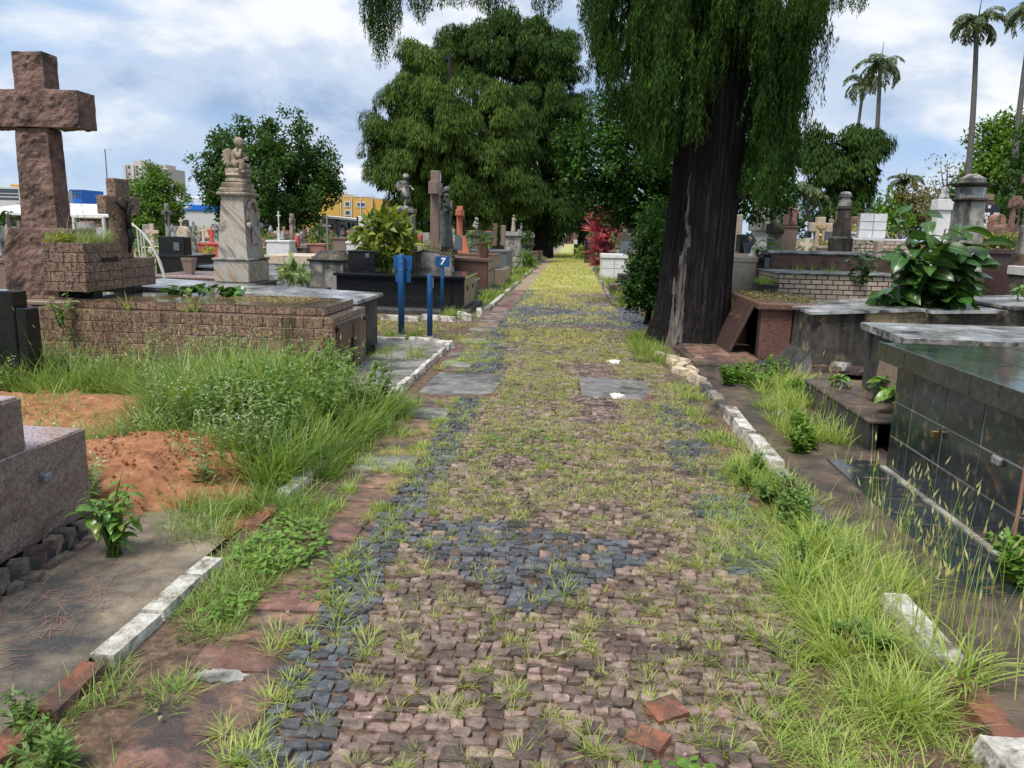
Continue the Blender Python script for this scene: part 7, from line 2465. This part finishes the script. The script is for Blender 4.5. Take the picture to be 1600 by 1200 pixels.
# a few larger greener tufts along the left edge of the setts and in the joints
c = np.array([P(*p) for p in ((470, 1000), (455, 1075), (530, 940), (545, 900), (1010, 1100), (690, 1120), (930, 1180), (350, 1150), (380, 1190), (905, 1010), (1100, 985), (640, 1010), (770, 760), (700, 790), (880, 930), (575, 1010), (800, 1090), (1060, 1010), (1180, 870), (1150, 830), (1170, 1130), (1130, 1180), (720, 660), (760, 690))])
c = np.concatenate([c, pts_in([(-1.05, 1.6), (-.75, 1.6), (-.85, 4), (-1.15, 4)], 26), pts_in([(-1.4, 4), (-.9, 4), (-.95, 7), (-1.5, 7)], 60), pts_in([(-1.5, 8.5), (-.9, 8.5), (-.95, 11), (-1.5, 11)], 40)])
stuff('path_grass', [tufts(c, .004, 34, (.05, .12), (.003, .0055), (.3, 1.25), (.2, .8), .035)], M['grass_l'])
# fine low grass on the right edge of the path and between kerb and setts
c = pts_in([(.75, 1.75), (1.42, 1.75), (1.42, 5.2), (.95, 5.2), (.62, 3.2)], 520, -.15, 2.2, 9)
stuff('edge_grass', [tufts(c, .002, 20, (.04, .12), (.002, .004), (.5, 1.45), (.2, .8), .05)], M['grass_l'])
c = pts_in([(-1.62, 1.5), (-1.25, 1.5), (-1.3, 4.2), (-1.62, 4.2)], 300, -.1, 2.5, 11)
stuff('edge_grass', [tufts(c, .002, 18, (.04, .13), (.002, .005), (.4, 1.3), (.2, .9), .045)], M['grass_g'])

# tall bright grass over the right kerb, with seed heads
G1 = [(1.05, 2.45), (1.42, 2.35), (1.60, 2.8), (1.60, 3.4), (1.46, 4.0), (1.2, 4.0), (1.05, 3.4)]
c = pts_in(G1, 250, -.05, 3.2, 12)
c = c[~((c[:, 0] > 1.28) & (c[:, 0] < 1.62) & (c[:, 1] < 3.22))]
ga = [tufts(c, .0, 26, (.07, .29), (.003, .0075), (.05, 1.0), (.2, 1.6), .05, 4)]
c = pts_in([(1.12, 4.2), (1.50, 4.2), (1.50, 5.5), (1.12, 5.5)], 62, .0, 2.8, 13)
ga.append(tufts(c, .0, 24, (.07, .22), (.004, .008), (.05, .8), (.3, 1.4), .05, 4))
c = pts_in([(1.08, 5.5), (1.42, 5.5), (1.42, 8.4), (1.12, 8.4)], 75, .05, 2.4, 14)
ga.append(tufts(c, .0, 18, (.04, .13), (.004, .008), (.1, 1.1), (.3, 1.2), .06, 3))
c = pts_in([(1.7, 5.5), (2.2, 5.5), (2.2, 7.3), (1.75, 7.3)], 55, .05, 2.4, 15)
ga.append(tufts(c, .05, 24, (.08, .26), (.004, .008), (.1, .9), (.3, 1.2), .06, 3))
c = pts_in([(1.95, 7.2), (2.5, 7.2), (2.5, 8.6), (1.95, 8.6)], 60, .0, 2.4, 16)
ga.append(tufts(c, .05, 22, (.08, .3), (.004, .008), (.1, .9), (.3, 1.2), .06, 3))
stuff('verge_grass', ga, M['grass_l'])
c = np.concatenate([pts_in(G1, 70), pts_in([(1.1, 4.2), (1.5, 4.2), (1.45, 7), (1.1, 7)], 50)])
stuff('dead_grass', [tufts(c, .0, 9, (.06, .30), (.002, .005), (.2, 1.4), (.2, 1.2), .06, 3)], M['straw'])
C = pts_in([(1.1, 2.7), (1.45, 2.9), (1.4, 5.2), (1.15, 5.2)], 26)
lv, st, fl = bushy_weed(C, 0, .15, 14, .06, .035, False)
stuff('verge_weeds', lv + st, M['weed'])
# a broad bladed clump beside the kerb end
c = np.array([P(1500, 1085), P(1515, 1060), P(1480, 1075), P(1210, 1010), P(1235, 1030), P(1190, 1000)])
stuff('broad_grass', [tufts(c[:3], .03, 26, (.14, .36), (.008, .014), (.1, .9), (.4, 1.3), .04, 5), tufts(c[3:], .0, 30, (.08, .2), (.005, .009), (.3, 1.1), (.4, 1.2), .05, 4)], M['grass_l'])


def seed_stalks(C, z, h, mat_s, heads=True, lean=(.02, .38)):
    n = len(C)
    az = rng.uniform(0, 2 * pi, n)
    ln = rng.uniform(*lean, n)
    hh = rng.uniform(*h, n)
    R = np.stack([C[:, 0], C[:, 1], np.full(n, z)], 1)
    st = blades(R, hh, .0042, az, ln, .12, 3)
    tip = R + np.stack([np.cos(az) * np.sin(ln + .05), np.sin(az) * np.sin(ln + .05), np.cos(ln + .05)], 1) * hh[:, None]
    D = np.stack([np.cos(az) * np.sin(ln + .1), np.sin(az) * np.sin(ln + .1), np.cos(ln + .1)], 1)
    hd = []
    for k in range(3):
        hd.append(kites(tip - D * .012, D, rdir(n), rng.uniform(.030, .060, n), .0075, .4))
    return [st], hd


C = np.concatenate([pts_in([(1.25, 2.5), (1.8, 2.4), (2.0, 3.3), (1.7, 4.2), (1.3, 3.9)], 170), pts_in([(1.7, 5.4), (2.25, 5.6), (2.25, 7.2), (1.8, 7.0)], 46)])
s1, h1 = seed_stalks(C, .04, (.28, .56), None)
stuff('seed_stalks', s1, M['grass_l'])
stuff('seed_heads', h1, M['seed'])

# tall weeds on the left
GL = [(-3.1, 4.9), (-1.75, 4.3), (-1.55, 5.4), (-1.5, 6.4), (-2.0, 6.6), (-2.5, 7.0), (-3.4, 7.4), (-3.4, 6.2)]
c = pts_in(GL, 560, -.4, 1.3, 21)
gl = [tufts(c, -.02, 26, (.18, .48), (.005, .011), (.05, .7), (.3, 1.5), .08, 4)]
c = pts_in([(-3.2, 5.7), (-2.3, 5.4), (-2.2, 6.4), (-3.0, 6.9)], 150)
gl.append(tufts(c, -.02, 34, (.32, .74), (.007, .014), (.02, .55), (.4, 1.5), .10, 5))
c = pts_in([(-6.5, 6.5), (-2.6, 6.4), (-2.55, 7.58), (-6.5, 7.58)], 430, -.3, 1.2, 22)
gl.append(tufts(c, -.02, 24, (.18, .50), (.005, .010), (.05, .75), (.3, 1.4), .09, 4))
c = pts_in([(-1.95, 3.9), (-1.5, 3.9), (-1.35, 6.8), (-1.75, 6.8)], 190, -.25, 2.2, 23)
gl.append(tufts(c, -.01, 22, (.08, .26), (.004, .008), (.1, 1.1), (.3, 1.3), .06, 3))
c = pts_in([(-2.5, 3.6), (-1.7, 3.5), (-1.75, 4.5), (-2.4, 4.3)], 60, .0, 2.5, 24)
gl.append(tufts(c, -.0, 20, (.06, .24), (.003, .007), (.1, 1.1), (.3, 1.2), .05, 3))
c = pts_in([(-4.2, 4.5), (-3.0, 4.6), (-3.2, 6.2), (-4.6, 6.3)], 90, .05, 1.6, 25)
gl.append(tufts(c, -.02, 22, (.1, .36), (.005, .009), (.1, .9), (.3, 1.3), .07, 4))
stuff('tall_weeds', gl, M['grass_g'])
# seedy stalks and dry stems above the weeds
C = np.concatenate([pts_in(GL, 120), pts_in([(-6.2, 6.6), (-2.7, 6.6), (-2.7, 7.5), (-6.2, 7.5)], 130)])
s1, h1 = seed_stalks(C, 0, (.45, .85), None, True, (.05, .6))
stuff('seed_stalks', s1, M['straw'])
stuff('seed_heads', h1, M['seed'])


C = np.concatenate([pts_in([(-2.95, 4.1), (-2.2, 3.9), (-1.8, 4.9), (-1.6, 6.5), (-2.3, 6.2), (-3.0, 5.2)], 40), pts_in([(-2.95, 3.75), (-2.5, 3.75), (-2.5, 4.4), (-3.1, 4.6)], 10), pts_in([(-5.8, 6.5), (-3.2, 6.4), (-3.2, 7.4), (-5.8, 7.4)], 22), np.zeros((0, 2))])
C = C[((C[:, 0] + 2.62) / .48) ** 2 + ((C[:, 1] - 4.42) / .55) ** 2 > 1]
lv, st, fl = bushy_weed(C, 0, .50, 26, .075, .022)
stuff('flowering_weeds', lv + st, M['weed_light'])
stuff('weed_flowers', fl, M['petal'])
C = pts_in([(-2.8, 5.2), (-1.8, 4.8), (-1.55, 6.6), (-2.5, 7.3)], 60)
lv, st, fl = bushy_weed(C, 0, .48, 22, .10, .045, False)
stuff('broad_weeds', lv + st, M['weed'])
C = np.concatenate([pts_in([(-1.75, 1.55), (-1.4, 1.5), (-1.4, 2.6), (-1.7, 2.6)], 5), np.array([P(30, 1150)])])
lv, st, fl = bushy_weed(C, 0, .16, 16, .06, .016, True)
stuff('low_weeds', lv + st, M['weed'])
C = np.concatenate([pts_in([(1.5, 8.0), (2.3, 7.0), (2.5, 8.9), (1.9, 9.2)], 14), pts_in([(1.55, 5.4), (1.95, 5.6), (1.9, 6.6)], 6), np.array([P(1590, 905, .05), P(1600, 925, .05), P(1580, 900, .05)])])
lv, st, fl = bushy_weed(C, .04, .22, 16, .08, .045, False)
stuff('low_weeds', lv + st, M['clover'])


# bright creeper with small oval leaves spreading from the left kerb, and a patch at the bottom
def creeper(poly, n, z, L, seed):
    c = pts_in(poly, n, -.25, 3.0, seed)
    k = len(c)
    R = np.stack([c[:, 0], c[:, 1], z + rng.uniform(.01, .07, k)], 1)
    a = rng.uniform(0, 2 * pi, k)
    D = np.stack([np.cos(a), np.sin(a), rng.uniform(-.1, .5, k)], 1)
    return kites(R, D, np.array((0, 0, 1.0)) + rdir(k) * .45, rng.uniform(.7, 1.3, k) * L, L * .62, .12)


stuff('creeper', [creeper([(-1.58, 3.35), (-1.35, 3.15), (-1.14, 3.45), (-1.26, 3.8), (-1.55, 3.85)], 480, 0, .042, 31), creeper([(.22, 1.78), (.44, 1.80), (.48, 2.05), (.30, 2.2), (.22, 2.0)], 330, 0, .034, 32), creeper([(-1.45, 2.75), (-1.28, 2.8), (-1.3, 3.0), (-1.42, 2.95)], 90, 0, .04, 33), creeper([(-1.2, 3.0), (-.95, 3.0), (-.9, 3.35), (-1.15, 3.4)], 110, 0, .03, 34), creeper([(-.7, 5.2), (.0, 5.0), (.1, 5.9), (-.6, 6.2)], 260, 0, .035, 35)], M['clover'])

# side lane, islands, verges further off
c = pts_in([(-9, 10.9), (-1.5, 10.9), (-1.5, 13.1), (-9, 13.1)], 900, -.25, .9, 41)
g = [tufts(c, 0, 12, (.03, .10), (.006, .012), (.3, 1.2), (.2, .8), .06, 2)]
c = pts_in([(-1.6, 10.6), (1.4, 10.8), (1.3, 13), (-1.6, 13)], 360, -.2, 1.1, 42)
g.append(tufts(c, 0, 12, (.03, .09), (.006, .011), (.4, 1.3), (.2, .7), .06, 2))
stuff('lane_grass', g, M['grass_y'])
c = np.concatenate([pts_in([(-2.7, 10.7), (-2.25, 10.7), (-2.2, 11.3), (-2.7, 11.3)], 26), pts_in([(-2.0, 8.9), (-1.72, 8.9), (-1.72, 9.9), (-2.0, 9.9)], 16), pts_in([(.85, 9.6), (1.32, 9.4), (1.3, 12.2), (.9, 12.2)], 110), pts_in([(-2.3, 13.7), (-1.9, 14.2), (-1.9, 14.8), (-2.45, 14.5)], 20), pts_in([(-2.4, 8.95), (-2.2, 8.9), (-2.2, 9.8), (-2.4, 9.8)], 14)])
g = [tufts(c, .02, 24, (.06, .24), (.004, .009), (.1, 1.0), (.3, 1.2), .07, 3)]
c = pts_in([(-2.15, 17.2), (-1.7, 17.2), (-1.75, 48), (-2.35, 48)], 650, -.2, .6, 43)
g.append(tufts(c, 0, 12, (.08, .26), (.012, .03), (.1, 1.0), (.2, 1.0), .14, 2))
c = pts_in([(1.0, 17), (2.3, 17), (2.0, 60), (.95, 60)], 1000, -.25, .6, 44)
g.append(tufts(c, 0, 12, (.08, .26), (.012, .03), (.1, 1.0), (.2, 1.0), .14, 2))
c = pts_in([(1.45, 12.6), (2.4, 12.8), (2.2, 19), (1.5, 19)], 170, -.1, .9, 45)
g.append(tufts(c, 0, 18, (.06, .24), (.008, .015), (.1, 1.0), (.2, 1.0), .1, 3))
c = pts_in([(-60, 24), (-3, 24), (-3, 60), (-60, 60)], 1500, -.1, .25, 46)
g.append(tufts(c, 0, 14, (.15, .5), (.03, .07), (.1, .9), (.2, 1.0), .35, 2))
stuff('verge_grass', g, M['grass_far'])
# tufts and sprigs growing on the tombs
c = np.array([(-4.62, 7.70), (-3.98, 7.70), (-3.90, 7.72)])
stuff('tomb_tufts', [tufts(c, .684, 14, (.08, .26), (.006, .011), (.1, .8), (.5, 1.3), .02, 4)], M['grass_g'])
c = pts_in([(-5.44, 7.78), (-5.1, 7.78), (-5.1, 8.3), (-5.44, 8.3)], 34)
stuff('planter_grass', [tufts(c, 1.345, 26, (.08, .26), (.003, .007), (.1, .9), (.3, 1.1), .04, 3)], M['weed_light'])
C = pts_in([(-5.42, 7.85), (-5.15, 7.85), (-5.15, 8.3), (-5.42, 8.3)], 34)
s1, h1 = seed_stalks(C, 1.345, (.30, .62), None, True, (.25, 1.1))
stuff('planter_stalks', s1 + h1, M['straw'])
V, q, _ = kites(np.stack([rng.uniform(-5.46, -5.28, 26), rng.uniform(7.72, 7.95, 26), rng.uniform(1.36, 1.40, 26)], 1), rdir(26), rdir(26) * .5 + np.array((0, 0, 1)), .10, .07)
stuff('planter_succulent', [(V, q, None)], M['hedge'])
c = np.concatenate([pts_in([(3.45, 13.1), (4.6, 13.1), (4.6, 14.0), (3.45, 14.0)], 7), ])
stuff('tomb_tufts', [tufts(c, 1.045, 12, (.05, .22), (.006, .012), (.0, .6), (.2, .8), .05, 3), tufts(pts_in([(3.03, 12.72), (3.28, 12.72), (3.28, 13.25), (3.03, 13.25)], 18), .86, 22, (.05, .16), (.005, .010), (.1, .9), (.2, .9), .04, 3)], M['grass_l'])
# mossy litter on the granite box and leaf litter on the wet tiled top
R = np.stack([rng.uniform(2.45, 3.25, 700), rng.uniform(10.15, 11.95, 700), rng.uniform(.776, .81, 700)], 1)
stuff('leaf_litter', [kites(R, rdir(700) * np.array((1, 1, .3)), rdir(700) * .6 + np.array((0, 0, 1)), .05, .03)], M['tree_olive'])
R = np.stack([-2.9 - np.abs(rng.normal(size=420)) * .55, rng.uniform(8.15, 8.75, 420), rng.uniform(.777, .792, 420)], 1)
R[:, 0] = np.clip(R[:, 0], -4.6, -2.6)
stuff('leaf_litter', [kites(R, rdir(420) * np.array((1, 1, .2)), rdir(420) * .4 + np.array((0, 0, 1)), .035, .022)], M['straw'])
R = np.stack([rng.uniform(-1.6, 2.1, 420), 1.6 + 12 * rng.random(420) ** 1.6, np.full(420, .028)], 1)
R[R[:, 0] > 1.5, 2] = .055
stuff('fallen_leaves', [kites(R, rdir(420) * np.array((1, 1, .12)), rdir(420) * .35 + np.array((0, 0, 1)), rng.uniform(.015, .045, 420), .016)], M['straw'])
R = np.stack([rng.uniform(-1.5, 2.1, 160), 1.6 + 9 * rng.random(160) ** 1.4, np.full(160, .03)], 1)
R[R[:, 0] > 1.5, 2] = .056
stuff('fallen_twigs', [blades(R, rng.uniform(.04, .18, 160), .004, rng.uniform(0, 6.28, 160), 1.52, .05, 2)], M['bark'])
# pine needles and dry stems along the plinth
R = np.stack([rng.uniform(-2.3, -1.9, 260), rng.uniform(1.7, 3.6, 260), np.full(260, .034)], 1)
stuff('dry_needles', [blades(R, rng.uniform(.05, .16, 260), .0025, rng.uniform(0, 6.28, 260), 1.5, .06, 2)], M['terracotta'])


# ------------------------------------------------------------------ plants with big leaves, leaf by leaf
def leaf_mesh(name, mat, L=1.0, Wd=.45, curl=.5, fold=.22, n=7):
    v, f, uv = [], [], []
    for i in range(n + 1):
        t = i / n
        w = Wd * .5 * (sin(pi * min(1, t ** .8)) ** .75) * (1 if t < .98 else .2)
        y = L * t
        th = curl * t * t
        for k, s in enumerate((-1, -.5, 0, .5, 1)):
            v.append((w * s, y * cos(th * .5), -L * .5 * th * t + fold * abs(w * s) + .012 * L * sin(t * 21 + abs(s)) * abs(s)))
            uv.append((.5 + .5 * s, t))
    for i in range(n):
        for k in range(4):
            a = i * 5 + k
            f.append((a, a + 1, a + 6, a + 5))
    me = bpy.data.meshes.new(name)
    me.from_pydata(v, [], f)
    ul = me.uv_layers.new(name='UVMap')
    for p in me.polygons:
        for li in p.loop_indices:
            ul.data[li].uv = uv[me.loops[li].vertex_index]
    me.materials.append(mat)
    me.polygons.foreach_set('use_smooth', [True] * len(me.polygons))
    return me


def place_leaf(me, parent, p, d, size, roll=0.0, droop=.3):
    o = bpy.data.objects.new('leaf', me)
    COL.objects.link(o)
    o.parent = parent
    y = Vector(d).normalized()
    z = Vector((0, 0, 1))
    x = y.cross(z)
    if x.length < .05: x = Vector((1, 0, 0))
    x.normalize()
    z = x.cross(y)
    m = Matrix((x, y, z)).transposed().to_4x4()
    o.matrix_local = Matrix.Translation(Vector(p) - parent.location) @ m @ Matrix.Rotation(roll, 4, 'Y') @ Matrix.Scale(size, 4)
    return o


LM = [leaf_mesh('leaf', M['big_leaf'], 1, w, c, .20) for w, c in ((.58, .35), (.54, .6), (.62, .2))]
LM2 = [leaf_mesh('leaf', M['leaf_light'], 1, w, c, .2) for w, c in ((.5, .5), (.44, .8))]
rx, rz = W(1458, 470, 9.75)
rp = thing('rubber_plant', 'big glossy rubber plant with large dark green leaves growing out of the cracked slab', 'plant', (rx, 9.9, .82))
r5 = random.Random(12)
mb = MB()
stems = []
for k in range(28):
    a = 2 * pi * k / 28 + r5.uniform(-.3, .3)
    ln = r5.uniform(.30, .68)
    hz = r5.choice((.10, .3, .5, .7, .9, 1.08)) * (1.0 if abs(cos(a)) < .8 else .7)
    e = Vector((rx + cos(a) * ln * .95, 9.85 + sin(a) * ln * .6, .85 + hz))
    s = Vector((rx, 9.9, .80))
    m_ = s.lerp(e, .5) + Vector((0, 0, .12))
    mb.tube([s, m_, e], [.018, .014, .008], 6)
    stems.append((s, m_, e))
part('stems', mb, M['bark'], rp, True)
for (s, m_, e) in stems:
    for j in range(9):
        t = .2 + .8 * j / 8
        p = s.lerp(m_, t / .5) if t < .5 else m_.lerp(e, (t - .5) / .5)
        a = j * 2.4 + r5.uniform(-.4, .4)
        out = (p - Vector((rx, 9.95, .9)))
        out = out.normalized() if out.length > .05 else Vector((0, -1, 0))
        d = Vector((cos(a), sin(a), 0)) * .8 + out * .6 + Vector((0, -.35, r5.uniform(-1.1, .05)))
        place_leaf(r5.choice(LM), rp, p, d, r5.uniform(.22, .38), r5.uniform(-.8, .8))


def leafy(label, x, y, z, h, spread, n, L, meshes, cat='plant', seed=1, name='leafy_plant', stem=M['weed']):
    r_ = random.Random(seed)
    t_ = thing(name, label, cat, (x, y, z))
    mb_ = MB()
    for s_ in range(max(2, n // 9)):
        a = r_.uniform(0, 2 * pi)
        e = Vector((x + cos(a) * spread * r_.uniform(.2, .8), y + sin(a) * spread * r_.uniform(.2, .8), z + h * r_.uniform(.5, 1)))
        b_ = Vector((x + r_.uniform(-.03, .03), y + r_.uniform(-.03, .03), z))
        mb_.tube([b_, b_.lerp(e, .6) + Vector((0, 0, .04)), e], [.007, .005, .003], 5)
        for j in range(9):
            q = .25 + .75 * j / 8
            p = b_.lerp(e, q) + Vector((0, 0, .04 * (1 - abs(2 * q - 1))))
            a2 = j * 2.4 + r_.uniform(-.4, .4)
            place_leaf(r_.choice(meshes), t_, p, (cos(a2), sin(a2), r_.uniform(-.45, .35)), L * r_.uniform(.6, 1.2) * (1.1 - .35 * q), r_.uniform(-.4, .4))
    part('stems', mb_, stem, t_, True)
    return t_


x_, y_ = P(178, 868, .03)
leafy('bright green leafy weed at the corner of the pink granite block', x_, y_, .03, .40, .20, 126, .088, LM2, seed=3)
x_, y_ = -2.0, 0
leafy('young broad leaved plant against the green tiles on the low black box', 2.56, 6.05, .285, .26, .17, 30, .19, LM2, seed=5)
leafy('taller thin plant before the loose stone plaque', 2.55, 6.45, .285, .38, .10, 18, .13, LM2, seed=6)
leafy('small broad leaved seedling on the far end of the low black box', 2.45, 7.0, .285, .20, .16, 18, .13, LM2, seed=7)
x_, z_ = W(1355, 410, 11.8)
leafy('glossy bush leaning over the beige brick tomb left of the rubber plant', x_, 11.9, .95, .75, .38, 72, .17, LM, seed=8)
x_, z_ = W(1345, 440, 12.9)
leafy('small plant in the broken corner of the beige brick tomb', x_, 12.92, .90, .12, .18, 18, .13, LM, seed=9)
x_, z_ = W(1205, 392, 14.9)
leafy('young tree with yellowing broad leaves behind the brown wall, nearest the trunk', x_, 15.15, 1.05, .55, .45, 54, .26, LM2, seed=10)
x_, z_ = W(1243, 392, 14.9)
leafy('leafy yellow green plant behind the brown wall below the two reddish statues', x_, 15.15, 1.05, .42, .40, 54, .20, LM2, seed=11)
x_, z_ = W(100, 480, 7.55)
leafy('wispy dark leaved weed climbing the left end of the tiled tomb', x_, 7.5, .50, .40, .26, 36, .09, LM2, seed=13)
x_, z_ = W(1590, 470, 9.9)
leafy('small pot plant with yellow green leaves at the right edge beyond the brick stump', x_ + .05, 10.0, .92, .2, .12, 18, .12, LM2, seed=14)
# fallen leaf heap on the wet tomb top
lh = thing('leaf_heap', 'heap of withered green leaves lying on the wet tiled tomb top', 'leaf heap', (-4.2, 8.72, .777))
rr_ = random.Random(4)
for k in range(64):
    px = rr_.uniform(268, 382)
    x_ = W(px, 455, 8.72)[0]
    hgt = .12 * (1 - abs((px - 325) / 60) * .7)
    place_leaf(rr_.choice(LM + LM2[:1]), lh, (x_, 8.72 + rr_.uniform(-.12, .10), .79 + rr_.uniform(0, hgt)), (rr_.uniform(-1, 1), rr_.uniform(-1, .3), rr_.uniform(-.4, .3)), rr_.uniform(.10, .20), rr_.uniform(-.8, .8))

# crimson cordyline by the path
cxp, cyp = W(944, 418, 33)[0], 33
co = thing('cordyline', 'tall crimson leaved cordyline shrub at the right of the far path', 'shrub', (cxp, cyp, 0))
parts_, mb = [], MB()
for (px, py) in ((943, 334), (940, 340), (950, 342), (958, 358), (943, 345), (930, 362), (955, 350), (938, 378), (955, 372), (944, 392), (935, 395), (952, 388), (946, 405), (948, 360), (940, 415)):
    x_, z_ = W(px, py, cyp)
    yy = cyp + random.uniform(-.4, .4)
    mb.tube([(cxp, cyp, 0), ((cxp + x_) / 2, (cyp + yy) / 2, z_ * .6), (x_, yy, z_)], [.05, .04, .03], 6)
    k = 62
    d = rdir(k)
    d[:, 2] = np.abs(d[:, 2]) * .9 - .1
    parts_.append(kites(np.tile((x_, yy, z_), (k, 1)) + d * .05, d, np.array((0, 0, 1.0)) + rdir(k) * .4, rng.uniform(.40, .85, k), rng.uniform(.08, .14, k), .3))
V, q, t3 = join_np(parts_)
link('leaves', npmesh('leaves', V - np.array(co.location), q, t3), M['red_leaf'], co)
part('stems', mb, M['bark'], co, True)
# things of one kind share a group
GROUPS = {'cross': 'crosses among the graves', 'tomb': 'tombs of the graveyard', 'pedestal': 'pedestals among the graves', 'statue': 'statues among the graves', 'headstone': 'headstones among the graves', 'flower pot': 'pots and bowls on the tombs', 'shrub': 'shrubs growing on the graves',
          'plant': 'leafy plants growing on the tombs', 'tree': 'broadleaf trees around the graveyard', 'cypress tree': 'cypress trees along the path', 'palm tree': 'palms beyond the graves', 'post': 'blue posts at the path corner', 'building': 'buildings beyond the graveyard', 'bush': 'bushes behind the graves', 'street lamp': 'lamp posts beyond the graveyard', 'planter': 'planters standing on tombs', 'board': 'white boards behind the sign', 'stone': 'broken stones by the cement tomb', 'soil mound': 'heaps of bare soil'}
for o in bpy.data.objects:
    if o.parent is None and o.get('category') in GROUPS: o['group'] = GROUPS[o['category']]
print('objects', len(bpy.data.objects), 'tris', sum(len(o.data.loops) - 2 * len(o.data.polygons) for o in bpy.data.objects if o.type == 'MESH'))
